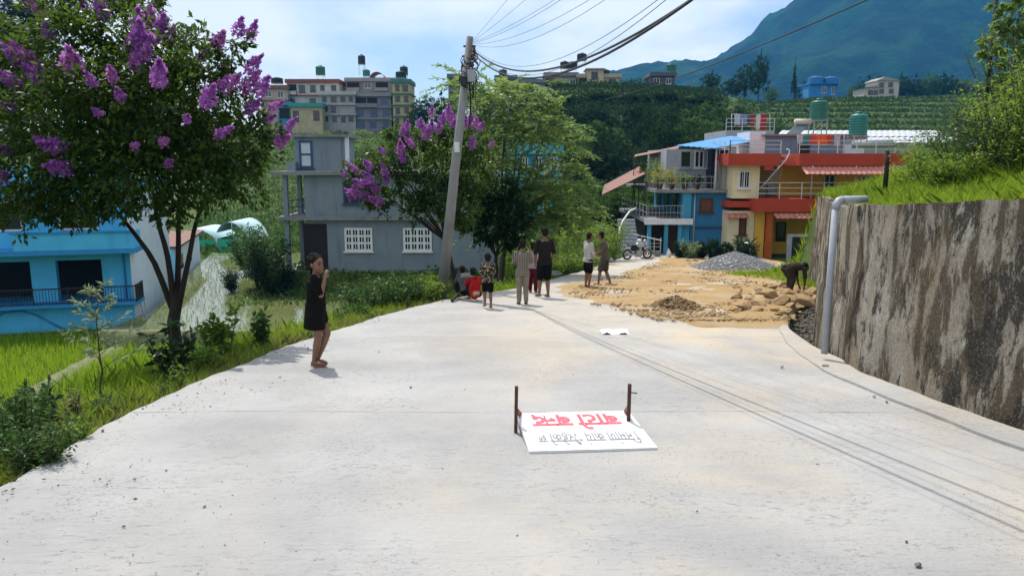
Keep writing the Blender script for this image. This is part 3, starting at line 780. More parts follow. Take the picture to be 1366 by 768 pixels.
# stray sprays breaking the outline
link('crown', np_mesh('crown', V, F), CRAPE, myrtle)
tk = MB()
fork = at(236, 402, TY)-base; f2 = at(236, 398, TY)-base
tk.tube([(0,0,-.15), at(241,490,TY)-base, at(235, 462, TY)-base, at(231, 430, TY)-base, fork, fork+Vector((0,0,.2))], [.135, .105, .094, .088, .082, .03], 10)
stems = [((233,420),(206,348,.05),(180,312,.1),(150,275,.15)), ((234,420),(224,340,-.05),(210,295,-.1),(200,235,-.1)), ((236,420),(238,340,.1),(238,290,.2),(245,215,.3)), ((236,420),(252,345,.0),(262,290,.1),(292,235,.15))]
for st in stems:
    pts = [at(st[0][0], st[0][1], TY)-base] + [at(a, b, TY+c)-base for a, b, c in st[1:]]
    sm = []
    for i in range(len(pts)-1): sm += [pts[i].lerp(pts[i+1], t) for t in (0, .33, .66)]
    sm.append(pts[-1]); sm = [sm[0]] + [(sm[i-1]+sm[i]*2+sm[i+1])/4 for i in range(1, len(sm)-1)] + [sm[-1]]
    tk.tube(sm, [.048-.026*i/(len(sm)-1) for i in range(len(sm))], 8)
for i, lb in enumerate(lobes):
    src = min((at(s[3][0], s[3][1], TY+s[3][2])-base for s in stems), key=lambda q: (q-Vector(lb[:3])).length)
    branch(tk, src, lb[:3], .017, .006, rg, 6, .12, 5)
    for k in range(3):
        d = Vector((rg.gauss(0,1), rg.gauss(0,1), rg.gauss(.2,.8))).normalized()
        branch(tk, Vector(lb[:3]), Vector(lb[:3])+Vector((d.x*lb[3], d.y*lb[4], d.z*lb[5]))*.9, .006, .002, rg, 4, .1, 4)
tk.build('trunk', DBARK, myrtle)
fl = [(50,10,20,.3),(65,45,16,-.2),(20,75,22,-.2),(38,80,24,-.4),(15,108,22,-.4),(50,104,20,-.5),(98,90,24,-.8),(70,112,14,.2),(137,15,20,0),(148,5,16,.2),(112,8,14,.2),(185,35,22,-.3),(200,22,18,-.2),(215,45,20,-.3),(188,60,28,-.7),(182,85,18,-.8),(228,50,14,-.2),(122,108,13,-1.1),(150,102,14,-1.0),(213,105,22,-1.1),(12,143,14,-.6),(292,55,18,-.2),(318,40,16,-.1),(335,45,16,0),(305,112,22,-.4),(277,133,20,-.9),(335,90,18,0),(330,115,22,-.1),(348,118,20,0),(335,145,16,-.1),(365,143,14,.1),(355,160,13,.1),(385,170,14,.2),(375,188,18,.1),(295,178,15,-.8),(75,195,20,-1.0),(218,190,11,-1.1),(225,218,12,-1.0),(82,225,22,-1.0),(62,190,16,-.8),(300,90,13,.3),(130,150,9,-1.2),(180,195,9,-1.2),(250,160,9,-1.1),(5,200,14,-.5),(2,235,16,-.5),(160,128,11,-1.1),(270,75,13,0)]
cc = at(180, 170, TY)
for i, (px, py, r, dy) in enumerate(fl):
    p = at(px, py, TY+dy*1.25); s = r*1.28/1000*TY
    d = (p-cc).normalized()*1.0 + Vector((rg.gauss(0,.4), rg.gauss(0,.3), .55))
    d.normalize(); put_flower(myrtle, p-d*s*.45, s, d, i, rg)

def tree_from(name, label, cat, bx, by, lob, leafn, lsize, lmat, bark, tr=.09, rg=None, rs=None, feather=0, group=None, bz=None, shell=.45, forkh=.35, lean=0):
    """generic tree: lobes given in metres relative to the base"""
    b = Vector((bx, by, gz(bx, by)-.05 if bz is None else bz))
    t = tag(empty(name, b), label, cat, group)
    if feather: V, F = frond_leaves(lob, feather, lsize*5.5, rs, 14, lsize)
    else: V, F = lobe_leaves(lob, leafn, lsize, rs, .45, shell)
    link('crown', np_mesh('crown', V, F), lmat, t)
    mb = MB(); c = np.array([l[:3] for l in lob]); zmin = c[:, 2].min(); mean = c.mean(0)
    fk = Vector((mean[0]*.35+lean, mean[1]*.35, max(.3, zmin*forkh+mean[2]*.25)))
    pts = branch(mb, (0,0,-.1), fk, tr, tr*.72, rg, 7, .03, 9)
    for l in lob:
        branch(mb, fk, l[:3], tr*.45, tr*.10, rg, 7, .12, 6)
        for k in range(2):
            d = Vector((rg.gauss(0,1), rg.gauss(0,1), rg.gauss(.3,.7))).normalized()
            branch(mb, Vector(l[:3]), Vector(l[:3])+Vector((d.x*l[3], d.y*l[4], d.z*l[5]))*.9, tr*.10, tr*.03, rg, 4, .1, 4)
    mb.build('trunk', bark, t); return t
def px_lobes(lst, Y, b):
    out = []
    for px, py, r, dy in lst:
        p = at(px, py, Y+dy); R_ = r/1000*(Y+dy); out.append((p.x-b[0], p.y-b[1], p.z-b[2], R_, R_, R_*.92))
    return out
# second crape myrtle behind the pole
b2 = at(612, 385, 21.5); B2 = (b2.x, 21.5, gz(b2.x, 21.5)-.05)
L2 = px_lobes([(480,235,26,.2),(505,265,26,0),(520,215,30,-.3),(550,250,34,-.3),(560,190,26,.2),(590,225,40,-.4),(590,265,34,-.5),(600,180,26,0),(630,190,26,.2),(630,235,36,.2),(555,285,20,0),(620,280,30,.3),(530,180,20,.3),(500,220,20,.5)], 21.5, B2)
m2 = tree_from('crape_myrtle', 'crape myrtle with mauve flower clusters behind the electricity pole', 'tree', B2[0], B2[1], L2, 13500, .12, CRAPE, DBARK, .085, rg, rs, bz=B2[2])
fl2 = [(472,225,10),(480,245,12),(468,260,12),(490,262,13),(487,245,12),(500,250,12),(503,268,13),(515,240,10),(492,222,11),(535,198,12),(535,205,10),(545,185,10),(537,175,9),(543,170,9),(560,165,9),(568,180,11),(575,170,10),(590,160,11),(600,155,11),(605,165,11),(598,150,9),(612,160,10),(620,165,10),(628,160,10),(634,165,9),(640,170,8),(630,193,9),(655,193,6),(575,150,7),(513,228,10),(525,232,9),(458,232,7),(565,172,9),(475,258,10),(492,236,10),(538,212,9),(548,192,9),(510,202,8),(585,172,9)]
c2 = at(570, 250, 21.5)
for i, (px, py, r) in enumerate(fl2):
    p = at(px, py, 21.5-.6+rg.uniform(-.4,.5)); s = r*1.3/1000*21.5
    d = ((p-c2).normalized()*.8 + Vector((rg.gauss(0,.35), rg.gauss(0,.3), .6))).normalized()
    put_flower(m2, p-d*s*.45, s, d, i, rg)
# feathery trees behind the group of people
def ptree(name, label, px, py, Y, lst, feather, lsize, mat, bark=BARK, tr=.1, leafn=9000, cat='tree', group=None, shell=.45):
    b = at(px, py, Y); B = (b.x, Y, gz(b.x, Y)-.05)
    return tree_from(name, label, cat, B[0], B[1], px_lobes(lst, Y, B), leafn, lsize, mat, bark, tr, rg, rs, feather, group, B[2], shell)
ptree('feathery_tree', 'tall pale green feathery-leaved tree behind the group of children', 664, 390, 29,
      [(625,120,26,.5),(665,130,28,0),(645,165,22,-.3),(700,150,30,0),(735,165,22,.3),(690,180,24,-.5),(742,190,18,0),(655,225,36,0),(712,255,26,-.4),(745,255,30,.2),(680,275,40,.2),(750,220,22,.6),(645,290,28,.4),(715,290,34,.5),(690,115,16,.4),(750,290,26,.6),(620,200,20,.8)], 560, .25, FEATH, BARK, .12)
ptree('leafy_tree', 'dark bushy tree in front of the grey house and its right corner', 662, 388, 26.5,
      [(640,270,28,0),(668,255,30,.2),(690,285,30,0),(655,305,26,0),(685,318,20,.3),(630,300,20,.2)], 0, .16, WOOD, DBARK, .09, 5200)
ptree('broadleaf_tree', 'loose green tree rising over the leafy hedge beside the slim post', 772, 345, 44,
      [(760,285,26,0),(775,262,22,.3),(745,300,22,.3),(785,290,18,.5),(735,270,24,.8)], 0, .24, WOODL, BARK, .1, 4200)
# feathery tree far behind the big myrtle, top left corner
ptree('pine_tree', 'hazy grey-green feathery tree standing beyond the purple crape myrtle', 25, 330, 66,
      [(20,30,30,0),(40,60,28,.3),(10,90,30,.5),(45,110,26,.3),(25,150,26,0),(-20,60,36,.3),(15,-10,26,0),(50,20,18,0),(-20,140,36,0)], 1300, .34, leaf_mat('grey_needle', (.04,.07,.05), (.09,.14,.09), .3), BARK, .14)

# ------------------------------------------------------------------ template bushy trees for the slopes
def template(seed, n, size, mat, hgt=1.0, wid=.38, nl=9, conic=False):
    rs_ = np.random.RandomState(seed); lob = []
    for i in range(nl):
        f = (i+.5)/nl; a = i*2.4+seed; z = .34+.55*f
        w = wid*((1-f*.85) if conic else math.sin(math.pi*(.18+.75*f)))
        lob.append((w*.62*math.cos(a), w*.62*math.sin(a), z, w*.62, w*.62, .16))
    V, F = lobe_leaves(lob, n, size, rs_, .6, .5)
    cr = np_mesh('crown', V, F); cr.materials.append(mat)
    mb = MB(); rg_ = random.Random(seed)
    branch(mb, (0,0,-.06), (0,0,.45), .022, .014, rg_, 5, .05, 6)
    for l in lob: branch(mb, (0,0,.32), l[:3], .010, .003, rg_, 4, .1, 4)
    tm = mb.mesh('trunk'); tm.materials.append(DBARK)
    return cr, tm
TEMPL = {'dark': [template(s, 4200, .034, WOOD) for s in (1, 2, 3)], 'fresh': [template(s, 4200, .032, WOODL) for s in (4, 5, 6)],
         'tall': [template(s, 3000, .032, WOOD, wid=.2, conic=True) for s in (7, 8)], 'olive': [template(s, 3600, .032, FEATH) for s in (12, 13)]}
def far_tree(knd, x, y, h, w, label, group, i, name='bushy_tree'):
    cr, tm = TEMPL[knd][i % len(TEMPL[knd])]
    if y < 192:
        el = float(np.interp(x/y, [-.35,-.16,-.12,-.03,0,.06,.24,.3,.6], [.035,.045,.105,.108,.086,.078,.078,.08,.06]))
        h = min(h, max(2.2, (el*y+1.5-gz(x, y))/.95))
    t = tag(empty(name, (x, y, gz(x, y)-.15), (i*1.7) % 6.28), label, 'tree', group); t.scale = (w, w, h)
    link('crown', cr, None, t); link('trunk', tm, None, t); return t
rg = random.Random(5)
# dark wood below the cream building: rows climbing the slope
k = 0
for d in (96, 106, 117, 129, 142, 156):
    a = .055 + rg.uniform(0, .02)
    while a < .275:
        x = a*d + rg.uniform(-1.5, 1.5); y = d + rg.uniform(-4, 4); h = rg.uniform(7, 11); w = rg.uniform(8.5, 12)
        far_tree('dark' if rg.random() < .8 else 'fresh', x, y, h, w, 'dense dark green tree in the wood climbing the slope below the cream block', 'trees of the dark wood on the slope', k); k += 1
        a += rg.uniform(5.5, 8.0)/d
# lighter brush below the wood and beside the tin roofs
for i in range(26):
    a = rg.uniform(.04, .21); d = rg.uniform(66, 88)
    far_tree('fresh', a*d, d, rg.uniform(3.2, 5.5), rg.uniform(4.5, 6.5), 'light green bushy tree at the foot of the dark wooded slope', 'light green trees at the foot of the slope', i, 'young_tree')
# slope between the grey house and the left ridge
for i in range(30):
    a = rg.uniform(-.33, -.04); d = rg.uniform(78, 165)
    kn = rg.choice(['fresh', 'olive', 'dark', 'fresh'])
    far_tree(kn, a*d, d, rg.uniform(3.0, 5.2), rg.uniform(4.5, 7), {'fresh': 'fresh green bushy tree', 'olive': 'pale olive bushy tree', 'dark': 'dark green bushy tree'}[kn]+' on the slope above the grey house roof', 'trees on the slope above the grey house', i, 'slope_tree')
# along the right ridge, around the tea terraces
for i, (px, d, h, w, kn) in enumerate([(985,225,13,9,'dark'),(1003,230,17,8,'dark'),(968,220,8,9,'dark'),(1048,252,16,5,'tall'),(1020,246,8,7,'fresh'),(1140,290,14,14,'dark'),(1155,292,15,12,'dark'),(1128,288,11,10,'fresh'),(1205,300,14,12,'dark'),(1222,300,15,13,'fresh'),(1240,300,15,12,'dark'),(1255,300,13,13,'dark'),(1272,302,12,13,'fresh'),(1085,285,12,9,'olive'),(1070,284,12,8,'olive'),(1290,300,10,12,'dark'),(940,205,7,8,'dark'),(1060,270,10,8,'dark'),(1310,280,13,12,'dark'),(1188,300,15,12,'dark'),(1168,300,14,12,'fresh')]):
    x = (px-683)/1000*d
    far_tree(kn, x, d, h, w, {'dark': 'dark rounded tree', 'tall': 'slim pointed tree', 'fresh': 'mid green rounded tree', 'olive': 'pale olive tree'}[kn]+' on the skyline above the tea terraces', 'trees above the tea terraces', i, 'ridge_tree')
for i in range(16):
    a = rg.uniform(.26, .36) if i < 10 else rg.uniform(.36, .62); d = rg.uniform(108, 165) if i < 10 else rg.uniform(100, 130)
    far_tree(rg.choice(['fresh', 'dark', 'fresh']), a*d, d, rg.uniform(4, 7), rg.uniform(6, 8.5), 'bushy tree on the slope behind the blue tin roof', 'trees behind the tin roofs', i, 'bank_tree')
for i in range(14):
    a = [-.02,-.01,.0,.012,.03,-.035,-.05,-.07,-.09,-.11,.02,-.12,.045,.06][i]; d = rg.uniform(150, 178)
    far_tree(rg.choice(['dark', 'dark', 'olive']), a*d, d, rg.uniform(7, 10), rg.uniform(7, 10), 'dark tree on the ridge to the side of the cream block', 'trees along the ridge', i, 'ridge_tree')
# tea rows on the terraces
rs = np.random.RandomState(77); P = []
for d in np.arange(124, 262, 1.15):
    nrow = int(70*d/180); a = .29+.34*rs.rand(nrow*3)
    P.append(np.stack([a*d, np.full(len(a), d)+.25*rs.normal(size=len(a)), np.zeros(len(a))], 1))
P = np.concatenate(P+[p_+np.array([0, .45, 0]) for p_ in P]); P[:, 0] += rs.rand(len(P))*2; g_ = ground(P[:, 0], P[:, 1]); fr = g_/1.9-np.floor(g_/1.9); P[:, 2] = g_+.1+.45*rs.rand(len(P)); P = P[(fr < .12) | (fr > .93)]
V, F = leaf_quads(P, np.tile(np.array([0, -.3, .6]), (len(P), 1)), .62, rs, .75, 0, .8)
kind(tag(link('tea_bushes', np_mesh('tea_bushes', V, F), leaf_mat('tea_leaf', (.014,.04,.012), (.05,.11,.025), .3)), 'clipped tea bushes in rows on the terraced hillside', 'tea bushes'), 'stuff')
# general undergrowth over slopes (uncountable)
def cover(name, label, n, xr, yr, size, mat, seed, cond=None, hh=.5, polar=False):
    rs = np.random.RandomState(seed)
    Y = yr[0]+(yr[1]-yr[0])*rs.rand(n); X = xr[0]+(xr[1]-xr[0])*rs.rand(n)
    if polar: X = X*Y
    if cond is not None: kp = cond(X, Y); X, Y = X[kp], Y[kp]
    Z = ground(X, Y)
    bump = np.clip(fbm(X, Y, hh*5, 3, seed)+.25, 0, 1)
    P = np.stack([X, Y, Z+hh*bump*rs.rand(len(X))*1.6], 1)
    V, F = leaf_quads(P, np.tile(np.array([0, -.15, .5]), (len(P), 1)), size, rs, .55, 0, .9)
    return kind(tag(link(name, np_mesh(name, V, F), mat), label, 'undergrowth'), 'stuff')
cover('undergrowth', 'low green undergrowth covering the far slopes', 90000, (-.42, .30), (66, 190), .45, WOODL, 41, lambda X, Y: ~((X/Y > .05) & (X/Y < .28) & (Y > 88)), 1.1, True)
cover('undergrowth', 'dark undergrowth between the trees of the wood', 45000, (.05, .28), (88, 190), .5, WOOD, 43, None, 1.4, True)
cover('undergrowth', 'rough weeds and scrub around the houses in the valley', 30000, (-16, 18), (40, 72), .26, BUSH, 42,
      lambda X, Y: (X < xL(np.clip(Y, 0, 60))-.6) | (Y > 60), .55)

# ------------------------------------------------------------------ grass blades
def blades(X, Y, Z, h, rs, lean=.35, wid=.012):
    N = len(X); a = rs.rand(N)*6.283; b = rs.rand(N)*6.283
    h = h*(.5+.8*rs.rand(N)); w = wid*(.6+.8*rs.rand(N))
    P = np.stack([X, Y, Z], 1); side = np.stack([np.cos(a), np.sin(a), 0*a], 1)*w[:, None]
    ln = np.stack([np.cos(b), np.sin(b), 0*b], 1)*(h*lean*rs.rand(N))[:, None]; up = np.stack([0*h, 0*h, h], 1)
    v = np.stack([P-side, P+side, P+ln*.4+up*.6+side*.7, P+ln*1.25+up, P+ln*.4+up*.6-side*.7], 1)
    return v.reshape(-1, 3), np.arange(5*N).reshape(N, 5)
def blade_stuff(name, label, X, Y, h, mat, seed, lean=.35, wid=.012, dz=0.0, cat='grass', Z=None):
    rs = np.random.RandomState(seed)
    V, F = blades(X, Y, (ground(X, Y)-.02 if Z is None else Z)+dz, h, rs, lean, wid)
    return kind(tag(link(name, np_mesh(name, V, F), mat), label, cat), 'stuff')
rs = np.random.RandomState(21)
# verge on the left of the road
n = 26000; Y = 2.5+26*rs.rand(n)**1.2; s = -.10+1.8*rs.rand(n)**1.3; X = xL(Y)-s
kp = fbm(X, Y, .9, 3, 61) > -.28+.25*(s < .12)
X, Y, s = X[kp], Y[kp], s[kp]
blade_stuff('verge_grass', 'green grass fringe along the left edge of the road', X, Y, .10+.16*np.clip(s, 0, 1)+.15*np.clip(fbm(X, Y, .7, 2, 4), 0, 1), GRASS, 22, .6, .006)
n = 6500; Y = 3+15*rs.rand(n); X = xL(Y)+.08-.9*rs.rand(n)
blade_stuff('verge_grass', 'dry straw grass at the road edge', X, Y, .16, DRYG, 23, 1.2, .004)
# bank slope below the verge
n = 26000; Y = 3+32*rs.rand(n); X = xL(Y)-1.3-8*rs.rand(n)
blade_stuff('bank_grass', 'rank grass on the steep bank down to the paddies', X, Y, .38, GRASS, 24, .6, .013)
# retaining wall bank
n = 95000; Y = 2+22*rs.rand(n)**.9; e = .12+7*rs.rand(n)**1.5; X = xW(Y)+e
blade_stuff('bank_grass', 'tall bright grass on the bank above the retaining wall', X, Y, .07+.12*np.clip(e*.5, .15, 1)+.20*np.clip(fbm(X, Y, .8, 3, 14), 0, 1), GRASS, 25, 1.0, .0042)
n = 22000; X = 8.5+8*rs.rand(n); Y = 21+9*rs.rand(n)
blade_stuff('bank_grass', 'grass on the slope falling from the wall end to the yard', X, Y, .36, GRASS, 26, .6, .012)
n = 42000; X = -17+18*rs.rand(n); Y = 24+22*rs.rand(n); kp = (X < xL(Y)-.5) & (ground(X, Y) > -6.2) 
blade_stuff('meadow_grass', 'rough grass on the slope below the road and around the grey house', X[kp], Y[kp], .34, GRASS, 27, .7, .014)

# ------------------------------------------------------------------ paddies on the left
WATER, n_, l_ = mat_new('paddy_water'); nt = WATER.node_tree
finish(nt, node_mix(nt, node_ramp(nt, node_noise(nt, .35, 4), .4, .65), (.115,.13,.05), (.17,.175,.085)), .07, node_noise(nt, 5, 3), .05, .02, spec=.6)
PC = (-19.5, 38.0); A15 = math.radians(15)
def wall_x(y): return PC[0] - math.tan(A15)*(y-PC[1])
wy = np.arange(33.9, 64, .5); lo_ = np.where(wy < 38, -19.0, wall_x(wy)+.7); hi_ = np.interp(wy, [34, 40, 43.9, 44.4, 45.2, 64], [-7.2, -7.0, -5.0, -5.0, -14.6, -14.9])
Vw = []; Fw = []
for i, y in enumerate(wy): Vw += [(lo_[i], y, -6.27), (hi_[i], y, -6.27)]
for i in range(len(wy)-1): Fw.append((2*i, 2*i+1, 2*i+3, 2*i+2))
kind(link('paddy_water', np_mesh('paddy_water', Vw, Fw), WATER), 'structure')
rs = np.random.RandomState(31)
ii, jj = np.meshgrid(np.arange(-30, -5, .30), np.arange(34.2, 63.5, .34))
X = ii.ravel()+.05*rs.normal(size=ii.size); Y = jj.ravel()+.05*rs.normal(size=ii.size)
inn = (X > np.where(Y < 38, -18.8, wall_x(Y)+.8)) & (X < np.interp(Y, [34, 40, 43.8, 44.3, 45.1, 64], [-7.4, -7.2, -5.4, -5.4, -14.8, -15.1])) & (rs.rand(len(X)) < .85)
X, Y = np.repeat(X[inn], 3), np.repeat(Y[inn], 3)
blade_stuff('rice_seedlings', 'rice seedlings planted in rows in the flooded paddy', X+.03*rs.normal(size=len(X)), Y+.03*rs.normal(size=len(X)), .24, leaf_mat('seedling_blade', (.07,.15,.015), (.15,.26,.03), .5, .5, (.28,.36,.05)), 32, .9, .008, Z=np.full(len(X), -6.30), cat='rice')
n = 75000; X = -36+31*rs.rand(n); Y = 16+21.6*rs.rand(n)
toe = xL(Y)-.6-(6.8-.1*Y)/.95
path_x = -17.7+.35*np.sin(Y*.35)
kp = (X < toe+.6) & ~((Y > 33.7) & (X > -18.9)) & (np.abs(X-path_x) > .42) & (X > -.95*Y-3) & ~((Y > 36.9-.27*(-19.5-X)) & (X < -18.9))
X, Y = X[kp], Y[kp]
blade_stuff('rice_field', 'bright green rice standing thick in the lower paddy', X, Y, .46, RICE, 33, .35, .014, cat='rice')
MUD = M('dry_mud_path', (.19,.19,.10), (.10,.13,.045), 3, .95, .5)
Vp = []; Fp = []; py_ = np.arange(20, 38.5, .4)
for i, y in enumerate(py_):
    c = -17.7+.35*math.sin(y*.35)
    for dx, dz in ((-.45,-.02),(-.3,.16),(.3,.16),(.45,-.02)): Vp.append((c+dx+.04*math.sin(y*4+dx*9), y, -7.0+dz))
for i in range(len(py_)-1):
    for k in range(3): Fp.append((4*i+k, 4*i+k+1, 4*i+k+5, 4*i+k+4))
kind(link('path', np_mesh('path', Vp, Fp, True), MUD), 'structure')
Vb = []; Fb = []; bx = np.arange(-19, -4.5, .4)
for i, x in enumerate(bx):
    for dy, dz in ((-.4,-.05),(-.18,.2),(.18,.2),(.4,-.05)): Vb.append((x, 33.75+dy+.06*math.sin(x*3), -6.4+dz if dy > -.3 else -7.05))
for i in range(len(bx)-1):
    for k in range(3): Fb.append((4*i+k, 4*i+k+4, 4*i+k+5, 4*i+k+1))
kind(link('bund', np_mesh('bund', Vb, Fb, True), MUD), 'structure')

# ------------------------------------------------------------------ roadside plants
rg = random.Random(9); rs = np.random.RandomState(9)
def shrub(name, label, px, Y, h, w, n, lsize, mat, stems=6, cat='shrub', group=None, width=.45, x=None, stalk=False, droop=.15):
    x = at(px, 400, Y).x if x is None else x
    b = Vector((x, Y, gz(x, Y)-.03)); t = tag(empty(name, b), label, cat, group)
    mb = MB(); P = []; D = []
    for i in range(stems):
        a = rg.uniform(0, 6.283); q = w*.5*math.sqrt(rg.random()); hh = h*rg.uniform(.65, 1.0)
        tip = Vector((q*math.cos(a), q*math.sin(a), hh)); st = Vector((q*.25*math.cos(a), q*.25*math.sin(a), 0))
        pts = branch(mb, st, tip, .006+.008*h, .002, rg, 6, .06, 5)
        m_ = n//stems; f = (.22+.78*rs.rand(m_)) if not stalk else (.3+.7*rs.rand(m_))
        p = np.array([pts[0].lerp(tip, float(k)) for k in f])
        off = sphere_dirs(m_, rs)*np.array([1, 1, .5])
        r_ = (w*.30*(1-.55*f) if not stalk else .012+0*f)[:, None]*rs.rand(m_, 1)
        P.append(p+off*r_); D.append(off+np.array([0, 0, .35]))
    V, F = leaf_quads(np.concatenate(P), np.concatenate(D), lsize, rs, width, droop, .45)
    link('foliage', np_mesh('foliage', V, F), mat, t); mb.build('stem', BARK, t); return t
def sapling(label, px, Y, h):
    x = at(px, 400, Y).x; b = Vector((x, Y, gz(x, Y)-.03)); t = tag(empty('sapling', b), label, 'sapling'); mb = MB()
    tr = branch(mb, (0,0,-.05), (.02,.03,h), .013, .003, rg, 9, .02, 6); P = []; D = []
    for k in range(17):
        f = .38+.62*k/16; c = Vector((0,0,-.05)).lerp(Vector((.02,.03,h)), f); a = k*2.4; L = h*.36*(1.15-f)+.05
        tip = c+Vector((math.cos(a)*L, math.sin(a)*L, L*.55)); branch(mb, c, tip, .004, .0015, rg, 5, .08, 4)
        for q in range(24):
            g = .25+.75*rg.random(); P.append(c.lerp(tip, g)); d = (tip-c).normalized(); D.append(d*.7+Vector((rg.gauss(0,.7), rg.gauss(0,.7), rg.gauss(0,.5))))
    V, F = leaf_quads(np.array([list(p) for p in P]), np.array([list(d) for d in D]), .075, rs, .24, .1, .2)
    link('foliage', np_mesh('foliage', V, F), SILV, t); mb.build('trunk', BARK, t)
sapling('slender silvery-leaved sapling standing on the grass verge above the paddy', 124, 6.95, 1.22)
shrub('leafy_weed', 'dense feathery green weed clump spilling onto the road edge', 22, 4.75, .46, .5, 2000, .042, BUSH, 26, 'weed', width=.3)
shrub('leafy_weed', 'tall stalky weed rising behind the feathery road-edge weed', 5, 5.1, .62, .5, 700, .06, BUSH, 9, 'weed', stalk=True, width=.4)
shrub('leafy_weed', 'pale feathery weed on the verge below the strap leaves', 70, 5.35, .3, .4, 900, .04, HEDGE, 14, 'weed')
shrub('leafy_weed', 'small green weed clump behind the feathery road-edge weed', -8, 5.4, .50, .6, 1800, .055, BUSH, 14, 'weed')
shrub('dark_shrub', 'dark purplish upright shrub with stacked leaves beside the sapling', 40, 5.9, .52, .28, 300, .07, DARKL, 5, stalk=True, width=.6)
shrub('dark_shrub', 'shorter dark upright shrub at the verge left of the stacked shrub', 12, 5.8, .36, .25, 200, .07, DARKL, 4, stalk=True, width=.6)
shrub('dark_shrub', 'dark large-leaved shrub growing against the crape myrtle trunk', 222, 8.2, .75, .55, 240, .12, DARKL, 6, stalk=True, width=.5)
shrub('young_shrub', 'young light green shrub with oval leaves behind the crape myrtle', 288, 9.6, .80, .55, 420, .10, HEDGE, 7, stalk=True, width=.55)
shrub('young_shrub', 'small upright green shrub between the myrtle and the girl in black', 347, 10.6, .62, .4, 260, .10, BUSH, 6, stalk=True, width=.5)
shrub('young_shrub', 'low leafy green plant on the verge below the oval-leaved shrub', 262, 8.9, .4, .5, 260, .09, HEDGE, 6, width=.5)
def strap_plant(label, px, Y, h, n):
    x = at(px, 400, Y).x; b = Vector((x, Y, gz(x, Y)-.02)); t = tag(empty('strap_leaf_plant', b), label, 'plant')
    for i in range(n):
        a = rg.uniform(0, 6.28); L = h*rg.uniform(.7, 1.1); mb = MB(); pr_ = None; vs = []
        for k in range(6):
            f = k/5; c = Vector((math.cos(a)*L*.5*f**1.6, math.sin(a)*L*.5*f**1.6, L*(f-.28*f**3)))
            w_ = .018*(1-f**2)+.001; sd = Vector((-math.sin(a), math.cos(a), 0))*w_
            vs += [c-sd, c+sd]
        mb.add(vs, [(2*k, 2*k+1, 2*k+3, 2*k+2) for k in range(5)], True); mb.build('leaf', DARKL if i % 3 == 0 else GRASS, t)
strap_plant('clump of long strap leaves on the verge beside the road', 92, 5.9, .34, 14)
strap_plant('upright strap-leaved clump at the foot of the silvery sapling', 130, 6.8, .36, 10)
for i, (px, Y, h, w, lab) in enumerate([(455,18.5,.95,1.3,'leafy bush behind the girl in black at the bank edge'),(492,17.6,1.15,1.5,'tallest leafy bush on the verge in front of the grey house'),(525,17.0,.9,1.2,'rounded leafy bush on the verge below the second window'),(470,15.4,.55,.8,'low weeds on the verge in front of the leafy bushes'),(548,17.6,.6,.9,'small leafy bush on the verge left of the ferns')]):
    shrub('leafy_bush', lab, px, Y, h*.62+.35*(Y > 16.5), w, 1900, .085, BUSH, 16, 'bush')
shrub('fern', 'bright green fern clump at the base of the electricity pole', 572, 18.6, .85, 1.0, 900, .13, HEDGE, 14, 'fern', width=.22)
shrub('fern', 'fern leaning against the left of the electricity pole foot', 585, 17.9, .6, .7, 500, .12, HEDGE, 10, 'fern', width=.22)
shrub('leafy_bush', 'small weed patch right of the pole under the trees', 650, 22.4, .55, 1.2, 700, .09, HEDGE, 9, 'bush')
# leafy hedge beyond the people
for i, (px, Y, h, w) in enumerate([(700,33,1.9,2.4),(728,33.5,2.2,2.6),(755,36,2.4,2.8),(785,38,2.3,2.8),(812,41,2.2,2.6),(690,31,1.4,2.0),(742,31.5,.9,2.0),(770,34,.9,2.0)]):
    x = at(px, 400, Y).x
    shrub('hedge_bush', 'bright leafy hedge bush on the far side of the road behind the people', px, Y, h+max(0, zr(Y)-gz(x, Y))*.8, w, 2600, .13, HEDGE, 22, 'bush', 'hedge bushes behind the people')
# shrubs on the right bank
for i, (px, Y, h, w, mt, lab) in enumerate([(1230,13.5,.9,1.6,HEDGE,'feathery bright green bush at the crest of the grassy bank'),(1275,12.0,1.0,1.6,BUSH,'broad leafy bush midway along the grassy bank'),(1320,10.0,1.0,1.5,DARKL,'dark leafy bush on the bank above the nearer wall'),(1350,9.5,1.3,1.5,HEDGE,'tall bright bush on the bank above the stained wall'),(1300,14,1.5,2.2,WOODL,'high shrub behind the dark leafy bank bush'),(1340,14,2.4,2.6,WOODL,'tallest shrub on the bank behind the others'),(1385,9.0,1.5,1.4,HEDGE,'leafy shrub at the bank top by the picture border'),(1205,15.5,.55,1.2,GRASS,'low grassy tuft bush beside the dark post'),(1255,10.2,.55,1.0,HEDGE,'small fern-like bush above the middle of the wall'),(1330,12,1.5,1.8,HEDGE,'tangled light green shrub on the upper bank'),(1370,12,2.2,2.2,BUSH,'dense shrub mass on the upper bank')]):
    shrub('bank_shrub', lab, px, Y, h, w, 4200, .058, mt, 30, 'shrub', width=.34)
shrub('bamboo_sprig', 'thin shrub with narrow dark leaves hanging over the bank', 1345, 10.8, 1.25, .8, 520, .15, DARKL, 8, 'shrub', width=.2, droop=.5)
# slender tree at the top right corner
tb = at(1335, 200, 12.5); B3 = (tb.x+.1, 12.5, gz(tb.x+.1, 12.5)-.05)
L3 = px_lobes([(1325,60,20,0),(1345,50,20,.2),(1360,75,18,0),(1340,30,14,.2),(1350,115,18,-.1),(1328,80,13,.1),(1365,20,26,.2),(1385,50,30,.3),(1360,0,24,0),(1330,8,10,.2),(1390,110,30,.2)], 12.5, B3)
tree_from('slender_tree', 'slender open tree with light green leaves on the right-hand bank', 'tree', B3[0], B3[1], L3, 1700, .13, FEATH, BARK, .035, rg, rs, bz=B3[2], shell=.3)

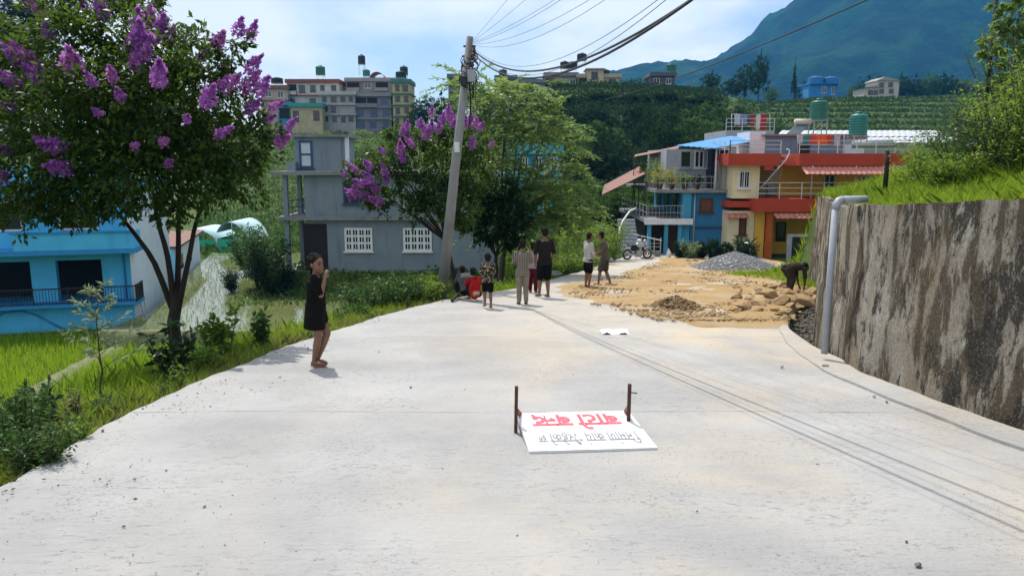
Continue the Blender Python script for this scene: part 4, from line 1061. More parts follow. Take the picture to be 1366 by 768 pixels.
# ------------------------------------------------------------------ house tools
class House:
    def __init__(s, name, label, cat, p, rz=0, group=None):
        s.L = Vector(p); s.root = tag(empty(name, p, rz), label, cat, group)
    def put(s, o, parent=None):
        if parent is None: o.parent = s.root; o.location = -s.L
        else: o.parent = parent
        return o
    def mb(s, name, mb, mat, parent=None): return s.put(mb.build(name, mat), parent)
    def box(s, name, mat, p0, p1, q0, q1, Y0, Y1, parent=None, bev=.0):
        x0, x1, z0, z1 = rect(p0, p1, q0, q1, Y0)
        return s.put(MB().box(x0, x1, Y0, Y1, z0, z1, bev).build(name, mat), parent)
    def win(s, p0, p1, q0, q1, Y, nx=2, ny=1, fm=None, gm=None, fw=.06, name='window', sill=True, bars=0):
        x0, x1, z0, z1 = rect(p0, p1, q0, q1, Y)
        return s.wwin(x0, x1, z0, z1, Y, nx, ny, fm, gm, fw, name, sill, bars)
    def wwin(s, x0, x1, z0, z1, Y, nx=2, ny=1, fm=None, gm=None, fw=.06, name='window', sill=True, bars=0):
        fm = fm or WHITE; gm = gm or GLASS; mb = MB()
        for i in range(nx+1):
            x = x0+(x1-x0-fw)*i/nx; mb.box(x, x+fw, Y-.07, Y+.04, z0, z1)
        for j in range(ny+1):
            z = z0+(z1-z0-fw)*j/ny; mb.box(x0+.003, x1-.003, Y-.066, Y+.036, z, z+fw)
        f = s.mb(name, mb, fm)
        for i in range(nx):
            for j in range(ny):
                a = x0+fw+(x1-x0-fw)*i/nx; b = x0+(x1-x0-fw)*(i+1)/nx; c = z0+fw+(z1-z0-fw)*j/ny; d = z0+(z1-z0-fw)*(j+1)/ny
                s.put(MB().box(a, b, Y-.03, Y-.012, c, d).build('pane', gm), f)
        if sill: s.put(MB().box(x0-.08, x1+.08, Y-.14, Y+.02, z0-.09, z0-.005).build('sill', fm), f)
        if bars:
            m2 = MB()
            for k in range(bars): x = x0+(x1-x0)*(k+.5)/bars; m2.box(x-.012, x+.012, Y-.11, Y-.085, z0, z1)
            s.put(m2.build('grille', fm), f)
        return f
    def rail(s, name, pts, h, mat, nb=None, rows=3, r=.022, post=1.2):
        mb = MB(); pts = [Vector(p) for p in pts]
        for a, b in zip(pts[:-1], pts[1:]):
            L = (b-a).length; k = max(1, int(L/post))
            for i in range(k+1):
                p = a.lerp(b, i/k); mb.bar(p, p+Vector((0,0,h)), r*2)
            for j in range(rows):
                z = Vector((0,0,h*(j+1)/rows)); mb.bar(a+z, b+z, r*1.7)
            if nb:
                k = int(L/nb)
                for i in range(k): p = a.lerp(b, (i+.5)/k); mb.bar(p+Vector((0,0,.03)), p+Vector((0,0,h)), r*.9)
        return s.mb(name, mb, mat)
def tank(px, pyb, Y, r, h, mat, label, stand=0.0, name='water_tank'):
    b = at(px, pyb, Y); t = tag(empty(name, b), label, 'water tank')
    prof = [(r*.94, stand), (r, stand+.03)]; nr = 7
    for i in range(nr):
        z = stand+.03+(h*.82)*(i/nr); dz = h*.82/nr
        prof += [(r*1.0, z+dz*.1), (r*1.0, z+dz*.6), (r*.955, z+dz*.7), (r*.955, z+dz*.95)]
    prof += [(r, stand+h*.86), (r*.8, stand+h*.94), (r*.36, stand+h*.97), (r*.36, stand+h*1.03), (r*.3, stand+h*1.05)]
    MB().lathe(prof, n=20).build('barrel', mat, t)
    MB().lathe([(r*.38, stand+h*1.0), (r*.40, stand+h*1.03), (r*.34, stand+h*1.07), (.01, stand+h*1.075)], n=14).build('lid', mat, t)
    if stand:
        mb = MB()
        for sx in (-1, 1):
            for sy in (-1, 1): mb.bar((sx*r*.75, sy*r*.75, -.02), (sx*r*.75, sy*r*.75, stand), .06)
        mb.box(-r*.85, r*.85, -r*.85, r*.85, stand-.05, stand)
        mb.bar((-r*.75, -r*.75, .05), (r*.75, -r*.75, stand*.9), .03); mb.bar((-r*.75, r*.75, .05), (r*.75, r*.75, stand*.9), .03)
        mb.build('stand', STEEL, t)
    return t
TGREEN = M('green_plastic', (.02,.16,.10), (.012,.11,.07), 3, .45, .03); TTEAL = M('teal_plastic', (.015,.20,.17), (.012,.14,.12), 3, .45, .03); TBLACK = M('black_plastic', (.016,.02,.022), None, 3, .5, .03)

# ------------------------------------------------------------------ grey plastered house, two storeys and a roof room
GREYP = M('grey_plaster', (.20,.245,.275), (.165,.20,.23), 1.2, .9, .25, .35); SLAB = M('slab_concrete', (.24,.24,.235), (.16,.16,.155), 2, .95, .4, .5)
BLUEF = M('blue_frame', (.03,.06,.16), None, 3, .5)
Yg = 46.0; g0 = at(530, 362, Yg)
H = House('grey_house', 'grey plastered two-storey house with white lattice windows below the road', 'house', (g0.x, Yg, g0.z))
zb = g0.z; X0 = at(408, 300, Yg).x; X1 = at(662, 300, Yg).x; XC = at(383, 300, Yg).x
z1 = at(500, 293, Yg).z; z2 = at(500, 233, Yg).z
H.mb('wall', MB().box(X0, X1, Yg, Yg+9, zb-.6, z1), GREYP); H.mb('wall', MB().box(X0, X1, Yg, Yg+9, z1+.02, z2), GREYP)
H.mb('floor_slab', MB().box(XC-.45, X1+.2, Yg-.35, Yg+9.2, z1-.02, z1+.20), SLAB)
H.mb('roof_slab', MB().box(XC-.75, X1+.35, Yg-.45, Yg+9.3, z2-.02, z2+.20), SLAB)
H.mb('plinth', MB().box(XC-.3, X1+.12, Yg-.14, Yg+9.1, zb-.9, zb+.06), SLAB)
for yy in (Yg-.1, Yg+3.0, Yg+6.2):
    H.mb('column', MB().box(XC-.13, XC+.13, yy, yy+.26, zb+.06, z1-.02), GREYP); H.mb('column', MB().box(XC-.13, XC+.13, yy, yy+.26, z1+.2, z2-.02), GREYP)
for p0, p1 in ((460,497),(538,576)):
    x0, x1, za, zc = rect(p0, p1, 304, 335, Yg)
    f = H.wwin(x0, x1, za, zc, Yg, 4, 3, WHITE, GLASS, .13)
    for i in range(4):
        xm = x0+.13+(x1-x0-.13)*(i+.5)/4-.065
        H.put(MB().box(xm-.025, xm+.025, Yg-.06, Yg-.02, za+.01, zc-.01).build('glazing_bar', WHITE), f)
H.win(458,500,243,272,Yg, 2, 1, M('dark_blue_paint', (.03,.05,.10), None, 3, .6), GLASS, .1)
H.win(590,622,243,272,Yg, 2, 1, M('dark_blue_paint', (.03,.05,.10)), GLASS, .1)
# veranda doorways: flat near-black panels painted as the shade inside
x0, x1, za, zc = rect(400, 437, 300, 360, Yg)
H.mb('doorway_shade', MB().box(x0+.3, x1, Yg-.02, Yg+.05, zb+.06, z1-.25), DARK)
H.mb('doorway_shade', MB().box(X0-.03, X0+.04, Yg+.7, Yg+2.0, z1+.2, z2-.5), DARK)
H.mb('doorway_shade', MB().box(X0-.03, X0+.04, Yg+.5, Yg+2.2, zb+.06, z1-.35), DARK)
H.rail('railing', [(XC, Yg, z1+.2), (XC, Yg+9, z1+.2)], .9, GREYP, None, 2, .03)
rx0, rx1, rz0, rz1 = rect(393, 455, 183, 226, Yg+1.5)
H.mb('roof_room', MB().box(rx0, rx1, Yg+1.5, Yg+5.5, z2+.19, rz1), GREYP); H.mb('roof_room_slab', MB().box(rx0-.25, rx1+.5, Yg+1.2, Yg+5.8, rz1, rz1+.16), SLAB)
H.mb('column', MB().box(rx1+.25, rx1+.47, Yg+1.5, Yg+1.72, z2+.2, rz1), WHITE)
d_ = H.win(399.5, 417, 188, 224, Yg+1.5, 1, 2, BLUEF, M('pale_curtain_glass', (.52,.58,.62), None, 2, .3), .12, 'door')
H.mb('cistern', MB().box(rx0-.4, rx0+.15, Yg+1.0, Yg+1.45, z2+.19, z2+.75), GREYP)
for dx in (.9, 2.0, 3.4, 5.1): H.mb('rebar', MB().tube([(rx1+dx, Yg+.4, z2+.15), (rx1+dx+.03, Yg+.4, z2+.75)], .03, 5), M('rust', (.16,.07,.035), (.09,.04,.025), 8, .9, .3))
# plants and things on the left house side
for i, (px, Y, h, w, mt) in enumerate([(350,46,4.2,3.0,BUSH),(362,44,3.4,2.4,WOOD),(335,52,3.0,2.6,BUSH),(372,43.4,2.0,2.0,WOOD)]):
    shrub('house_shrub', ['tall dark shrub','second dark shrub','light leafy shrub','low dark shrub'][i]+' growing against the veranda of the grey house', px, Y, h, w, 2800, .20, mt, 20, 'shrub')
shrub('house_shrub', 'round clipped bush at the edge of the flooded paddy', 329, 44.5, 1.5, 1.3, 1800, .12, WOOD, 18, 'shrub', x=at(329, 370, 47).x)

# ------------------------------------------------------------------ bright blue house on the left
BLUEH = M('bright_blue_plaster', (.09,.50,.80), (.07,.42,.70), 1.0, .85, .2, .25); BLUED = M('darker_blue_trim', (.03,.27,.58), (.025,.22,.48), 2, .8, .15, .2)
WHW = M('whitewash', (.66,.76,.84), (.56,.67,.76), 1.2, .9, .1, .06)
H = House('blue_house', 'bright blue two-storey house with dark veranda openings beside the paddy', 'house', (PC[0], PC[1], -7.0), A15)
class LH(House):
    pass
Lr = H.root
def lp(name, mat, x0, x1, y0, y1, z0, z1, parent=None):
    o = MB().box(x0, x1, y0, y1, z0, z1).build(name, mat); o.parent = parent or Lr; return o
lp('plinth', BLUEH, -13, 0, 0, 11, -.6, 1.30)
lp('floor_slab', BLUED, -13.1, .35, -.55, .9, 1.30, 1.45)
zt = 3.95
for x0, x1 in ((-1.5, 0), (-4.75, -3.6), (-7.6, -6.6), (-13, -10.2)): lp('wall', BLUEH, x0, x1, .6, 1.0, 1.45, zt)
lp('wall', DARK, -13, 0, 3.2, 3.4, 1.45, zt); lp('wall', BLUEH, -13, 0, 3.4, 11, 1.45, zt)  # near-black back wall has the veranda's shade put into its colour
for x0, x1 in ((-3.6, -1.5), (-6.6, -4.75)):
    lp('lintel', BLUEH, x0, x1, .6, 1.0, zt-.42, zt)
lp('side_wall', WHW, -.02, .03, .02, 11.02, -.6, zt+3.3)
lp('upper_slab', BLUED, -13.2, .45, -.75, 1.0, zt, zt+.24)
lp('upper_parapet', BLUEH, -4.95, .35, -.7, -.55, zt+.24, zt+1.05); lp('upper_parapet', BLUEH, .2, .35, -.55, 1.0, zt+.24, zt+1.05)
lp('parapet_cap', BLUED, -5.05, .42, -.78, -.48, zt+1.05, zt+1.15)
lp('upper_wall', BLUEH, -13, -.02, .8, 11, zt+.24, zt+3.2); lp('roof_slab', BLUED, -13.2, .4, .3, 11.2, zt+3.3, zt+3.5); lp('roof_parapet', BLUEH, -13, .2, .5, .7, zt+3.5, zt+4.3)
for x0, x1 in ((-3.2, -1.6), (-7.0, -5.0)):
    f = lp('window', WHITE, x0-.1, x1+.1, .74, .80, zt+1.1, zt+2.6); lp('pane', GLASS, x0, (x0+x1)/2-.04, .72, .745, zt+1.2, zt+2.5, f); lp('pane', GLASS, (x0+x1)/2+.04, x1, .72, .745, zt+1.2, zt+2.5, f)
mb = MB()
for a, b in (((-7.5,-.5,1.45),(.25,-.5,1.45)), ((.28,-.5,1.45),(.28,.9,1.45))):
    a, b = Vector(a), Vector(b); mb.bar(a+Vector((0,0,.8)), b+Vector((0,0,.8)), .06); mb.bar(a+Vector((0,0,.08)), b+Vector((0,0,.08)), .04)
    k = int((b-a).length/.14)
    for i in range(k+1): p = a.lerp(b, i/k); mb.bar(p, p+Vector((0,0,.8)), .022)
    for i in range(6): p = a.lerp(b, i/5); mb.bar(p, p+Vector((0,0,.88)), .06)
o = mb.build('railing', BLACK); o.parent = Lr
mb = MB(); mb.tube([(-7.5,-.04,.1),(-6.6,-.04,.75),(-5.9,-.04,1.1),(-5.2,-.04,1.15),(-4.5,-.04,.9),(-3.7,-.04,.35),(-3.3,-.04,.1)], .05, 6); o = mb.build('hose', BLUED); o.parent = Lr
mb = MB(); mb.tube([(-.45,.55,1.45),(-.45,.55,zt)], .045, 8); o = mb.build('downpipe', BLUED); o.parent = Lr
for y0 in (1.0, 1.9): mb = MB(); mb.tube([(.06,y0,1.3),(.35,y0-.5,.2),(.5,y0-.9,-.1)], .03, 6); o = mb.build('stay', STEEL); o.parent = Lr
H2 = tag(empty('low_white_house', (wall_x(50.2), 50.2, -7.0), A15), 'low whitewashed building with a brown eave behind the blue house', 'house')
for nm, mt, bxx in (('wall', WHW, (-5, 0, 0, 12, -.5, 2.7)), ('roof', M('brown_tin', (.20,.09,.06), None, 3, .7), (-5.3, .35, -.2, 12.3, 2.7, 2.85)), ('window', GLASS, (-.02, .02, 2, 3.4, 1, 2)), ('window', GLASS, (-.02, .02, 6, 7.4, 1, 2))):
    o = MB().box(*bxx).build(nm, mt); o.parent = H2
# tarpaulin shelters behind the flooded paddy
TARPW = M('white_tarp', (.42,.62,.66), (.36,.54,.58), 3, .6, .1); TARPG = M('green_tarp', (.03,.42,.24), (.025,.33,.2), 3, .6, .1)
def shelter(label, pxa, pxb, pyt, pyb, Y, mat, mat2):
    a = at(pxa, pyb, Y); b = at(pxb, pyb, Y); t_ = at((pxa+pxb)/2, pyt, Y)
    r_ = tag(empty('tarp_shelter', (a.x, Y, gz(a.x, Y))), label, 'shelter'); W = b.x-a.x; hh = t_.z-gz(a.x, Y)
    mb = MB(); n = 12; D = 5.5; vs = []
    for k in range(n+1):
        th = math.pi*k/n
        for rr_, y in ((1, 0), (1, D), (.985, D), (.985, 0)):
            vs.append((W/2-W/2*rr_*math.cos(th), y, hh*.5+hh*.4*rr_*math.sin(th)**1.5+.12*hh*math.cos(th)))
    fs = []
    for k in range(n):
        for j in range(4): j2 = (j+1) % 4; fs.append((4*k+j, 4*k+j2, 4*k+4+j2, 4*k+4+j))
    mb.add(vs, fs, True); mb.build('cover', mat, r_)
    MB().box(-.02, W+.02, -.05, -.02, hh*.1, hh*.45).build('end_sheet', mat2, r_)
    for x in (0.03, W/2, W-.03): MB().tube([(x, -.08, 0), (x, -.08, hh*.46 if x != W/2 else hh*.98)], .04, 6).build('pole', STEEL, r_)
    MB().box(.0, .03, .05, D, .1, hh*.46).build('side_sheet', mat2, r_)
shelter('white tarpaulin tunnel shelter with green end beyond the flooded paddy', 290, 333, 292, 330, 68, TARPW, TARPG)
shelter('lower pale tarpaulin shelter beside the white tunnel shelter', 240, 290, 303, 335, 72, TARPW, TARPG)

rs = np.random.RandomState(63); n = 600; Y = 4+12*rs.rand(n)**1.2; X = xL(Y)+.05+.9*rs.rand(n)**2.2; kp = fbm(X, Y, .7, 3, 64) > -.05; X, Y = X[kp], Y[kp]
V, F = leaf_quads(np.stack([X, Y, zroad(Y)+.008], 1), np.stack([rs.normal(size=len(X)), rs.normal(size=len(X)), .0*X], 1), .026, rs, .45, 0, .05)
kind(tag(link('leaf_litter', np_mesh('leaf_litter', V, F), leaf_mat('dead_leaf', (.05,.04,.025), (.16,.12,.07), .1)), 'dead leaves and twigs blown along the road edge', 'leaf litter'), 'stuff')

WM = [BUSH, HEDGE, SILV, WOODL, DRYG]; rg = random.Random(17)
for i in range(26):
    Y = 4.6+13.5*rg.random(); x = float(xL(Y))-.12-1.1*rg.random(); k = rg.randrange(5)
    shrub('verge_weed', ['dark leafy weed','bright leafy weed','silvery weed','broad-leaved weed','dry straw-coloured weed'][k]+' sprouting from the grass verge along the road', 0, Y, rg.uniform(.16,.42), rg.uniform(.15,.4), rg.choice([90,160,220]), rg.choice([.035,.05,.07]), WM[k], rg.choice([4,6,9]), 'weed', 'weeds along the road verge', rg.choice([.25,.4,.6]), x=x, stalk=rg.random() < .5)

# ------------------------------------------------------------------ blue house with tin roof
CYAN_LIT = M('blue_plaster_lit', (.06,.33,.50), (.05,.27,.42), 1.2, .88, .2, .3); CYAN_SHADE = M('blue_plaster_shaded', (.03,.17,.33), (.025,.14,.28), 1.5, .88, .2, .25)  # lit and shaded copies of one plaster; side sunlight put into the colour
TINO = M('orange_tin', (.20,.058,.034), (.155,.045,.028), 2, .6, .1, .2); BROWN = M('brown_wood', (.09,.035,.02), (.06,.025,.015), 5, .7, .2)
TINB = M('blue_tin', (.07,.30,.62), (.055,.25,.54), 1.5, .45, .05)
PALE = M('pale_grey_wall', (.36,.38,.42), (.28,.30,.34), 1.5, .9, .2, .3)
Yb = 47.0; b0 = at(915, 340, Yb)
H = House('blue_tin_roof_house', 'cyan-blue two-storey house with a blue tin roof and outdoor stairs', 'house', (b0.x, Yb, b0.z))
xa = at(921, 300, Yb).x; xb = at(974, 300, Yb).x; zg = zr(Yb)-.3
zs1 = at(900, 292, Yb).z; zs2 = at(920, 257, Yb).z; ztp = at(930, 198, Yb).z
H.mb('wall', MB().box(xa, xb, Yb, Yb+12, zg, zs1), CYAN_SHADE); H.mb('wall', MB().box(xa, xb, Yb+.01, Yb+12, zs1, zs2), CYAN_SHADE)
H.mb('side_wall', MB().box(xa-.06, xa-.005, Yb-.05, Yb+12, zs1+.02, zs2), CYAN_LIT)
H.mb('corner_pier', MB().box(xa-.55, xa-.07, Yb-.08, Yb+.5, zg, zs2), CYAN_LIT)
H.mb('band', MB().box(*rect(927,968,302,305,Yb)[:2], Yb-.06, Yb-.01, rect(927,968,302,305,Yb)[2], rect(927,968,302,305,Yb)[3]), BLUEF)
H.win(933,951,264,283,Yb,1,1,BROWN,M('brown_shutter', (.14,.05,.03), (.10,.04,.025), 6, .7),.12)
H.mb('downpipe', MB().tube([(xa+.2, Yb-.08, zg), (xa+.2, Yb-.08, zs2)], .05, 8), STEEL)
for k, yy in enumerate((1.0, 3.7, 6.6, 9.4)):
    f = H.mb('tall_window', MB().box(xa-.12, xa-.05, Yb+yy-.08, Yb+yy+1.18, zs1+.25, zs2-.25), CYAN_SHADE)
    H.put(MB().box(xa-.14, xa-.115, Yb+yy, Yb+yy+1.1, zs1+.32, zs2-.32).build('pane', GLASS), f)
# first-floor gallery slab with white edge, solid near-black wall below painted as shade
xl = at(842, 290, Yb+6).x
H.mb('gallery_slab', MB().box(xa-2.9, xa-.05, Yb-.6, Yb+11, zs1-.22, zs1), SLAB); H.mb('gallery_edge', MB().box(xa-3.0, xa-.02, Yb-.72, Yb-.605, zs1-.30, zs1+.06), WHITE)
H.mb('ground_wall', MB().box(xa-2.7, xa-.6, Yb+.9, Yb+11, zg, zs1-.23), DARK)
for x in (xa-2.75, xa-1.7, xa-.85): H.mb('column', MB().box(x, x+.22, Yb-.45, Yb-.2, zg, zs1-.22), CYAN_LIT)
H.mb('door', MB().box(xa-1.45, xa-.62, Yb+.82, Yb+.9, zg, zg+2.2), BROWN)
H.rail('gallery_railing', [(xa-2.85, Yb-.5, zs1), (xa-.6, Yb-.5, zs1)], .85, STEEL, .22, 2, .018); H.rail('gallery_railing', [(xa-2.85, Yb-.5, zs1), (xa-2.85, Yb+10, zs1)], .85, STEEL, None, 2, .02)
# upper terrace and room
H.mb('terrace_slab', MB().box(xa-2.3, xb+.2, Yb-.3, Yb+12, zs2, zs2+.2), SLAB)
H.rail('terrace_railing', [(xa-2.2, Yb+8, zs2+.2), (xa-2.2, Yb-.2, zs2+.2), (xa+1.3, Yb-.2, zs2+.2)], .8, STEEL, .3, 2, .018)
H.mb('post', MB().tube([(xa+1.4, Yb-.1, zs2+.1), (xa+1.4, Yb-.1, ztp)], .05, 8), WHITE)
H.mb('upper_room', MB().box(xa-1.2, xa+1.4, Yb+2.2, Yb+9, zs2+.2, ztp-.02), PALE)
for p0, p1 in ((907,922),(926,939),(943,951)): H.win(p0, p1, 201, 224, Yb+2.2, 2 if p0 == 926 else 1, 1, WHITE if p0 > 920 else PALE, GLASS, .08)
H.mb('upper_side', MB().box(xa+1.45, xb, Yb+1.2, Yb+8, zs2+.2, ztp), M('navy_wall', (.02,.025,.06), None, 2, .85))
mb = MB()
for k in range(12): x = xa+1.5+(xb-xa-1.5)*(k+.5)/12; mb.box(x-.02, x+.02, Yb+.1, Yb+.14, zs2+.2, zs2+1.9)
mb.box(xa+1.45, xb, Yb+.09, Yb+.15, zs2+1.9, zs2+1.96); H.mb('bar_screen', mb, STEEL)
def tin(H, name, corners, mat, th=.03, wave=.04, pitch=.35):
    """corrugated sheet between 4 corners (a,b along ridges; a-d along slope)"""
    a, b, c, d = map(Vector, corners); n = max(6, int((b-a).length/pitch)*2)
    nrm = (b-a).cross(d-a).normalized()
    if nrm.z < 0: nrm = -nrm
    vs = []
    for i in range(n+1):
        t = i/n; o = nrm*(wave*.5*(1 if i % 2 else -1))
        p = a.lerp(b, t)+o; q = d.lerp(c, t)+o
        vs += [p, q, q-nrm*th, p-nrm*th]
    fs = []
    for i in range(n):
        for j in range(4): j2 = (j+1) % 4; fs.append((4*i+j, 4*i+j2, 4*i+4+j2, 4*i+4+j))
    fs += [(0,1,2,3), (4*n+3,4*n+2,4*n+1,4*n)]
    mb = MB().add(vs, fs); return H.mb(name, mb, mat)
zr0 = ztp
ra = at(899, 194, Yb-.8); rb = at(953, 197.5, Yb-.8)
tin(H, 'tin_roof', [ra, rb, Vector((at(1024,184.5,Yb+7).x, Yb+7, at(1024,184.5,Yb+7).z)), Vector((at(972,181.5,Yb+7).x, Yb+7, at(972,181.5,Yb+7).z))], TINB)
# two separate orange tin awning sheets on posts to the left
def sheet(label, pA, pB, pC, pD, posts):
    q = [at(*p) for p in (pA, pB, pC, pD)]
    b = min(q, key=lambda v: v.z); hh = House('tin_canopy', label, 'canopy', (b.x, b.y, gz(b.x, b.y)))
    tin(hh, 'roof_sheet', q, TINO, .04, .05, .4)
    for k in posts:
        p = q[k]; hh.mb('post', MB().tube([(p.x, p.y, gz(p.x, p.y)-.1), (p.x, p.y, p.z-.03)], .03, 7), DARK)
    return hh
sheet('narrow orange tin canopy left of the blue tin roof', (846,208.5,52), (848,206.5,56), (906,195,54), (905,197.5,50.5), (0, 1, 2, 3))
sheet('broad sloping orange tin canopy beyond the hedge', (803,259,50), (806,247,57), (853,222,57), (861,231,50), (0, 1, 2, 3))
# outdoor stairs with white handrail
sx0 = at(828, 318, Yb-.6).x; sx1 = at(846, 318, Yb-.6).x
S = House('outdoor_stairs', 'concrete outdoor stairs with white curved handrail beside the blue house', 'stairs', (sx0, Yb-.6, zg))
nst = 10; zt_ = zs1-.1
for k in range(nst):
    z = zr(Yb)+.1+(zt_-zr(Yb)-.1)*(k+1)/nst; y = Yb-1.6+.27*k
    S.mb('step', MB().box(sx0, sx1+.25, y, y+.31, z-.16, z), PALE); S.mb('riser', MB().box(sx0+.05, sx1+.2, y+.05, y+.29, zr(Yb)-.3, z-.16), SLAB)
S.mb('handrail', MB().tube([at(824,344,Yb-1.5), at(825,318,Yb-1.5), at(827,304,Yb-1.0), at(832,293,Yb-.4), at(840,282,Yb+.6), at(848,278,Yb+1.4)], .06, 7), WHITE)
# low fence and planter by the stairs
FEN = House('yard_fence', 'low dark railing fence beside the parked motorbike', 'fence', tuple(at(850, 340, Yb-2.2)))
fz = zr(Yb-2.2); fa = at(847, 330, Yb-2.4).x; fb_ = at(881, 330, Yb-2.4).x
mb = MB(); mb.box(fa, fb_, Yb-2.5, Yb-2.35, fz-.2, fz+.35); FEN.mb('kerb_wall', mb, SLAB)
for k in range(5): x = fa+(fb_-fa)*k/4; FEN.mb('post', MB().bar((x, Yb-2.42, fz+.3), (x, Yb-2.42, fz+1.15), .05), STEEL)
FEN.mb('rail', MB().bar((fa-.1, Yb-2.42, fz+1.35), (fb_+.05, Yb-2.42, fz+.98), .06), WHITE)
for z in (.6, .8): FEN.mb('rail', MB().bar((fa, Yb-2.42, fz+z), (fb_, Yb-2.42, fz+z), .03), STEEL)
# potted plants on the terrace
def pot_plant(label, x, y, z, h, w, mat, n=700):
    t = tag(empty('potted_plant', (x, y, z)), label, 'plant')
    MB().lathe([(.13,0),(.19,.26),(.21,.27),(.21,.31),(.17,.31),(.16,.25)], n=12).build('pot', TINO, t)
    rs_ = np.random.RandomState(int(abs(x*100)) % 9999); V, F = lobe_leaves([(0,0,.3+h*.5,w*.5,w*.5,h*.55),(w*.25,0,.3+h*.3,w*.35,w*.35,h*.35),(-w*.25,.1,.3+h*.35,w*.35,w*.35,h*.35)], n, .13, rs_, .35, .3)
    link('foliage', np_mesh('foliage', V, F), mat, t); MB().tube([(0,0,.2),(0,0,.3+h*.6)], .02, 5).build('stem', BARK, t)
for i, (dx, dy, h, w, mt, lab) in enumerate([(-1.9,.5,1.3,1.1,YELL,'yellow-leaved potted plant at the terrace corner of the blue house'),(-1.2,.3,1.2,1.0,YELL,'second yellow-green potted plant along the terrace railing'),(-1.9,2.5,1.6,1.3,HEDGE,'bushy green potted plant on the terrace behind the yellow ones'),(-.4,.2,.8,.8,HEDGE,'small green potted plant mid-terrace of the blue house'),(.4,.3,.7,.6,DARKL,'dark green potted plant near the white terrace post'),(-1.9,4.5,1.7,1.5,HEDGE,'large green potted shrub at the back of the terrace')]):
    pot_plant(lab, xa+dx, Yb+dy, zs2+.2, h, w, mt)

# ------------------------------------------------------------------ yellow house with red slabs
YEL = M('yellow_plaster', (.78,.50,.07), (.70,.44,.06), 1.3, .85, .15, .15); CREAM = M('cream_plaster', (.76,.65,.42), (.68,.57,.36), 1.3, .85, .15, .15)
RED = M('red_orange_paint', (.42,.05,.018), (.35,.04,.016), 1.5, .7, .1, .2); ORANGE = M('orange_paint', (.55,.13,.02), None, 2, .7, .1)
PINKT = M('pink_tin', (.50,.20,.16), (.42,.15,.12), 2, .6, .1, .25)
Yy = 46.0; y0 = at(1000, 335, Yy)
H = House('yellow_house', 'yellow two-storey house with red-orange slab edges and roof railing', 'house', (y0.x, Yy, zr(Yy)))
zg = zr(Yy)-.25
def zat(py, Y=Yy): return at(1000, py, Y).z
def xat(px, Y=Yy): return at(px, 260, Y).x
zA, zB, zC, zD = zat(281), zat(264), zat(221), zat(205)
XE = xat(1205)
H.mb('ground_wing', MB().box(xat(971), xat(1006), Yy-.3, Yy+8, zg, zA), CREAM); H.mb('upper_wing', MB().box(xat(975), xat(1010), Yy-.29, Yy+8, zB-.02, zC), CREAM)
H.mb('pillar', MB().box(xat(1007), xat(1020), Yy-.28, Yy+.4, zg, zA), YEL); H.mb('pillar', MB().box(xat(1021), xat(1028), Yy-.75, Yy-.3, zg, zA), ORANGE)
H.mb('ground_back_wall', MB().box(xat(1010), XE, Yy+2.6, Yy+8, zg, zA), YEL); H.mb('upper_back_wall', MB().box(xat(1010), XE, Yy+2.6, Yy+8, zB, zC), YEL)
H.mb('stair_wall', MB().box(xat(1012), xat(1056), Yy+2.5, Yy+2.58, zB+.02, zC), M('dull_yellow', (.46,.36,.16), (.38,.30,.15), 1.3, .9, .2, .3))  # duller yellow panel behind the stair
H.mb('balcony_slab', MB().box(xat(999), XE, Yy-1.2, Yy+8, zA, zB), RED); H.mb('slab_band', MB().box(xat(969), xat(999)-.005, Yy-.55, Yy+8, zat(276), zat(268)), RED)
H.mb('roof_slab', MB().box(xat(964), xat(1032), Yy-.9, Yy+8, zC, zD), RED); H.mb('roof_slab', MB().box(xat(1056), XE+.3, Yy-.9, Yy+8, zC, zD), RED); H.mb('roof_slab', MB().box(xat(1032)+.004, xat(1056)-.004, Yy+1.8, Yy+8, zC, zD-.15), RED)
H.mb('slab_drop', MB().box(xat(1012), xat(1023), Yy-.88, Yy-.6, zat(227), zC), RED)
H.win(985,1000,228,251,Yy-.3,2,1,WHITE,GLASS,.07,bars=5)
H.win(985.5,995.5,288,313,Yy-.3,1,1,BROWN,M('brown_shutter', (.14,.05,.03)),.1,'window')
H.win(1098,1113,232,262,Yy+2.6,2,1,WHITE,GLASS,.07,'door',False); H.win(1035,1048,296,322,Yy+2.6,1,1,DARK,GLASS,.06,'door',False)
H.win(1148,1160,234,255,Yy+2.6,2,1,WHITE,GLASS,.07)
H.mb('recess_shade', MB().box(xat(1028), xat(1050), Yy+2.5, Yy+2.58, zg, zA), DARK)  # flat near-black panel painted as shade under the balcony
H.mb('ac_unit', MB().box(xat(1040), xat(1052), Yy+2.2, Yy+2.49, zB+.05, zB+.7, .02), PALE)
for p0, p1, pya, pyb, dp, nm in ((965,996,284,290.5,.9,'window_awning'),(1024,1078,283,291,1.3,'door_awning'),(1059,1185,222.5,232,1.7,'balcony_awning')):
    base_y = Yy-.32 if p0 == 965 else (Yy-1.25 if p0 == 1024 else Yy-.95)
    a = Vector((xat(p0), base_y, zat(pya))); b = Vector((xat(p1), base_y, zat(pya)))
    c = Vector((xat(p1), base_y-dp*.5, zat(pyb, base_y-dp*.5))); d = Vector((xat(p0), base_y-dp*.5, zat(pyb, base_y-dp*.5)))
    tin(H, nm, [a, b, c, d], PINKT, .03, .05, .3)
RAILM = M('pale_rail', (.55,.55,.53), None, 4, .5, .03)
H.rail('balcony_railing', [(xat(1002), Yy-1.1, zB), (XE, Yy-1.1, zB)], .95, RAILM, None, 3, .022, 1.3)
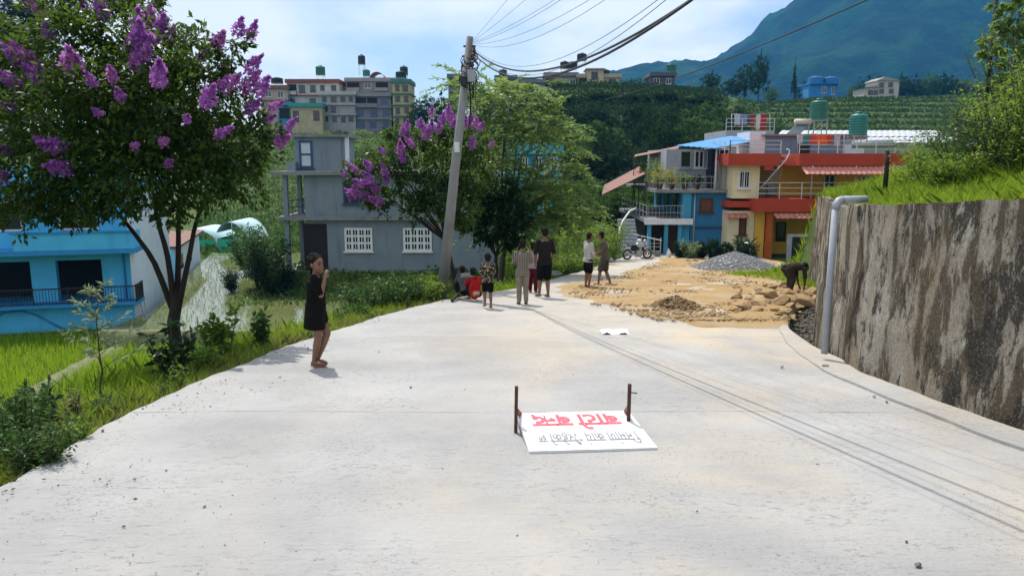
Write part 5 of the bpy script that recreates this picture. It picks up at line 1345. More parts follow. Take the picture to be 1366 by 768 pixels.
H.rail('roof_railing', [(xat(966), Yy+6, zD), (xat(966), Yy-.8, zD), (xat(1032), Yy-.8, zD)], .75, RAILM, None, 3, .022, 1.1); H.rail('roof_railing', [(xat(1056), Yy-.8, zD), (XE, Yy-.8, zD)], .75, RAILM, None, 3, .022, 1.1)
for p in (1073, 1130, 1165): H.mb('balcony_post', MB().tube([(xat(p), Yy-1.0, zB), (xat(p), Yy-1.0, zC)], .035, 7), RAILM)
# stair to the roof with curved handrail
ns = 9
for k in range(ns):
    f = (k+.5)/ns; x = xat(1017)+(xat(1047)-xat(1017))*f; z = zB+(zD-zB-.1)*(k+1)/ns
    H.mb('stair_step', MB().box(x-.14, x+.2, Yy+.4, Yy+1.3, z-.08, z), PALE)
H.mb('stair_handrail', MB().tube([at(1013,252,Yy+.3), at(1022,243,Yy+.3), at(1035,228,Yy+.3), at(1049,213,Yy+.3), at(1053,205,Yy+.3), at(1053,200,Yy+.3), at(1049,199,Yy+.3)], .045, 7), WHITE)
mb = MB()
for k in range(9): p = at(1015+k*3.6, 250-k*4.0, Yy+.3); mb.bar(p, p-Vector((0,0,.85)), .022)
H.mb('stair_balusters', mb, STEEL)
H.mb('yard_wall', MB().box(xat(1031), xat(1072), Yy-3.0, Yy-2.8, zg-.2, zat(313, Yy-3)), PALE); H.mb('yard_gate', MB().box(xat(1036), xat(1066), Yy-3.06, Yy-3.01, zg, zat(316, Yy-3)), DARK)
H.mb('meter_box', MB().box(xat(1000), xat(1003), Yy-.36, Yy-.3, zat(300), zat(297)), WHITE)
# roof things: blue roof room, solar heater, tanks, washing
RB = House('roof_cabin', 'grey-blue cabin behind the railing on the yellow house roof', 'cabin', (xat(1065), Yy+5, zD))
x0, x1 = xat(1018, Yy+5), xat(1120, Yy+5)
RB.mb('wall', MB().box(x0, x1, Yy+5, Yy+9, zD-.02, zD+1.2), M('grey_blue_wall', (.16,.25,.33), (.13,.2,.27), 1.5, .9, .2, .3)); RB.mb('roof', MB().box(x0-.3, x1+.3, Yy+4.7, Yy+9.2, zD+1.2, zD+1.32), SLAB)
RB.mb('white_panel', MB().box(xat(997, Yy+5), x0-.01, Yy+5.1, Yy+8, zD-.02, zD+1.5), WHITE)
RB.win(1064,1080,193,206,Yy+5,1,1,BROWN,GLASS,.08)
SOL = House('solar_heater', 'tilted solar water heater with horizontal drum on the roof', 'solar heater', (xat(1058), Yy+6, zD+1.32))
sa = at(1043, 184, Yy+5.2); sb = at(1062, 184, Yy+5.2); sc_ = at(1080, 165, Yy+6.6); sd = at(1063, 165, Yy+6.6)
tin(SOL, 'collector', [sa, sb, sc_, sd], M('collector_glass', (.10,.12,.15), (.16,.18,.20), 3, .2, .02, metal=.3), .06, .03, .12)
SOL.mb('drum', MB().tube([sd+Vector((-.1,.1,.1)), sc_+Vector((.1,.1,.1))], .22, 14), M('cream_drum', (.55,.50,.40), None, 3, .5))
for p in (sd, sc_): SOL.mb('leg', MB().bar((p.x, p.y+.1, zD+1.3), (p.x, p.y+.1, p.z), .05), STEEL)
tank(1090, 183, Yy+7, .60, 1.35, TGREEN, 'dark green water tank on a tall stand above the roof cabin', 1.15)
tank(1143.5, 190, Yy+3, .56, 1.4, TTEAL, 'teal ribbed water tank beside the washing on the yellow house roof', .42)
def cloth(label, px, pyt, Y, w, h, col, i, name='hanging_cloth'):
    p = at(px, pyt, Y); t = MB(); n = 8; vs = []
    for k in range(n+1):
        u = k/n-.5
        for j in range(5):
            v = j/4; y = .05*math.sin(u*14+i)*(0.3+v)
            vs.append((u*w*(1-.12*v), y, -v*h+.02*math.sin(u*9+i*2)))
    nb = len(vs); vs += [(x, y+.012, z) for x, y, z in vs]
    fs = [(k*5+j, (k+1)*5+j, (k+1)*5+j+1, k*5+j+1) for k in range(n) for j in range(4)]
    fs += [tuple(q+nb for q in reversed(f)) for f in fs]
    t.add(vs, fs, True); o = t.build(name, M('cloth_%d' % i, col, None, 6, .9, .1)); o.location = p
    return tag(o, label, 'laundry', 'washing hung on the roofs')
L1 = Yy+1.5
for i, (px, w, h, col, lab) in enumerate([(1068,.35,.5,(.5,.52,.52),'white cloth at the end of the roof washing line'),(1076,.35,.6,(.03,.26,.24),'teal cloth on the roof washing line'),(1085,.4,.55,(.62,.07,.02),'red-orange garment on the roof washing line'),(1097,.7,.6,(.75,.12,.01),'broad bright orange cloth on the roof washing line'),(1107,.35,.5,(.5,.06,.02),'dark red garment beside the orange cloth'),(1117,.4,.7,(.45,.47,.5),'grey-white garment beside the teal water tank')]):
    cloth(lab, px, 180, L1, w, h, col, i)
ln = MB(); ln.tube([at(1064,180.5,L1), at(1090,181.5,L1), at(1126,180,L1)], .012, 5); ln.tube([at(1064,180,L1), at(1064,206,L1)], .025, 6); ln.tube([at(1126,180,L1), at(1126,206,L1)], .025, 6)
tag(ln.build('washing_line', STEEL), 'washing line on two poles over the yellow house roof', 'washing line')
L2 = Yb+14
for i, (px, w, h, col, lab) in enumerate([(984,.5,.8,(.45,.48,.6),'pale blue cloth hanging above the blue tin roof'),(993,.5,.8,(.2,.25,.45),'blue cloth hanging above the blue tin roof'),(1004,.35,1.0,(.35,.03,.06),'maroon garment hanging above the blue tin roof'),(1012,.4,1.1,(.6,.55,.55),'white garment hanging above the blue tin roof'),(1019,.5,1.3,(.45,.02,.03),'long red cloth hanging above the blue tin roof')]):
    cloth(lab, px, 153, L2, w, h, col, 10+i)
ln = MB(); ln.tube([at(976,152.5,L2), at(1000,153,L2), at(1027,151.5,L2)], .015, 5)
for p in (976, 1027): ln.tube([at(p,152,L2), at(p,205,L2)], .03, 6)
tag(ln.build('washing_line', STEEL), 'washing line behind the blue tin roof', 'washing line')
BKH = House('rear_house', 'grey flat-roofed house block with railing behind the blue tin roof', 'house', tuple(at(1000, 200, Yb+13)))
x0, x1, z0, z1_ = rect(968, 1032, 174, 215, Yb+13.2)
BKH.mb('wall', MB().box(x0, x1, Yb+13.2, Yb+20, z0-6, z1_), PALE); BKH.rail('railing', [(x0, Yb+13.3, z1_), (x1, Yb+13.3, z1_)], .9, RAILM, None, 3, .025); BKH.win(975, 985, 183, 195, Yb+13.2, 2, 1)
# long pale sheet roofs behind the yellow house
TINW = M('pale_tin', (.46,.48,.50), (.38,.40,.42), 1.2, .5, .05, .2)
for i, (p0, p1, q0, q1, Ya, Yb2, lab) in enumerate([(1035,1260,174,182,78,92,'long low shed with pale sheet roof behind the yellow house'),(1150,1290,183,190,66,72,'shorter white-roofed shed beyond the grassy bank')]):
    S_ = House('sheet_roof_shed', lab, 'shed', tuple(at((p0+p1)/2, q1+12, Ya)))
    a, b = at(p0, q1, Ya), at(p1, q1, Ya); c, d = at(p1-8, q0, Yb2), at(p0+8, q0, Yb2)
    tin(S_, 'sheet_roof', [a, b, c, d], TINW, .05, .06, .6); S_.mb('wall', MB().box(a.x+.5, b.x-.5, Ya+.6, Yb2-.6, gz(a.x, Ya)-.5, a.z-.08), PALE)
PV = at(1165, 193, 60); tag(MB().tube([at(1138,192.5,60), at(1190,191.5,60)], .32, 14).build('steel_drum', STEEL), 'horizontal galvanised cylinder lying beyond the roof parapet', 'drum')
# topiary bushes at the foot of the houses
for i, (px, py0, py1, w, Y) in enumerate([(935,318,342,.62,42.5),(951,316,345,.75,41.8),(969,320,345,.7,41.5)]):
    b = at(px, py1, Y); h = (py1-py0)/1000*Y; t = tag(empty('clipped_bush', (b.x, Y, zr(Y)-.05)), ['smallest','tallest','roundest'][i]+' clipped evergreen bush in front of the cyan-blue house', 'bush')
    rs_ = np.random.RandomState(i); V, F = lobe_leaves([(0,0,h*.52,w*.55,w*.55,h*.52)], 2600, .09, rs_, .5, .75)
    link('foliage', np_mesh('foliage', V, F), WOOD, t); MB().tube([(0,0,0),(0,0,h*.6)], .04, 6).build('stem', BARK, t)
shrub('garden_shrub', 'pale silvery shrub left of the clipped bushes', 918, 42.5, 1.35, 1.1, 1500, .14, SILV, 14, 'shrub')
shrub('garden_shrub', 'tall dark pointed shrub beside the silvery shrub', 906, 43, 1.2, .7, 900, .14, WOOD, 10, 'shrub')
shrub('spiky_plant', 'spiky dark palm-like plant at the corner of the yellow house', 984, 43, 1.4, 1.5, 420, .5, DARKL, 8, 'plant', width=.14)
shrub('spiky_plant', 'low spiky plant under the brown shuttered window', 998, 43.5, 1.0, 1.2, 300, .4, DARKL, 6, 'plant', width=.14)

# ------------------------------------------------------------------ houses on the ridges
RR = random.Random(41)
def ridge(label, p0, p1, q0, q1, Y, col, trim, rows, cols, depth=9, parapet=True, win=None, name='ridge_house', wcol=None, proj=0, winrect=None):
    x0, x1, z0, z1 = rect(p0, p1, q0, q1, Y); g = min(gz((x0+x1)/2, Y), z0)-2.5
    H = House(name, label, 'house', ((x0+x1)/2, Y, g))
    wm = M('wall_%02x%02x%02x' % tuple(int(c*255) for c in col), col, None, .6, .9, .15, .4); tm = M('trim_%02x%02x%02x' % tuple(int(c*255) for c in trim), trim, None, .8, .8, .1, .3)
    H.mb('wall', MB().box(x0, x1, Y, Y+depth, g, z1), wm)
    st = (z1-z0)/rows
    for r in range(1, rows+1): H.mb('floor_slab' if r < rows else 'roof_slab', MB().box(x0-.35, x1+.35, Y-.55, Y+depth+.3, z0+st*r-.16, z0+st*r+.1), tm)
    if parapet: H.mb('parapet', MB().box(x0-.3, x1+.3, Y-.5, Y-.36, z1+.1, z1+.75), tm); H.mb('parapet', MB().box(x0-.3, x0-.16, Y-.35, Y+depth, z1+.1, z1+.75), tm); H.mb('parapet', MB().box(x1+.16, x1+.3, Y-.35, Y+depth, z1+.1, z1+.75), tm)
    fm = wcol or WHITE
    for r in range(rows):
        for c in range(cols):
            cx_ = x0+(x1-x0)*(c+.5)/cols; w = min(1.5, (x1-x0)/cols*.55); zb_ = z0+st*r
            q = RR.random(); w *= RR.uniform(.75, 1.15); cx_ += RR.uniform(-.2, .2)
            if q < .10 and rows*cols > 2: continue
            if q < .32 and (x1-x0)/cols > 2.2:
                bw = (x1-x0)/cols*.42
                o = H.mb('balcony_shade', MB().box(cx_-bw, cx_+bw, Y-.03, Y+.05, zb_+.15, zb_+st*.84), DARK); H.put(MB().box(cx_-bw-.1, cx_+bw+.1, Y-1.0, Y-.02, zb_+.02, zb_+.16).build('balcony_floor', tm), o); H.put(MB().box(cx_-bw-.1, cx_+bw+.1, Y-1.0, Y-.9, zb_+.16, zb_+st*.33).build('balustrade', wm if RR.random() < .5 else tm), o)  # near-black panel on the wall, shade of an opening put into colour
            else: H.wwin(cx_-w/2, cx_+w/2, zb_+st*RR.uniform(.2,.34), zb_+st*.78, Y, 2, 1, fm, GLASS, .08)
    return H
YR = 186
BW = M('brown_wood', (.09,.035,.02)); BP = M('bright_blue_frame', (.05,.14,.45), None, 3, .6)
ridge('pale house with red trim at the left end of the ridge cluster', 349, 384, 118, 150, YR+6, (.42,.36,.27), (.24,.10,.06), 2, 2)
hB = ridge('white house with broad red-brown parapet on the left ridge', 383, 452, 110, 145, YR+8, (.52,.50,.44), (.26,.07,.04), 2, 5, wcol=BW)
hC = ridge('cream house with teal roof edge on the left ridge', 388, 430, 142, 168, YR-4, (.46,.40,.24), (.04,.30,.28), 1, 3, wcol=BW, parapet=True)
hC2 = ridge('small blue-green house beside the teal-edged house on the ridge', 371, 387, 140, 168, YR-2, (.06,.24,.32), (.05,.22,.42), 1, 1)
hD = ridge('white two-storey house with balconies mid-cluster on the left ridge', 428, 474, 126, 166, YR-1, (.34,.34,.34), (.44,.43,.42), 3, 4, wcol=BW)
hE = ridge('large grey block with blue windows on the left ridge', 474, 522, 128, 174, YR, (.22,.22,.24), (.27,.27,.28), 3, 3, wcol=BP)
hE2 = ridge('brownish top block carrying red roof clutter on the left ridge', 462, 540, 108, 150, YR+12, (.27,.22,.20), (.33,.29,.28), 3, 4)
hE3 = ridge('cream corner tower with green balcony slab on the left ridge', 524, 547, 110, 170, YR-2, (.44,.40,.22), (.06,.22,.17), 4, 2, wcol=BW)
for nm, px, py, Y, r, h, mt, lab, st in [('t',483,99,YR+14,.95,2.3,TBLACK,'black water tank highest on the grey ridge block',2.6),('t',489,104,YR+12,.95,1.6,TTEAL,'teal water tank beside the highest black tank on the ridge',0.6),('t',428,108,YR+10,1.2,2.2,TGREEN,'green water tank on the red-brown parapet house',1.6),('t',370,116,YR+9,1.5,1.4,TBLACK,'wide black water tank on the left-end ridge house',1.0),('t',535,106,YR+2,1.3,1.5,TBLACK,'black water tank on the cream corner tower',0.5),('t',539,104,YR+4,1.0,2.0,TBLACK,'second black water tank on the cream corner tower',0.9)]:
    tank(px, py+1, Y, r, h, mt, lab, st)
RC = House('roof_canopy', 'red roof canopy over the brownish ridge block', 'canopy', tuple(at(500, 107, YR+14)))
x0, x1, z0, z1_ = rect(493, 512, 97, 106, YR+14)
RC.mb('canopy', MB().tube([(x0, YR+14, z0+.5), (x0, YR+20, z0+.5)], .05, 5), STEEL); mb = MB(); vs = []
for k in range(9):
    th = math.pi*k/8
    for y in (YR+14, YR+20): vs.append(((x0+x1)/2-(x1-x0)/2*math.cos(th), y, z0+(z1_-z0)*math.sin(th)+.2))
mb.add(vs, [(2*k, 2*k+1, 2*k+3, 2*k+2) for k in range(8)], True); RC.mb('cover', mb, M('red_sheet', (.36,.10,.10), None, 2, .7))
# right ridge
hH = ridge('cream flat-roofed block on the ridge above the dark wood', 771, 827, 103, 128, YR, (.52,.45,.28), (.42,.36,.26), 2, 3, wcol=BW)
ridge('cream stair tower rising over the ridge block', 783, 805, 92, 128, YR-.8, (.54,.47,.30), (.40,.34,.25), 2, 1, 6, False, wcol=BW, name='stair_tower')
ridge('grey-beige low house left of the cream ridge block', 727, 770, 101, 124, YR+3, (.33,.30,.26), (.26,.24,.23), 1, 3)
ridge('small grey-blue house on the ridge behind the wires', 661, 689, 105, 124, YR+4, (.16,.20,.25), (.12,.15,.19), 1, 2)
ridge('low grey house between the small blue and beige ridge houses', 690, 727, 110, 126, YR+2, (.20,.21,.23), (.17,.18,.2), 1, 2, 8)
ridge('tiny grey house peeping over the trees right of the pole', 598, 616, 103, 124, YR+6, (.2,.22,.22), (.16,.17,.18), 1, 1, 6)
ridge('small white house with blue trim below the dark block', 828, 845, 122, 138, YR-3, (.45,.50,.54), (.1,.2,.4), 1, 1, 6, False)
hJ = ridge('dark grey unfinished block on the ridge right of the cream block', 868, 900, 101, 132, YR+2, (.085,.09,.105), (.10,.105,.12), 2, 2)
ridge('lower dark grey wing of the unfinished ridge block', 846, 870, 117, 134, YR, (.075,.08,.09), (.1,.1,.11), 1, 1, 7)
ridge('small pinkish house with red roof right of the dark block', 899, 922, 124, 134, YR+1, (.42,.34,.28), (.36,.10,.06), 1, 2, 7, False)
for px, py, r, h, mt, lab, st in [(753,95,1.1,1.7,TBLACK,'left black water tank on the beige ridge house',.9),(763,94,1.3,1.6,TBLACK,'black water tank between the two others over the beige house',.7),(776,86,1.2,1.7,TBLACK,'black water tank beside the cream stair tower',1.2),(808,101,1.0,1.4,TBLACK,'black water tank right of the cream stair tower',.3),(895,98,1.3,1.8,TGREEN,'green water tank on the dark grey ridge block',.7),(671,104,1.0,1.6,TBLACK,'dark water tank on the small grey-blue ridge house',.7)]:
    tank(px, py+2, YR+3, r, h, mt, lab, st)
S_ = House('white_shed', 'shed with a bright white sheet roof among trees on the ridge', 'shed', tuple(at(672, 135, 150)))
a, b, c, d = at(652,131,150), at(692,131,150), at(688,120,160), at(655,120,160); tin(S_, 'sheet_roof', [a, b, c, d], TINW, .05, .06, .7); S_.mb('wall', MB().box(a.x+.4, b.x-.4, 150.5, 159, a.z-6, a.z-.1), PALE)
# blue-roofed house half hidden behind the feathery tree
hT = ridge('turquoise house half hidden behind the feathery tree', 676, 746, 203, 262, 62, (.04,.30,.44), (.05,.38,.52), 2, 4, 8)
# houses over the tea terraces
hU = ridge('bright blue house on the terraced tea hillside', 1079, 1118, 112, 130, 262, (.04,.24,.56), (.06,.30,.62), 1, 3, 10, False)
TBL = M('blue_plastic', (.03,.22,.55), None, 3, .5)
tank(1088, 113, 263, 2.6, 2.6, TBL, 'left blue roof tank of the blue tea-hill house', 0.0); tank(1108, 113, 263, 2.9, 2.4, TBL, 'right blue roof tank of the blue tea-hill house', 0.0)
W = House('farmhouse', 'white two-storey farmhouse with gabled roof above the tea terraces', 'house', tuple(at(1175, 127, 268)))
x0, x1, z0, z1_ = rect(1152, 1199, 108, 129, 268); xm = x0+(x1-x0)*.38
W.mb('wall', MB().box(xm, x1, 268, 277, z0-3, z1_), M('farm_white', (.50,.46,.40), None, .6, .9, .15, .3)); W.mb('low_wing', MB().box(x0, xm, 267.4, 276, z0-3, z0+(z1_-z0)*.55), M('farm_white', (.50,.46,.40)))
W.mb('gable_roof', MB().prism([(xm-.6, z1_), (x1+.6, z1_), ((xm+x1)/2-1.5, z1_+1.3)], 267.4, 277.5), M('farm_roof', (.34,.30,.27), None, .6, .9, .1, .3)); W.mb('wing_roof', MB().prism([(x0-.5, z0+(z1_-z0)*.55), (xm, z0+(z1_-z0)*.55), (xm, z0+(z1_-z0)*.72)], 266.8, 276.5), M('farm_roof', (.34,.30,.27)))
for i, (p, q) in enumerate([(1176,121.5),(1189,121.5),(1188,113),(1160,123.5),(1167,123.5),(1176,113.5)]):
    c_ = at(p, q, 268); W.wwin(c_.x-.8, c_.x+.8, c_.z-.8, c_.z+.7, 267.4 if p < 1170 else 268, 2, 1, BW, GLASS, .15)
# gravel yard patch on the slope behind the grey house

# ------------------------------------------------------------------ people
def remesh(mb, voxel, smooth_it=4):
    me = mb.mesh('tmp'); ob = bpy.data.objects.new('tmp', me); COL.objects.link(ob)
    r = ob.modifiers.new('r', 'REMESH'); r.mode = 'VOXEL'; r.voxel_size = voxel; r.use_smooth_shade = True
    s = ob.modifiers.new('s', 'SMOOTH'); s.factor = .5; s.iterations = smooth_it
    dg = bpy.context.evaluated_depsgraph_get(); out = bpy.data.meshes.new_from_object(ob.evaluated_get(dg))
    bpy.data.objects.remove(ob); bpy.data.meshes.remove(me); return out
def cap(mb, p, q, r0, r1, n=10):
    """capsule with tapered radius"""
    p, q = Vector(p), Vector(q); d = q-p; L = max(d.length, 1e-5); u = d/L
    pts = []; rad = []
    for k in range(4): a = math.pi/2*(k/4.); pts.append(p-u*r0*math.cos(a)*.98); rad.append(max(r0*math.sin(a), .0005))
    for t in (0, .5, 1): pts.append(p+d*t); rad.append(r0+(r1-r0)*t)
    for k in range(3, -1, -1): a = math.pi/2*(k/4.); pts.append(q+u*r1*math.cos(a)*.98); rad.append(max(r1*math.sin(a), .0005))
    mb.tube(pts, rad, n)
def loft(mb, rings, n=16):
    """rings: (centre, rx, ry, side-vector, fwd-vector)"""
    vs = []
    for c, rx_, ry_, s, f in rings:
        for k in range(n): a = 2*math.pi*k/n; vs.append(Vector(c)+Vector(s)*rx_*math.cos(a)+Vector(f)*ry_*math.sin(a))
    m = len(rings); fs = [(i*n+k, i*n+(k+1)%n, (i+1)*n+(k+1)%n, (i+1)*n+k) for i in range(m-1) for k in range(n)]
    fs += [tuple(range(n-1, -1, -1)), tuple((m-1)*n+k for k in range(n))]
    mb.add(vs, fs, True)
SKIN = M('brown_skin', (.22,.115,.07), (.18,.09,.055), 6, .55, .05); SKIND = M('dark_skin', (.13,.07,.045), (.10,.05,.035), 6, .55, .05)
HAIR = M('black_hair', (.012,.010,.009), (.02,.016,.013), 20, .75, .6, spec=.08); SOLE = M('dark_rubber', (.03,.026,.024), None, 6, .8)
def person(label, feet, rz, H, J={}, tops=None, bottoms=None, headk=1.0, skin=None, vox=.0042, hairlen=0.0, heady=0.0, lean=0.0, fist=.5, spine=None, shoe=None, armk=1.0, loose=False, messy=0):
    """normalised joints, x right, y forward; J overrides"""
    skin = skin or SKIN
    D = dict(pelvis=(0,0,.52), chest=(0,0,.71), neck=(0,.0,.825), head=(0,.012,.925), shL=(-.098,0,.80), shR=(.098,0,.80), elL=(-.125,-.01,.63), elR=(.125,-.01,.63), wrL=(-.13,.03,.485), wrR=(.13,.03,.485),
             hipL=(-.048,0,.50), hipR=(.048,0,.50), knL=(-.052,.01,.275), knR=(.052,.01,.275), anL=(-.055,-.01,.045), anR=(.055,-.01,.045), toeL=(-.062,.085,.018), toeR=(.062,.085,.018)); D.update(J)
    g = {k: Vector(v)*H for k, v in D.items()}
    root = tag(empty('person', feet, rz), label, 'person')
    hk = headk*H
    sp = [g['pelvis'], g['pelvis'].lerp(g['chest'], .5), g['chest'], g['neck']]
    if spine: sp[1] = Vector(spine)*H
    side = (g['shR']-g['shL']).normalized(); hs = (g['hipR']-g['hipL']).normalized()
    def basis(i):
        d = (sp[min(i+1,3)]-sp[max(i-1,0)]).normalized(); s = hs.lerp(side, i/3.); f = d.cross(s)
        if f.length < 1e-4: f = Vector((0,1,0))
        f.normalize(); return f.cross(d).normalized(), f
    def torso(mb, k, zlo=0.0, hi=1.0, flare=1.0):
        if loose and k > 1.0: k = k*.88
        bs = [basis(i) for i in range(4)]
        R = [(sp[0]-(sp[1]-sp[0])*.35, .070*flare, .056*flare, 0), (sp[0], .088*flare, .064*flare, 0), (sp[0].lerp(sp[1],.55), .080, .058, 1), (sp[1], .077, .056, 1), (sp[1].lerp(sp[2],.5), .084, .060, 1), (sp[2], .094, .064, 2), (sp[2].lerp(sp[3],.55), .088, .055, 2), (sp[2].lerp(sp[3],.85), .055, .042, 3)]
        if loose and k > 1.0: R = [(c, max(rx_, .082) if i < 2 or rx_ > .06 else rx_, max(ry_, .066) if i < 2 or rx_ > .06 else ry_, i) for c, rx_, ry_, i in R]
        R = R[int(zlo):]
        loft(mb, [(c, rx_*H*k, ry_*H*k, -bs[i][0], bs[i][1]) for c, rx_, ry_, i in R])
    mb = MB(); torso(mb, 1.0)
    cap(mb, g['neck']-Vector((0,0,.02*H)), g['head'], .030*H, .030*H)
    hd = g['head']; rotz = Matrix.Rotation(heady, 3, 'Z')
    def hp(x, y, z): return hd + rotz @ Vector((x*hk, y*hk, z*hk))
    mb.ell(hp(0,-.004,.012), (.046*hk, .056*hk, .058*hk), 14, 10, rotz); mb.ell(hp(0,.016,-.022), (.036*hk, .042*hk, .046*hk), 12, 8, rotz)
    cap(mb, hp(0,.052,.006), hp(0,.062,-.012), .005*hk, .009*hk, 6)
    for s in (-1, 1): mb.ell(hp(s*.047,-.002,-.002), (.006*hk,.012*hk,.018*hk), 8, 6, rotz)
    cap(mb, hp(-.012,.052,-.030), hp(.012,.052,-.030), .006*hk, .006*hk, 6)
    for S in 'LR':
        sh, el, wr = g['sh'+S], g['el'+S], g['wr'+S]; cap(mb, sh, el, .030*H*armk, .024*H*armk); cap(mb, el, wr, .025*H*armk, .016*H*armk)
        u = (wr-el).normalized(); sd = Vector((1 if S == 'L' else -1, 0, 0)); sd = (sd-u*sd.dot(u))
        if sd.length < .1: sd = Vector((0,1,0))-u*u.y
        sd.normalize(); nrm = u.cross(sd).normalized(); tt = Vector(D.get('palm'+S, (0,0,0)))
        palm = wr+u*.030*H; R_ = Matrix((nrm*.016*H, sd*.011*H, u*.030*H)).transposed()
        b0 = len(mb.v); mb.ell((0,0,0), (1,1,1), 10, 8); mb.v[b0:] = [tuple(palm+R_ @ Vector(v)) for v in mb.v[b0:]]
        for k, ln in enumerate((.036,.042,.039,.030)):
            o = palm+u*.022*H+nrm*(k-1.5)*.0095*H; m_ = o+u*ln*H*.55+sd*fist*.010*H; t_ = m_+(u*(1-fist)+sd*fist)*ln*H*.5
            cap(mb, o, m_, .0056*H, .0052*H, 6); cap(mb, m_, t_, .0052*H, .0045*H, 6)
        th = palm-nrm*.014*H-u*.008*H; cap(mb, th, th-nrm*.014*H+u*.022*H+sd*.008*H, .0068*H, .0055*H, 6)
        hip, kn, an, toe = g['hip'+S], g['kn'+S], g['an'+S], g['toe'+S]
        cap(mb, hip, kn, .052*H, .033*H); cap(mb, kn, kn.lerp(an,.35), .033*H, .034*H); cap(mb, kn.lerp(an,.35), an, .034*H, .019*H)
        heel = an+(an-toe).normalized()*.012*H-Vector((0,0,.022*H)); cap(mb, heel, an, .019*H, .020*H, 8); cap(mb, heel, an.lerp(toe,.6)-Vector((0,0,.004*H)), .019*H, .020*H, 8); cap(mb, an.lerp(toe,.6)-Vector((0,0,.004*H)), toe, .021*H, .013*H, 8)
        so = MB(); d = (toe-heel); dh = Vector((d.x, d.y, 0)).normalized(); pr_ = Vector((-dh.y, dh.x, 0)); zb = min(heel.z, toe.z)
        c = (heel+toe)/2; c.z = (heel.z+toe.z)/2-.015*H; so.obox(c, d*.62, pr_*.026*H, Vector((0,0,.006*H))); so.build('sandal', shoe or SOLE, root)
    link('body', remesh(mb, vox*H), skin, root)
    # hair and face
    mb = MB(); mb.ell(hp(0,-.012,.024), (.051*hk,.056*hk,.056*hk), 14, 10, rotz); mb.ell(hp(0,-.028,-.002), (.047*hk,.038*hk,.05*hk), 12, 8, rotz)
    if hairlen: cap(mb, hp(0,-.045,.0), hp(0,-.05,-hairlen), .03*hk, .018*hk)
    rq = random.Random(int(H*1000))
    for _ in range(10+messy):
        a_ = rq.uniform(0, 6.28); e_ = rq.uniform(-.1, 1.4); rr_ = (.05+rq.uniform(-.004, .008))*hk
        mb.ell(hd+rotz @ Vector((rr_*math.cos(a_)*math.cos(e_)*.95, rr_*math.sin(a_)*math.cos(e_)*.9-.022*hk, rr_*math.sin(e_)+.022*hk)), (.014*hk,)*3, 6, 5)
    hm = remesh(mb, vox*H*1.1, 1)
    link('hair', hm, HAIR, root)
    for s in (-1, 1):
        mb = MB(); mb.ell(hp(s*.019,.0525,.004), (.0075*hk,.004*hk,.0045*hk), 8, 6, rotz); mb.build('eye', HAIR, root)
        mb = MB(); cap(mb, hp(s*.010,.053,.017), hp(s*.028,.049,.018), .0022*hk, .002*hk, 5); mb.build('eyebrow', HAIR, root)
    # clothes
    if tops:
        mt, sl, drop, k = tops; mb = MB(); torso(mb, k, 0 if drop else 1, flare=1.0)
        if drop:
            bs = basis(0); p0 = sp[0]; dn = (sp[0]-sp[1]).normalized()
            loft(mb, [(p0-dn*.02*H, .090*H*k, .068*H*k, -bs[0], bs[1]), (p0+dn*drop*H*.5, .096*H*k, .074*H*k, -bs[0], bs[1]), (p0+dn*drop*H, .100*H*k, .078*H*k, -bs[0], bs[1])] if not loose else [(p0-dn*.04*H, .082*H*k*.9, .070*H*k*.9, -bs[0], bs[1]), (p0+dn*drop*H, .084*H*k*.9, .074*H*k*.9, -bs[0], bs[1])])
        for S in 'LR':
            sh, el, wr = g['sh'+S], g['el'+S], g['wr'+S]
            if sl <= 1: cap(mb, sh, sh.lerp(el, sl), .036*H, .035*H)
            else: cap(mb, sh, el, .040*H, .032*H); cap(mb, el, el.lerp(wr, sl-1), .032*H, .026*H)
        link('top', remesh(mb, vox*H*1.25, 3), mt, root)
    if bottoms:
        mt, ln, k = bottoms; mb = MB(); bs = basis(0)
        loft(mb, [(sp[0]-(sp[1]-sp[0])*.42, .080*H, .066*H, -bs[0], bs[1]), (sp[0], .095*H, .071*H, -bs[0], bs[1]), (sp[0].lerp(sp[1],.35), .086*H, .064*H, -bs[0], bs[1])])
        for S in 'LR':
            hip, kn, an = g['hip'+S], g['kn'+S], g['an'+S]
            if ln <= 1: cap(mb, hip, hip.lerp(kn, ln), .060*H*k, .050*H*k)
            else: cap(mb, hip, kn, .060*H*k, .042*H*k); cap(mb, kn, kn.lerp(an, ln-1), .042*H*k, .034*H*k)
        link('bottoms', remesh(mb, vox*H*1.25, 3), mt, root)
    return root
def fabric(name, c, c2=None):
    if name in MATS: return MATS[name]
    m, n, l = mat_new(name); nt = m.node_tree
    col = node_mix(nt, node_ramp(nt, node_noise(nt, 7, 4, .6), .35, .65), c, c2 or tuple(v*.65 for v in c))
    finish(nt, col, .95, node_noise(nt, 1.0, 4, .6, mscale=(16, 16, 7), dist=1.2), 1.0, .035, spec=.12)
    MATS[name] = m; return m
BLK = fabric('black_cotton', (.009,.008,.008)); MAROON = fabric('maroon_cotton', (.10,.012,.018)); GREYC = fabric('grey_cotton', (.11,.12,.125)); WHITEC = fabric('white_cotton', (.50,.50,.49)); OLIVE = fabric('olive_cotton', (.13,.115,.085)); KHAKI = fabric('khaki_cotton', (.30,.27,.21)); DKSH = fabric('dark_shirt', (.022,.019,.019)); PINKC = fabric('pale_pink_cotton', (.46,.36,.35)); REDC = fabric('red_nylon', (.42,.018,.018)); BROWNC = fabric('brown_cloth', (.055,.038,.03))
m, n_, l_ = mat_new('plaid_cotton'); nt = m.node_tree; tcn = n_.new('ShaderNodeTexCoord'); sx_ = n_.new('ShaderNodeSeparateXYZ'); l_.new(tcn.outputs['Object'], sx_.inputs[0])
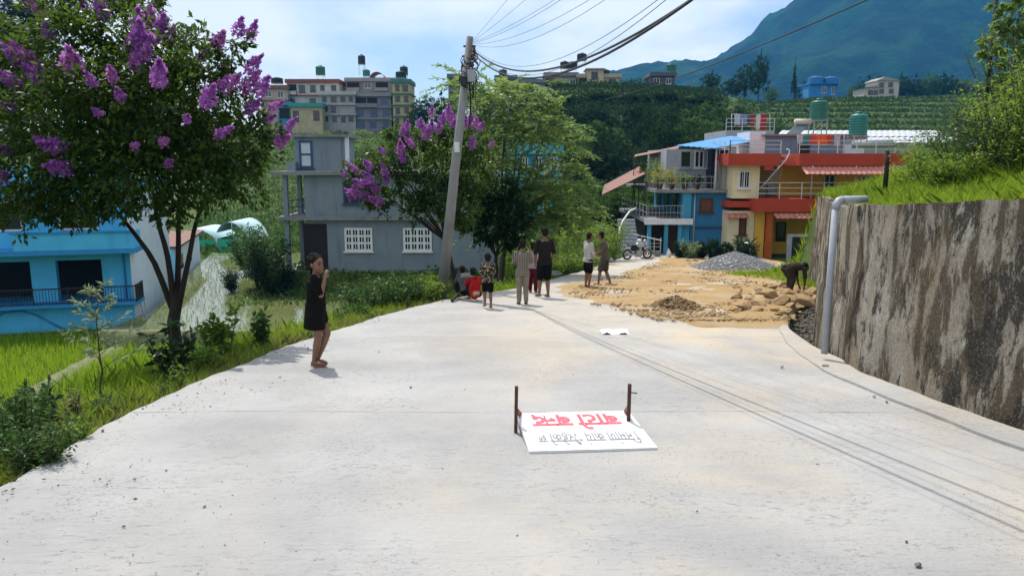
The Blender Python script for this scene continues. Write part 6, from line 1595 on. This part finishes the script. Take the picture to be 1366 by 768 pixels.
def stripes(out, freq):
    a = n_.new('ShaderNodeMath'); a.operation = 'MULTIPLY'; l_.new(out, a.inputs[0]); a.inputs[1].default_value = freq
    b = n_.new('ShaderNodeMath'); b.operation = 'FRACT'; l_.new(a.outputs[0], b.inputs[0]); c = n_.new('ShaderNodeMath'); c.operation = 'GREATER_THAN'; l_.new(b.outputs[0], c.inputs[0]); c.inputs[1].default_value = .5; return c.outputs[0]
aa = n_.new('ShaderNodeMath'); aa.operation = 'ADD'; l_.new(stripes(sx_.outputs['X'], 26), aa.inputs[0]); l_.new(stripes(sx_.outputs['Z'], 26), aa.inputs[1])
hf = n_.new('ShaderNodeMath'); hf.operation = 'MULTIPLY'; l_.new(aa.outputs[0], hf.inputs[0]); hf.inputs[1].default_value = .5
finish(nt, node_mix(nt, hf.outputs[0], (.34,.29,.24), (.022,.018,.018)), .95, spec=.15); PLAID = m
m, n_, l_ = mat_new('camouflage_cotton'); nt = m.node_tree
c_ = node_mix(nt, node_ramp(nt, node_noise(nt, 22, 2, .5), .52, .54), (.018,.016,.015), (.30,.24,.16)); finish(nt, node_mix(nt, node_ramp(nt, node_noise(nt, 15, 2, .5), .58, .6), c_, (.09,.08,.05)), .95, spec=.15); CAMO = m
PI = math.pi
def feet_at(px, py): p = on_road(px, py); return (p.x, p.y, p.z+.012)
# girl in black at the left edge of the road
gf = feet_at(426, 489)
person('girl in a long black tee-shirt standing alone at the road edge', gf, -PI/2+.12, 1.30,
       dict(pelvis=(0,-.01,.53), chest=(.0,.005,.70), neck=(0,.0,.81), head=(.004,.016,.905), elL=(-.12,.03,.66), wrL=(-.115,-.03,.55), elR=(.115,.055,.655), wrR=(.085,.088,.785),
            hipL=(-.045,0,.50), knL=(-.035,.075,.285), anL=(-.01,-.015,.055), toeL=(.0,.06,.03), knR=(.045,.01,.28), anR=(.03,-.04,.05), toeR=(.045,.045,.02)),
       (BLK, .85, .19, 1.42), (BLK, .42, 1.2), headk=1.2, hairlen=.06, heady=-.75, vox=.0038, shoe=SKIN, loose=True, messy=26)
# children and adults beside the road
person('child in a camouflage top and dark shorts walking past the pole', feet_at(651, 411), .25, 1.13, dict(knL=(-.05,.06,.29), anL=(-.05,.03,.07), toeL=(-.055,.11,.03), elL=(-.13,.03,.66), wrL=(-.10,.10,.60), elR=(.13,.03,.66), wrR=(.09,.11,.60)), (CAMO, 1.6, .04, 1.22), (BLK, .75, 1.15), headk=1.22)
person('boy in a brown plaid shirt and khaki trousers standing with his back turned', feet_at(697, 406), .1, 1.42, dict(elL=(-.135,.02,.66), wrL=(-.07,.10,.62), elR=(.14,.03,.66), wrR=(.10,.10,.66)), (PLAID, 1.7, .07, 1.2), (KHAKI, 1.95, 1.08), headk=1.08)
person('child in a pale top and maroon trousers between the plaid boy and the tall man', feet_at(711, 391), -.3, 1.35, dict(elL=(-.13,.05,.66), wrL=(-.06,.13,.66)), (PINKC, .8, .03, 1.12), (MAROON, 1.9, 1.12), headk=1.12, hairlen=.05)
person('tall man in a dark tee-shirt and black shorts standing with the children', feet_at(726, 397), .35, 1.72, dict(elL=(-.14,.0,.64), wrL=(-.12,.06,.50), elR=(.14,-.02,.64), wrR=(.11,.03,.50), anL=(-.06,.04,.05), toeL=(-.07,.13,.02), knL=(-.055,.035,.28)), (DKSH, .95, .05, 1.18), (BLK, .95, 1.12))
person('man in a white shirt and black shorts facing his companion', feet_at(784, 384), -1.1, 1.62, dict(elL=(-.13,.02,.64), wrL=(-.10,.10,.54), elR=(.13,.02,.64), wrR=(.10,.10,.53), head=(0,.03,.92)), (WHITEC, 1.7, .05, 1.16), (BLK, .85, 1.1))
person('man in an olive jacket and grey shorts mid-step opposite the white-shirted man', feet_at(806, 381), 1.25, 1.66, dict(pelvis=(0,0,.52), chest=(0,.03,.71), neck=(0,.055,.82), head=(0,.085,.915), shL=(-.098,.045,.795), shR=(.098,.045,.795), elL=(-.13,.03,.63), wrL=(-.08,.14,.60), elR=(.13,-.02,.63), wrR=(.09,.10,.58), knL=(-.05,.07,.285), anL=(-.055,.10,.045), toeL=(-.06,.19,.018), knR=(.05,-.01,.28), anR=(.055,-.10,.05), toeR=(.06,-.01,.02)), (OLIVE, 1.5, .05, 1.22), (fabric('grey_green_cotton', (.085,.08,.065)), .9, 1.2), hairlen=0)
# worker bending over the stones by the wall
person('worker in dark clothes bending over the broken rocks by the wall', feet_at(1056, 394), -1.25, 1.55, dict(pelvis=(0,-.13,.45), chest=(0,.06,.475), neck=(0,.16,.455), head=(0,.245,.45), shL=(-.10,.135,.44), shR=(.10,.135,.44), elL=(-.12,.17,.29), wrL=(-.09,.20,.15), elR=(.12,.15,.29), wrR=(.09,.17,.15), hipL=(-.05,-.12,.435), hipR=(.05,-.12,.435), knL=(-.07,.0,.275), knR=(.08,-.06,.27), anL=(-.08,-.0,.045), anR=(.10,-.13,.045), toeL=(-.09,.09,.018), toeR=(.11,-.04,.018)), (BROWNC, .9, .0, 1.16), (fabric('grey_brown_cloth', (.05,.042,.036)), 1.8, 1.15), skin=SKIND)
# two people sitting at the road edge beside the pole
SEAT = dict(pelvis=(0,-.05,.13), chest=(0,.03,.31), neck=(0,.09,.41), head=(0,.135,.495), shL=(-.1,.06,.385), shR=(.1,.06,.385), elL=(-.14,.13,.26), wrL=(-.06,.24,.27), elR=(.14,.13,.26), wrR=(.06,.24,.27), hipL=(-.05,-.02,.12), hipR=(.05,-.02,.12), knL=(-.075,.19,.27), knR=(.075,.19,.27), anL=(-.06,.16,.045), anR=(.06,.16,.045), toeL=(-.065,.25,.018), toeR=(.065,.25,.018))
person('person hunched in a grey shawl-like shirt sitting at the road edge by the pole', feet_at(622, 398), .5, 1.45, dict(SEAT, head=(.0,.16,.455), neck=(0,.12,.39)), (GREYC, 1.8, .0, 1.5), (DKSH, 1.8, 1.2))
bagp = feet_at(634, 401)
person('child sitting at the road edge wearing a red school bag', bagp, .35, 1.30, SEAT, (REDC, .9, .0, 1.2), (DKSH, 1.8, 1.2), headk=1.15)
bg = tag(empty('backpack', (bagp[0], bagp[1]-.22, bagp[2]+.06), .35), 'red and orange school backpack worn by the seated child', 'backpack')
mb = MB(); mb.ell((0,-.01,.24), (.145,.095,.24), 14, 10); link('bag', remesh(mb, .012, 2), REDC, bg)
mb = MB(); mb.ell((0,-.085,.15), (.105,.045,.10), 12, 8); link('pocket', remesh(mb, .01, 2), fabric('orange_red_nylon', (.60,.07,.02)), bg)
MB().box(-.07, .07, -.138, -.128, .13, .20, .002).build('patch', WHITEC, bg); MB().tube([(-.03,-.02,.46),(-.02,-.03,.51),(.02,-.03,.51),(.03,-.02,.46)], .009, 6).build('handle', DKSH, bg)
for s in (-1, 1): MB().tube([(s*.07,.06,.42),(s*.085,.12,.40),(s*.09,.10,.2),(s*.08,.05,.08)], .014, 6).build('strap', DKSH, bg)
# pale driftwood-like branches on the ground beside them
lg = tag(MB().tube([on_road(603,403)+Vector((0,0,.04)), on_road(614,398)+Vector((0,0,.16)), on_road(628,396)+Vector((0,0,.22))], [.04,.035,.02], 7).build('log', BARK), 'dry grey branch lying at the road edge beside the seated people', 'log')

# ------------------------------------------------------------------ fallen sign board, lettering upside down to the camera
sA = on_road(706, 604); sB = on_road(877, 599)
sgn = tag(empty('road_sign', (sA.x, sA.y, sA.z)), 'white road-closed sign board tipped face-up on the road with red and grey lettering', 'sign')
X_ = (sB-sA); wid = X_.length; X_.normalize()
farL = at(691, 553, 5.74); Yv = (farL-sA); Yv = (Yv-X_*Yv.dot(X_)); dep = Yv.length; Yv.normalize(); Zv = X_.cross(Yv).normalized()
def sg(u, v, w): return X_*u+Yv*v+Zv*w
SHEAR = (farL-sA).dot(X_)
WB = M('sign_white', (.78,.78,.75), (.66,.65,.61), 4, .5, .03, .12); RUST = M('rusty_iron', (.055,.035,.028), (.10,.045,.025), 14, .9, .4); RUSTO = M('orange_rust', (.28,.10,.06), (.18,.07,.04), 14, .9, .4)
mb = MB(); mb.obox(sg(wid/2, dep/2, 0.0), X_*wid/2, Yv*dep/2, Zv*.014); mb.build('board', WB, sgn)
mb = MB()
for a, b in ((0,1),(1,2),(2,3),(3,0)):
    c = [(0.008,.008),(wid-.008,.008),(wid-.008,dep-.008),(.008,dep-.008)]; mb.bar(sg(*c[a], -.027), sg(*c[b], -.027), .018, .024, tuple(Zv))
mb.build('frame', M('grey_frame', (.25,.25,.26), None, 5, .6), sgn)
for pxq, pyq, ptop in ((688, 576, 515), (838, 572, 512)):
    g_ = on_road(pxq, pyq); tp = at(pxq+(1 if pxq < 700 else 2), ptop, g_.y); MB().bar(rel(g_, sgn), rel(tp, sgn), .026, .026, (0,1,0)).build('post', RUST, sgn)
    m_ = g_.lerp(tp, .52); e_ = sA+sg(.03 if pxq < 700 else wid-.03, dep-.01, .0); e2 = m_+Vector((.0,0,-.01)); MB().bar(rel(e_, sgn), rel(e2, sgn), .022, .03).build('bracket', RUSTO, sgn)
    if pxq > 700: MB().tube([rel(g_.lerp(tp, .82), sgn), rel(g_.lerp(tp, .80)+Vector((.06,0,0)), sgn)], .005, 5).build('hook', RUST, sgn)
def glyphs(s, bold=0.0):
    c = bpy.data.curves.new('txt', 'FONT'); c.body = s; c.size = 1; c.offset = bold; c.resolution_u = 4
    o = bpy.data.objects.new('txt', c); COL.objects.link(o); dg = bpy.context.evaluated_depsgraph_get()
    me = bpy.data.meshes.new_from_object(o.evaluated_get(dg)); bpy.data.objects.remove(o)
    v = np.zeros(len(me.vertices)*3); me.vertices.foreach_get('co', v); V = v.reshape(-1, 3); F = [tuple(p.vertices) for p in me.polygons]; bpy.data.meshes.remove(me); return V, F
def clip_right(V, F, xmax):
    """drop everything right of xmax (turns a full letter into its half form)"""
    bm = bmesh.new(); vs = [bm.verts.new(p) for p in V]
    for f in F:
        try: bm.faces.new([vs[i] for i in f])
        except ValueError: pass
    bmesh.ops.bisect_plane(bm, geom=bm.verts[:]+bm.edges[:]+bm.faces[:], plane_co=(xmax,0,0), plane_no=(1,0,0), clear_outer=True)
    bm.verts.index_update(); V2 = np.array([v.co[:] for v in bm.verts]); F2 = [tuple(v.index for v in f.verts) for f in bm.faces]; bm.free(); return V2, F2
def word(parts, bold):
    """parts: letters; ('half',c) half form; ('reph',) hook over previous letter"""
    x = 0.0; VV = []; FF = []; nb = 0
    def put(V, F, dx):
        nonlocal nb
        VV.append(V+np.array([dx, 0, 0])); FF.extend(tuple(i+nb for i in f) for f in F); nb += len(V)
    for p in parts:
        if isinstance(p, tuple) and p[0] == 'half':
            V, F = glyphs(p[1], bold); w = V[:,0].max(); V, F = clip_right(V, F, w*.70); put(V, F, x); x += w*.66
        elif isinstance(p, tuple) and p[0] == 'reph':
            t = np.linspace(0, 4.2, 12); r0, r1 = .085, .085+.055; cx_ = x-.14; cy_ = .80
            V = np.array([(cx_+r*math.cos(a-.6), cy_+r*math.sin(a-.6)*1.1, 0) for a in t for r in (r0, r1)]); F = [(2*i, 2*i+1, 2*i+3, 2*i+2) for i in range(11)]; put(V, F, 0)
        else:
            V, F = glyphs(p, bold); V0, _ = glyphs(p+'।', bold); V1, _ = glyphs('।', bold)
            adv = V0[:,0].max()-V1[:,0].max(); put(V, F, x); x += adv
    V = np.concatenate(VV); return V, FF, x
def lettering(words, mat, u0, u1, v0, v1, bold, name):
    VV = []; FF = []; nb = 0; x = 0
    for wd in words:
        V, F, w = word(wd, bold); VV.append(V+np.array([x,0,0])); FF += [tuple(i+nb for i in f) for f in F]; nb += len(V); x += w+.28
    V = np.concatenate(VV); mn, mx = V.min(0), V.max(0); V = (V-mn)/(np.maximum(mx-mn, 1e-6))
    # reading direction runs right-to-left for the camera, tops towards the camera
    pts = [sg(u1-(u1-u0)*a, v1-(v1-v0)*b, .0155) for a, b, _ in V]
    me = bpy.data.meshes.new(name); me.from_pydata(pts, [], FF); me.update(); link(name, me, mat, sgn)
lettering([['ब','ा','ट','ो'], ['ब',('half','न'),'द']], M('sign_red', (.72,.10,.14), (.66,.085,.12), 9, .6, .02), wid*.10, wid*.86, dep*.49, dep*.95, .034, 'red_lettering')
lettering([['ि','न','म','ा',('reph',),'ण'], ['क','ा','य',('reph',)], ['भ','ै','र','ह','े','क','ो'], ['छ']], M('sign_grey', (.24,.25,.28), None, 9, .6, .02), wid*.10, wid*.92, dep*.10, dep*.46, .019, 'grey_lettering')
# sheet of white litter on the road
o = MB(); n = 6; vs = []
for i in range(n+1):
    for j in range(n+1): vs.append(((i/n-.5)*.42, (j/n-.5)*.34, .02+.03*math.sin(i*1.7+j)*math.cos(j*1.3)))
o.add(vs, [(i*(n+1)+j, (i+1)*(n+1)+j, (i+1)*(n+1)+j+1, i*(n+1)+j+1) for i in range(n) for j in range(n)], True); lt = o.build('litter_sheet', WHITE); lt.location = on_road(820, 444)
tag(lt, 'crumpled white plastic sheet lying on the road near the soil', 'litter')
# pale rubble sack and stone by the hedge, white marker stone by the house
for px, py, r, lab, sc_ in [(762,356,.55,'large pale boulder at the road side behind the white-shirted man',(1.5,.9,.7)),(800,350,.5,'pale grey boulder between the two standing men',(1.5,1,.6)),(735,366,.32,'low pale stone at the hedge foot',(1.6,1,.5)),(862,345,.45,'mossy grey stone beside the motorbike',(1.2,.8,.6)),(893,344,.3,'upright white marker stone at the foot of the blue house',(.7,.6,1.9))]:
    p = on_road(px, py); o = link('boulder', rock_mesh(int(px), (1, .8, .8), 3)); o.data.materials.append(WHITE if px == 893 else M('pale_stone', (.42,.41,.37), (.3,.29,.26), 4, .95, .4)); o.location = (p.x, p.y, p.z+r*sc_[2]*.35); o.scale = [r*s for s in sc_]; tag(o, lab, 'stone')
for i in range(16):
    px = 915+rg.uniform(0, 90); p = on_road(px, 349+rg.uniform(-1, 4)); r = rg.uniform(.06, .16); o = link('garden_stone', rgm[i % 4]); o.location = (p.x, p.y, p.z+r*.4); o.scale = (r*1.3, r, r); o.rotation_euler = (0, 0, i); tag(o, 'loose grey stone edging the yard before the clipped bushes', 'stone', 'stones edging the yard')

# ------------------------------------------------------------------ electricity pole, wires
POLE = M('pole_concrete', (.27,.27,.265), (.20,.20,.195), 3, .9, .3, .2); WIRE = M('cable_black', (.015,.015,.016), None, 5, .6)
pb = on_road(593, 396); pb = Vector((pb.x-.12, pb.y, gz(pb.x-.12, pb.y))); ptop = at(627, 49, pb.y-.2)
pole = tag(empty('electricity_pole', pb), 'leaning concrete electricity pole with a tangle of cables at its top', 'pole')
MB().tube([(0,0,-.3), rel(pb.lerp(ptop,.5), pole), rel(ptop, pole)], [.145,.115,.08], 12).build('shaft', POLE, pole)
def pp(f): return rel(pb.lerp(ptop, f), pole)
mb = MB()
for k in range(4): q = pp(.965-.035*k); mb.tube([q+Vector((-.13,-.02,0)), q+Vector((.16,-.02,.0))], .025, 6)
mb.build('crossarm', RUST, pole)
for k, f in enumerate((.90,.925,.95)): q = pp(f)+Vector((.13,-.06,0)); MB().lathe([(.03,-.05),(.05,-.03),(.05,.0),(.03,.02),(.045,.05),(.02,.07)], q, 10).build('insulator', M('insulator_brown', (.08,.04,.03), None, 5, .3), pole)
q = pp(.86)+Vector((.14,-.1,0)); MB().box(q.x-.09, q.x+.09, q.y-.07, q.y+.07, q.z-.15, q.z+.15, .01).build('junction_box', PALE, pole)
q = pp(.84)+Vector((-.02,-.16,0)); MB().box(q.x-.07, q.x+.07, q.y-.06, q.y+.06, q.z-.12, q.z+.12, .01).build('junction_box', BLACK, pole)
MB().box(*(lambda q: (q.x-.06, q.x+.06, q.y-.17, q.y-.13, q.z-.12, q.z+.12))(pp(.60)), .004).build('plate', WHITE, pole)
mb = MB(); rg = random.Random(3)
for k in range(13):
    f = rg.uniform(.84, .94); c = pp(f)+Vector((.02,-.05,0)); pts = []; R_ = rg.uniform(.1, .24); tl = rg.uniform(-.5, .5)
    for i in range(15): a = 2*math.pi*i/14; pts.append(c+Vector((R_*math.cos(a)*1.0+.06, R_*.5*math.sin(a), R_*.8*math.sin(a+tl))))
    mb.tube(pts, .010, 5, False)
for k in range(7): a = pp(rg.uniform(.86,.95)); b = pp(rg.uniform(.55,.8))+Vector((rg.uniform(.12,.3), -.1, 0)); mb.tube(bez(a, b, (.15, -.05, -.1), 9), .009, 5)
mb.build('cable_tangle', WIRE, pole)
def wire(label, A, B, sag, r, n=40, grp='overhead cables from the pole', low=None):
    A, B = Vector(A), Vector(B); pts = []
    for i in range(n+1): t = 1.22*i/n; p = A+(B-A)*t; p.z -= sag*4*t*(1-t); pts.append(p)
    return tag(MB().tube(pts, r, 6).build('overhead_cable', WIRE), label, 'cable', grp)
def thru(A, px, py, Y, ext):
    """end point so that the straight line from A passes the seen point and runs on past the camera"""
    P = at(px, py, Y); return A+(P-A)*ext
T0 = ptop
# thin wires from the very top, rising over the road to the next pole uphill
for i, (bx, bz_, sg_) in enumerate([(5.5,8.84,.41),(5.4,7.3,.6),(5.26,6.23,.79),(4.5,5.75,.85),(4.28,5.37,1.02),(3.83,5.41,1.27)]):
    A = at(630, 55+i, pb.y-.2); wire('thin wire rising from the pole top over the road', A, (bx, -1.2, bz_), sg_, .0032, 60, 'thin wires over the road')
# thick sagging bundle
for i, (bx, bz_, sg_, r, py) in enumerate([(3.54,5.01,1.68,.012,68),(3.54,5.02,1.68,.004,67),(3.18,4.84,1.70,.013,72),(3.18,4.85,1.70,.004,71),(3.0,5.17,1.85,.0035,66),(3.3,5.25,1.72,.0035,64)]):
    A = at(632, py, pb.y-.2); wire('thick sagging cable of the bundle running uphill from the pole', A, (bx, -1.2, bz_), sg_, r, 60, 'sagging cable bundle')
# line crossing in front of the mountain
A = at(806, 133, 60); B = at(1130, -4, 24); wire('single cable slanting across the mountain down to the ridge houses', A, B+(B-A)*.3, .5, .022, 40, None)
# slim grey post beyond the people, dark post on the bank
p1 = at(727, 345, 31); sp_ = Vector((p1.x, 31, gz(p1.x, 31))); o = tag(empty('slim_post', sp_), 'slim pale grey utility post rising through the trees behind the tall man', 'post')
MB().tube([(0,0,-.2),(0,0,rel(at(727,215,31), o).z)], [.10,.075], 10).build('shaft', M('post_grey', (.36,.37,.36), (.28,.29,.28), 3, .8, .1, .2), o); MB().tube([(-.25,0,rel(at(727,222,31), o).z),(.25,0,rel(at(727,222,31), o).z)], .02, 6).build('crossarm', STEEL, o)
p1 = at(1180, 252, 14.5); o = tag(empty('fence_post', (p1.x, 14.5, gz(p1.x, 14.5))), 'dark weathered post standing in the grass of the bank', 'post'); hh = at(1180, 200, 14.5).z-gz(p1.x, 14.5)
MB().tube([(0,0,-.2),(.01,0,hh*.5),(0,.01,hh)], [.05,.045,.04], 8).build('shaft', DBARK, o); MB().box(-.05,.05,-.05,.05,hh*.72,hh*.72+.04).build('collar', RUST, o)
p1 = at(1316, 130, 13.2); o = tag(empty('bank_pole', (p1.x, 13.2, gz(p1.x, 13.2))), 'thin dark pole among the shrubs above the bank', 'pole'); hh = at(1316, -40, 13.2).z-gz(p1.x, 13.2)
MB().tube([(0,0,-.2),(0,0,hh)], [.035,.028], 8).build('shaft', DBARK, o); MB().tube([(-.15,0,hh*.9),(.15,0,hh*.9)], .015, 6).build('crossarm', DBARK, o)

# ------------------------------------------------------------------ motorbike
mp = on_road(850, 346); bk = tag(empty('motorbike', (mp.x, mp.y, mp.z), .35), 'silver and black motorbike parked by the fence of the blue house', 'motorbike')
TYRE = M('tyre', (.015,.015,.016), None, 8, .9); CHR = M('chrome', (.6,.6,.62), None, 4, .2, .01, metal=.9); SILP = M('silver_paint', (.5,.52,.55), None, 4, .3, .01, metal=.3)
def torus(mb, c, R, r, n=22, m=8):
    vs = [(c[0]+(R+r*math.cos(b))*math.cos(a), c[1]+r*math.sin(b), c[2]+(R+r*math.cos(b))*math.sin(a)) for a in [2*math.pi*i/n for i in range(n)] for b in [2*math.pi*j/m for j in range(m)]]
    mb.add(vs, [(i*m+j, ((i+1)%n)*m+j, ((i+1)%n)*m+(j+1)%m, i*m+(j+1)%m) for i in range(n) for j in range(m)], True)
for x in (-.64, .64):
    w = MB(); torus(w, (x,0,.30), .25, .05); w = w.build('wheel', TYRE, bk); q = MB(); torus(q, (x,0,.30), .20, .016)
    for k in range(6): a = k*math.pi/3; q.bar((x,0,.30), (x+.2*math.cos(a),0,.30+.2*math.sin(a)), .018)
    q.tube([(x,-.07,.3),(x,.07,.3)], .035, 10); q.build('rim', CHR, w)
for nm, mt, f in (('fork', CHR, lambda b: [b.tube([(.64,s*.09,.30),(.50,s*.09,.72),(.42,s*.08,.98)], .024, 8) for s in (-1,1)]), ('frame', BLACK, lambda b: (b.tube([(.42,0,.92),(.1,0,.45),(-.25,0,.35),(-.64,.06,.30)], .03, 8), b.tube([(.40,0,.85),(-.1,0,.70),(-.6,0,.74)], .028, 8))),
                  ('tank', SILP, lambda b: b.ell((.14,0,.82), (.30,.16,.16), 14, 8)), ('side_panel', BLACK, lambda b: b.ell((-.18,0,.62), (.26,.13,.14), 12, 8)), ('fairing', SILP, lambda b: b.ell((.46,0,1.0), (.10,.14,.12), 12, 8)), ('tail_cowl', SILP, lambda b: b.ell((-.58,0,.74), (.22,.09,.07), 12, 8)), ('seat', BLACK, lambda b: (b.ell((-.30,0,.80), (.36,.13,.06), 14, 8), b.ell((-.62,0,.84), (.12,.09,.05), 10, 6))), ('engine', STEEL, lambda b: (b.box(-.12,.2,-.12,.12,.28,.52,.02), b.tube([(.1,0,.5),(.2,0,.68)], .085, 10))),
                  ('exhaust', CHR, lambda b: b.tube([(.22,-.1,.45),(.28,-.13,.28),(-.05,-.15,.24),(-.75,-.17,.34)], [.022,.025,.035,.05], 9)), ('handlebar', BLACK, lambda b: b.tube([(.30,-.36,1.06),(.38,-.2,1.08),(.41,0,1.0),(.38,.2,1.08),(.30,.36,1.06)], .016, 7)),
                  ('headlight', M('lamp_glass', (.6,.62,.65), None, 4, .1), lambda b: b.ell((.53,0,.90), (.08,.10,.10), 12, 8)), ('mudguard', SILP, lambda b: [b.obox((.64+.32*math.cos(a),0,.30+.32*math.sin(a)), (-.055*math.sin(a),0,.055*math.cos(a)), (0,.05,0), (.008*math.cos(a),0,.008*math.sin(a))) for a in [.5+.22*k for k in range(8)]]), ('tail_light', REDC, lambda b: b.box(-.80,-.75,-.06,.06,.70,.78,.008)), ('side_stand', CHR, lambda b: b.tube([(-.05,.1,.3),(.02,.28,.01)], .014, 6)),
                  ('mirror', BLACK, lambda b: (b.tube([(.33,-.28,1.08),(.34,-.32,1.26)], .008, 5), b.ell((.34,-.34,1.29), (.02,.06,.04), 8, 6))), ('mirror', BLACK, lambda b: (b.tube([(.33,.28,1.08),(.34,.32,1.26)], .008, 5), b.ell((.34,.34,1.29), (.02,.06,.04), 8, 6)))):
    b = MB(); f(b); b.build(nm, mt, bk)
hm = MB(); hm.ell((0,0,.12), (.14,.13,.13), 14, 10); hm = hm.build('helmet', WHITE); hm.location = (mp.x+.1, mp.y+.05, mp.z+.92); tag(hm, 'white helmet resting on the parked motorbike tank', 'helmet')

# ------------------------------------------------------------------ air: haze over the whole valley
hz = MB().box(-2500, 3000, -420, 2900, -80, 720).build('haze', None); hz.data.materials.clear()
m, n_, l_ = mat_new('haze'); v = n_.new('ShaderNodeVolumePrincipled'); v.inputs['Color'].default_value = (.07,.42,.92,1); v.inputs['Density'].default_value = 0.00020; v.inputs['Anisotropy'].default_value = 0.0
oo = n_.new('ShaderNodeOutputMaterial'); l_.new(v.outputs[0], oo.inputs['Volume']); hz.data.materials.append(m); kind(tag(hz, 'thin blue haze filling the valley air', 'haze'), 'stuff')
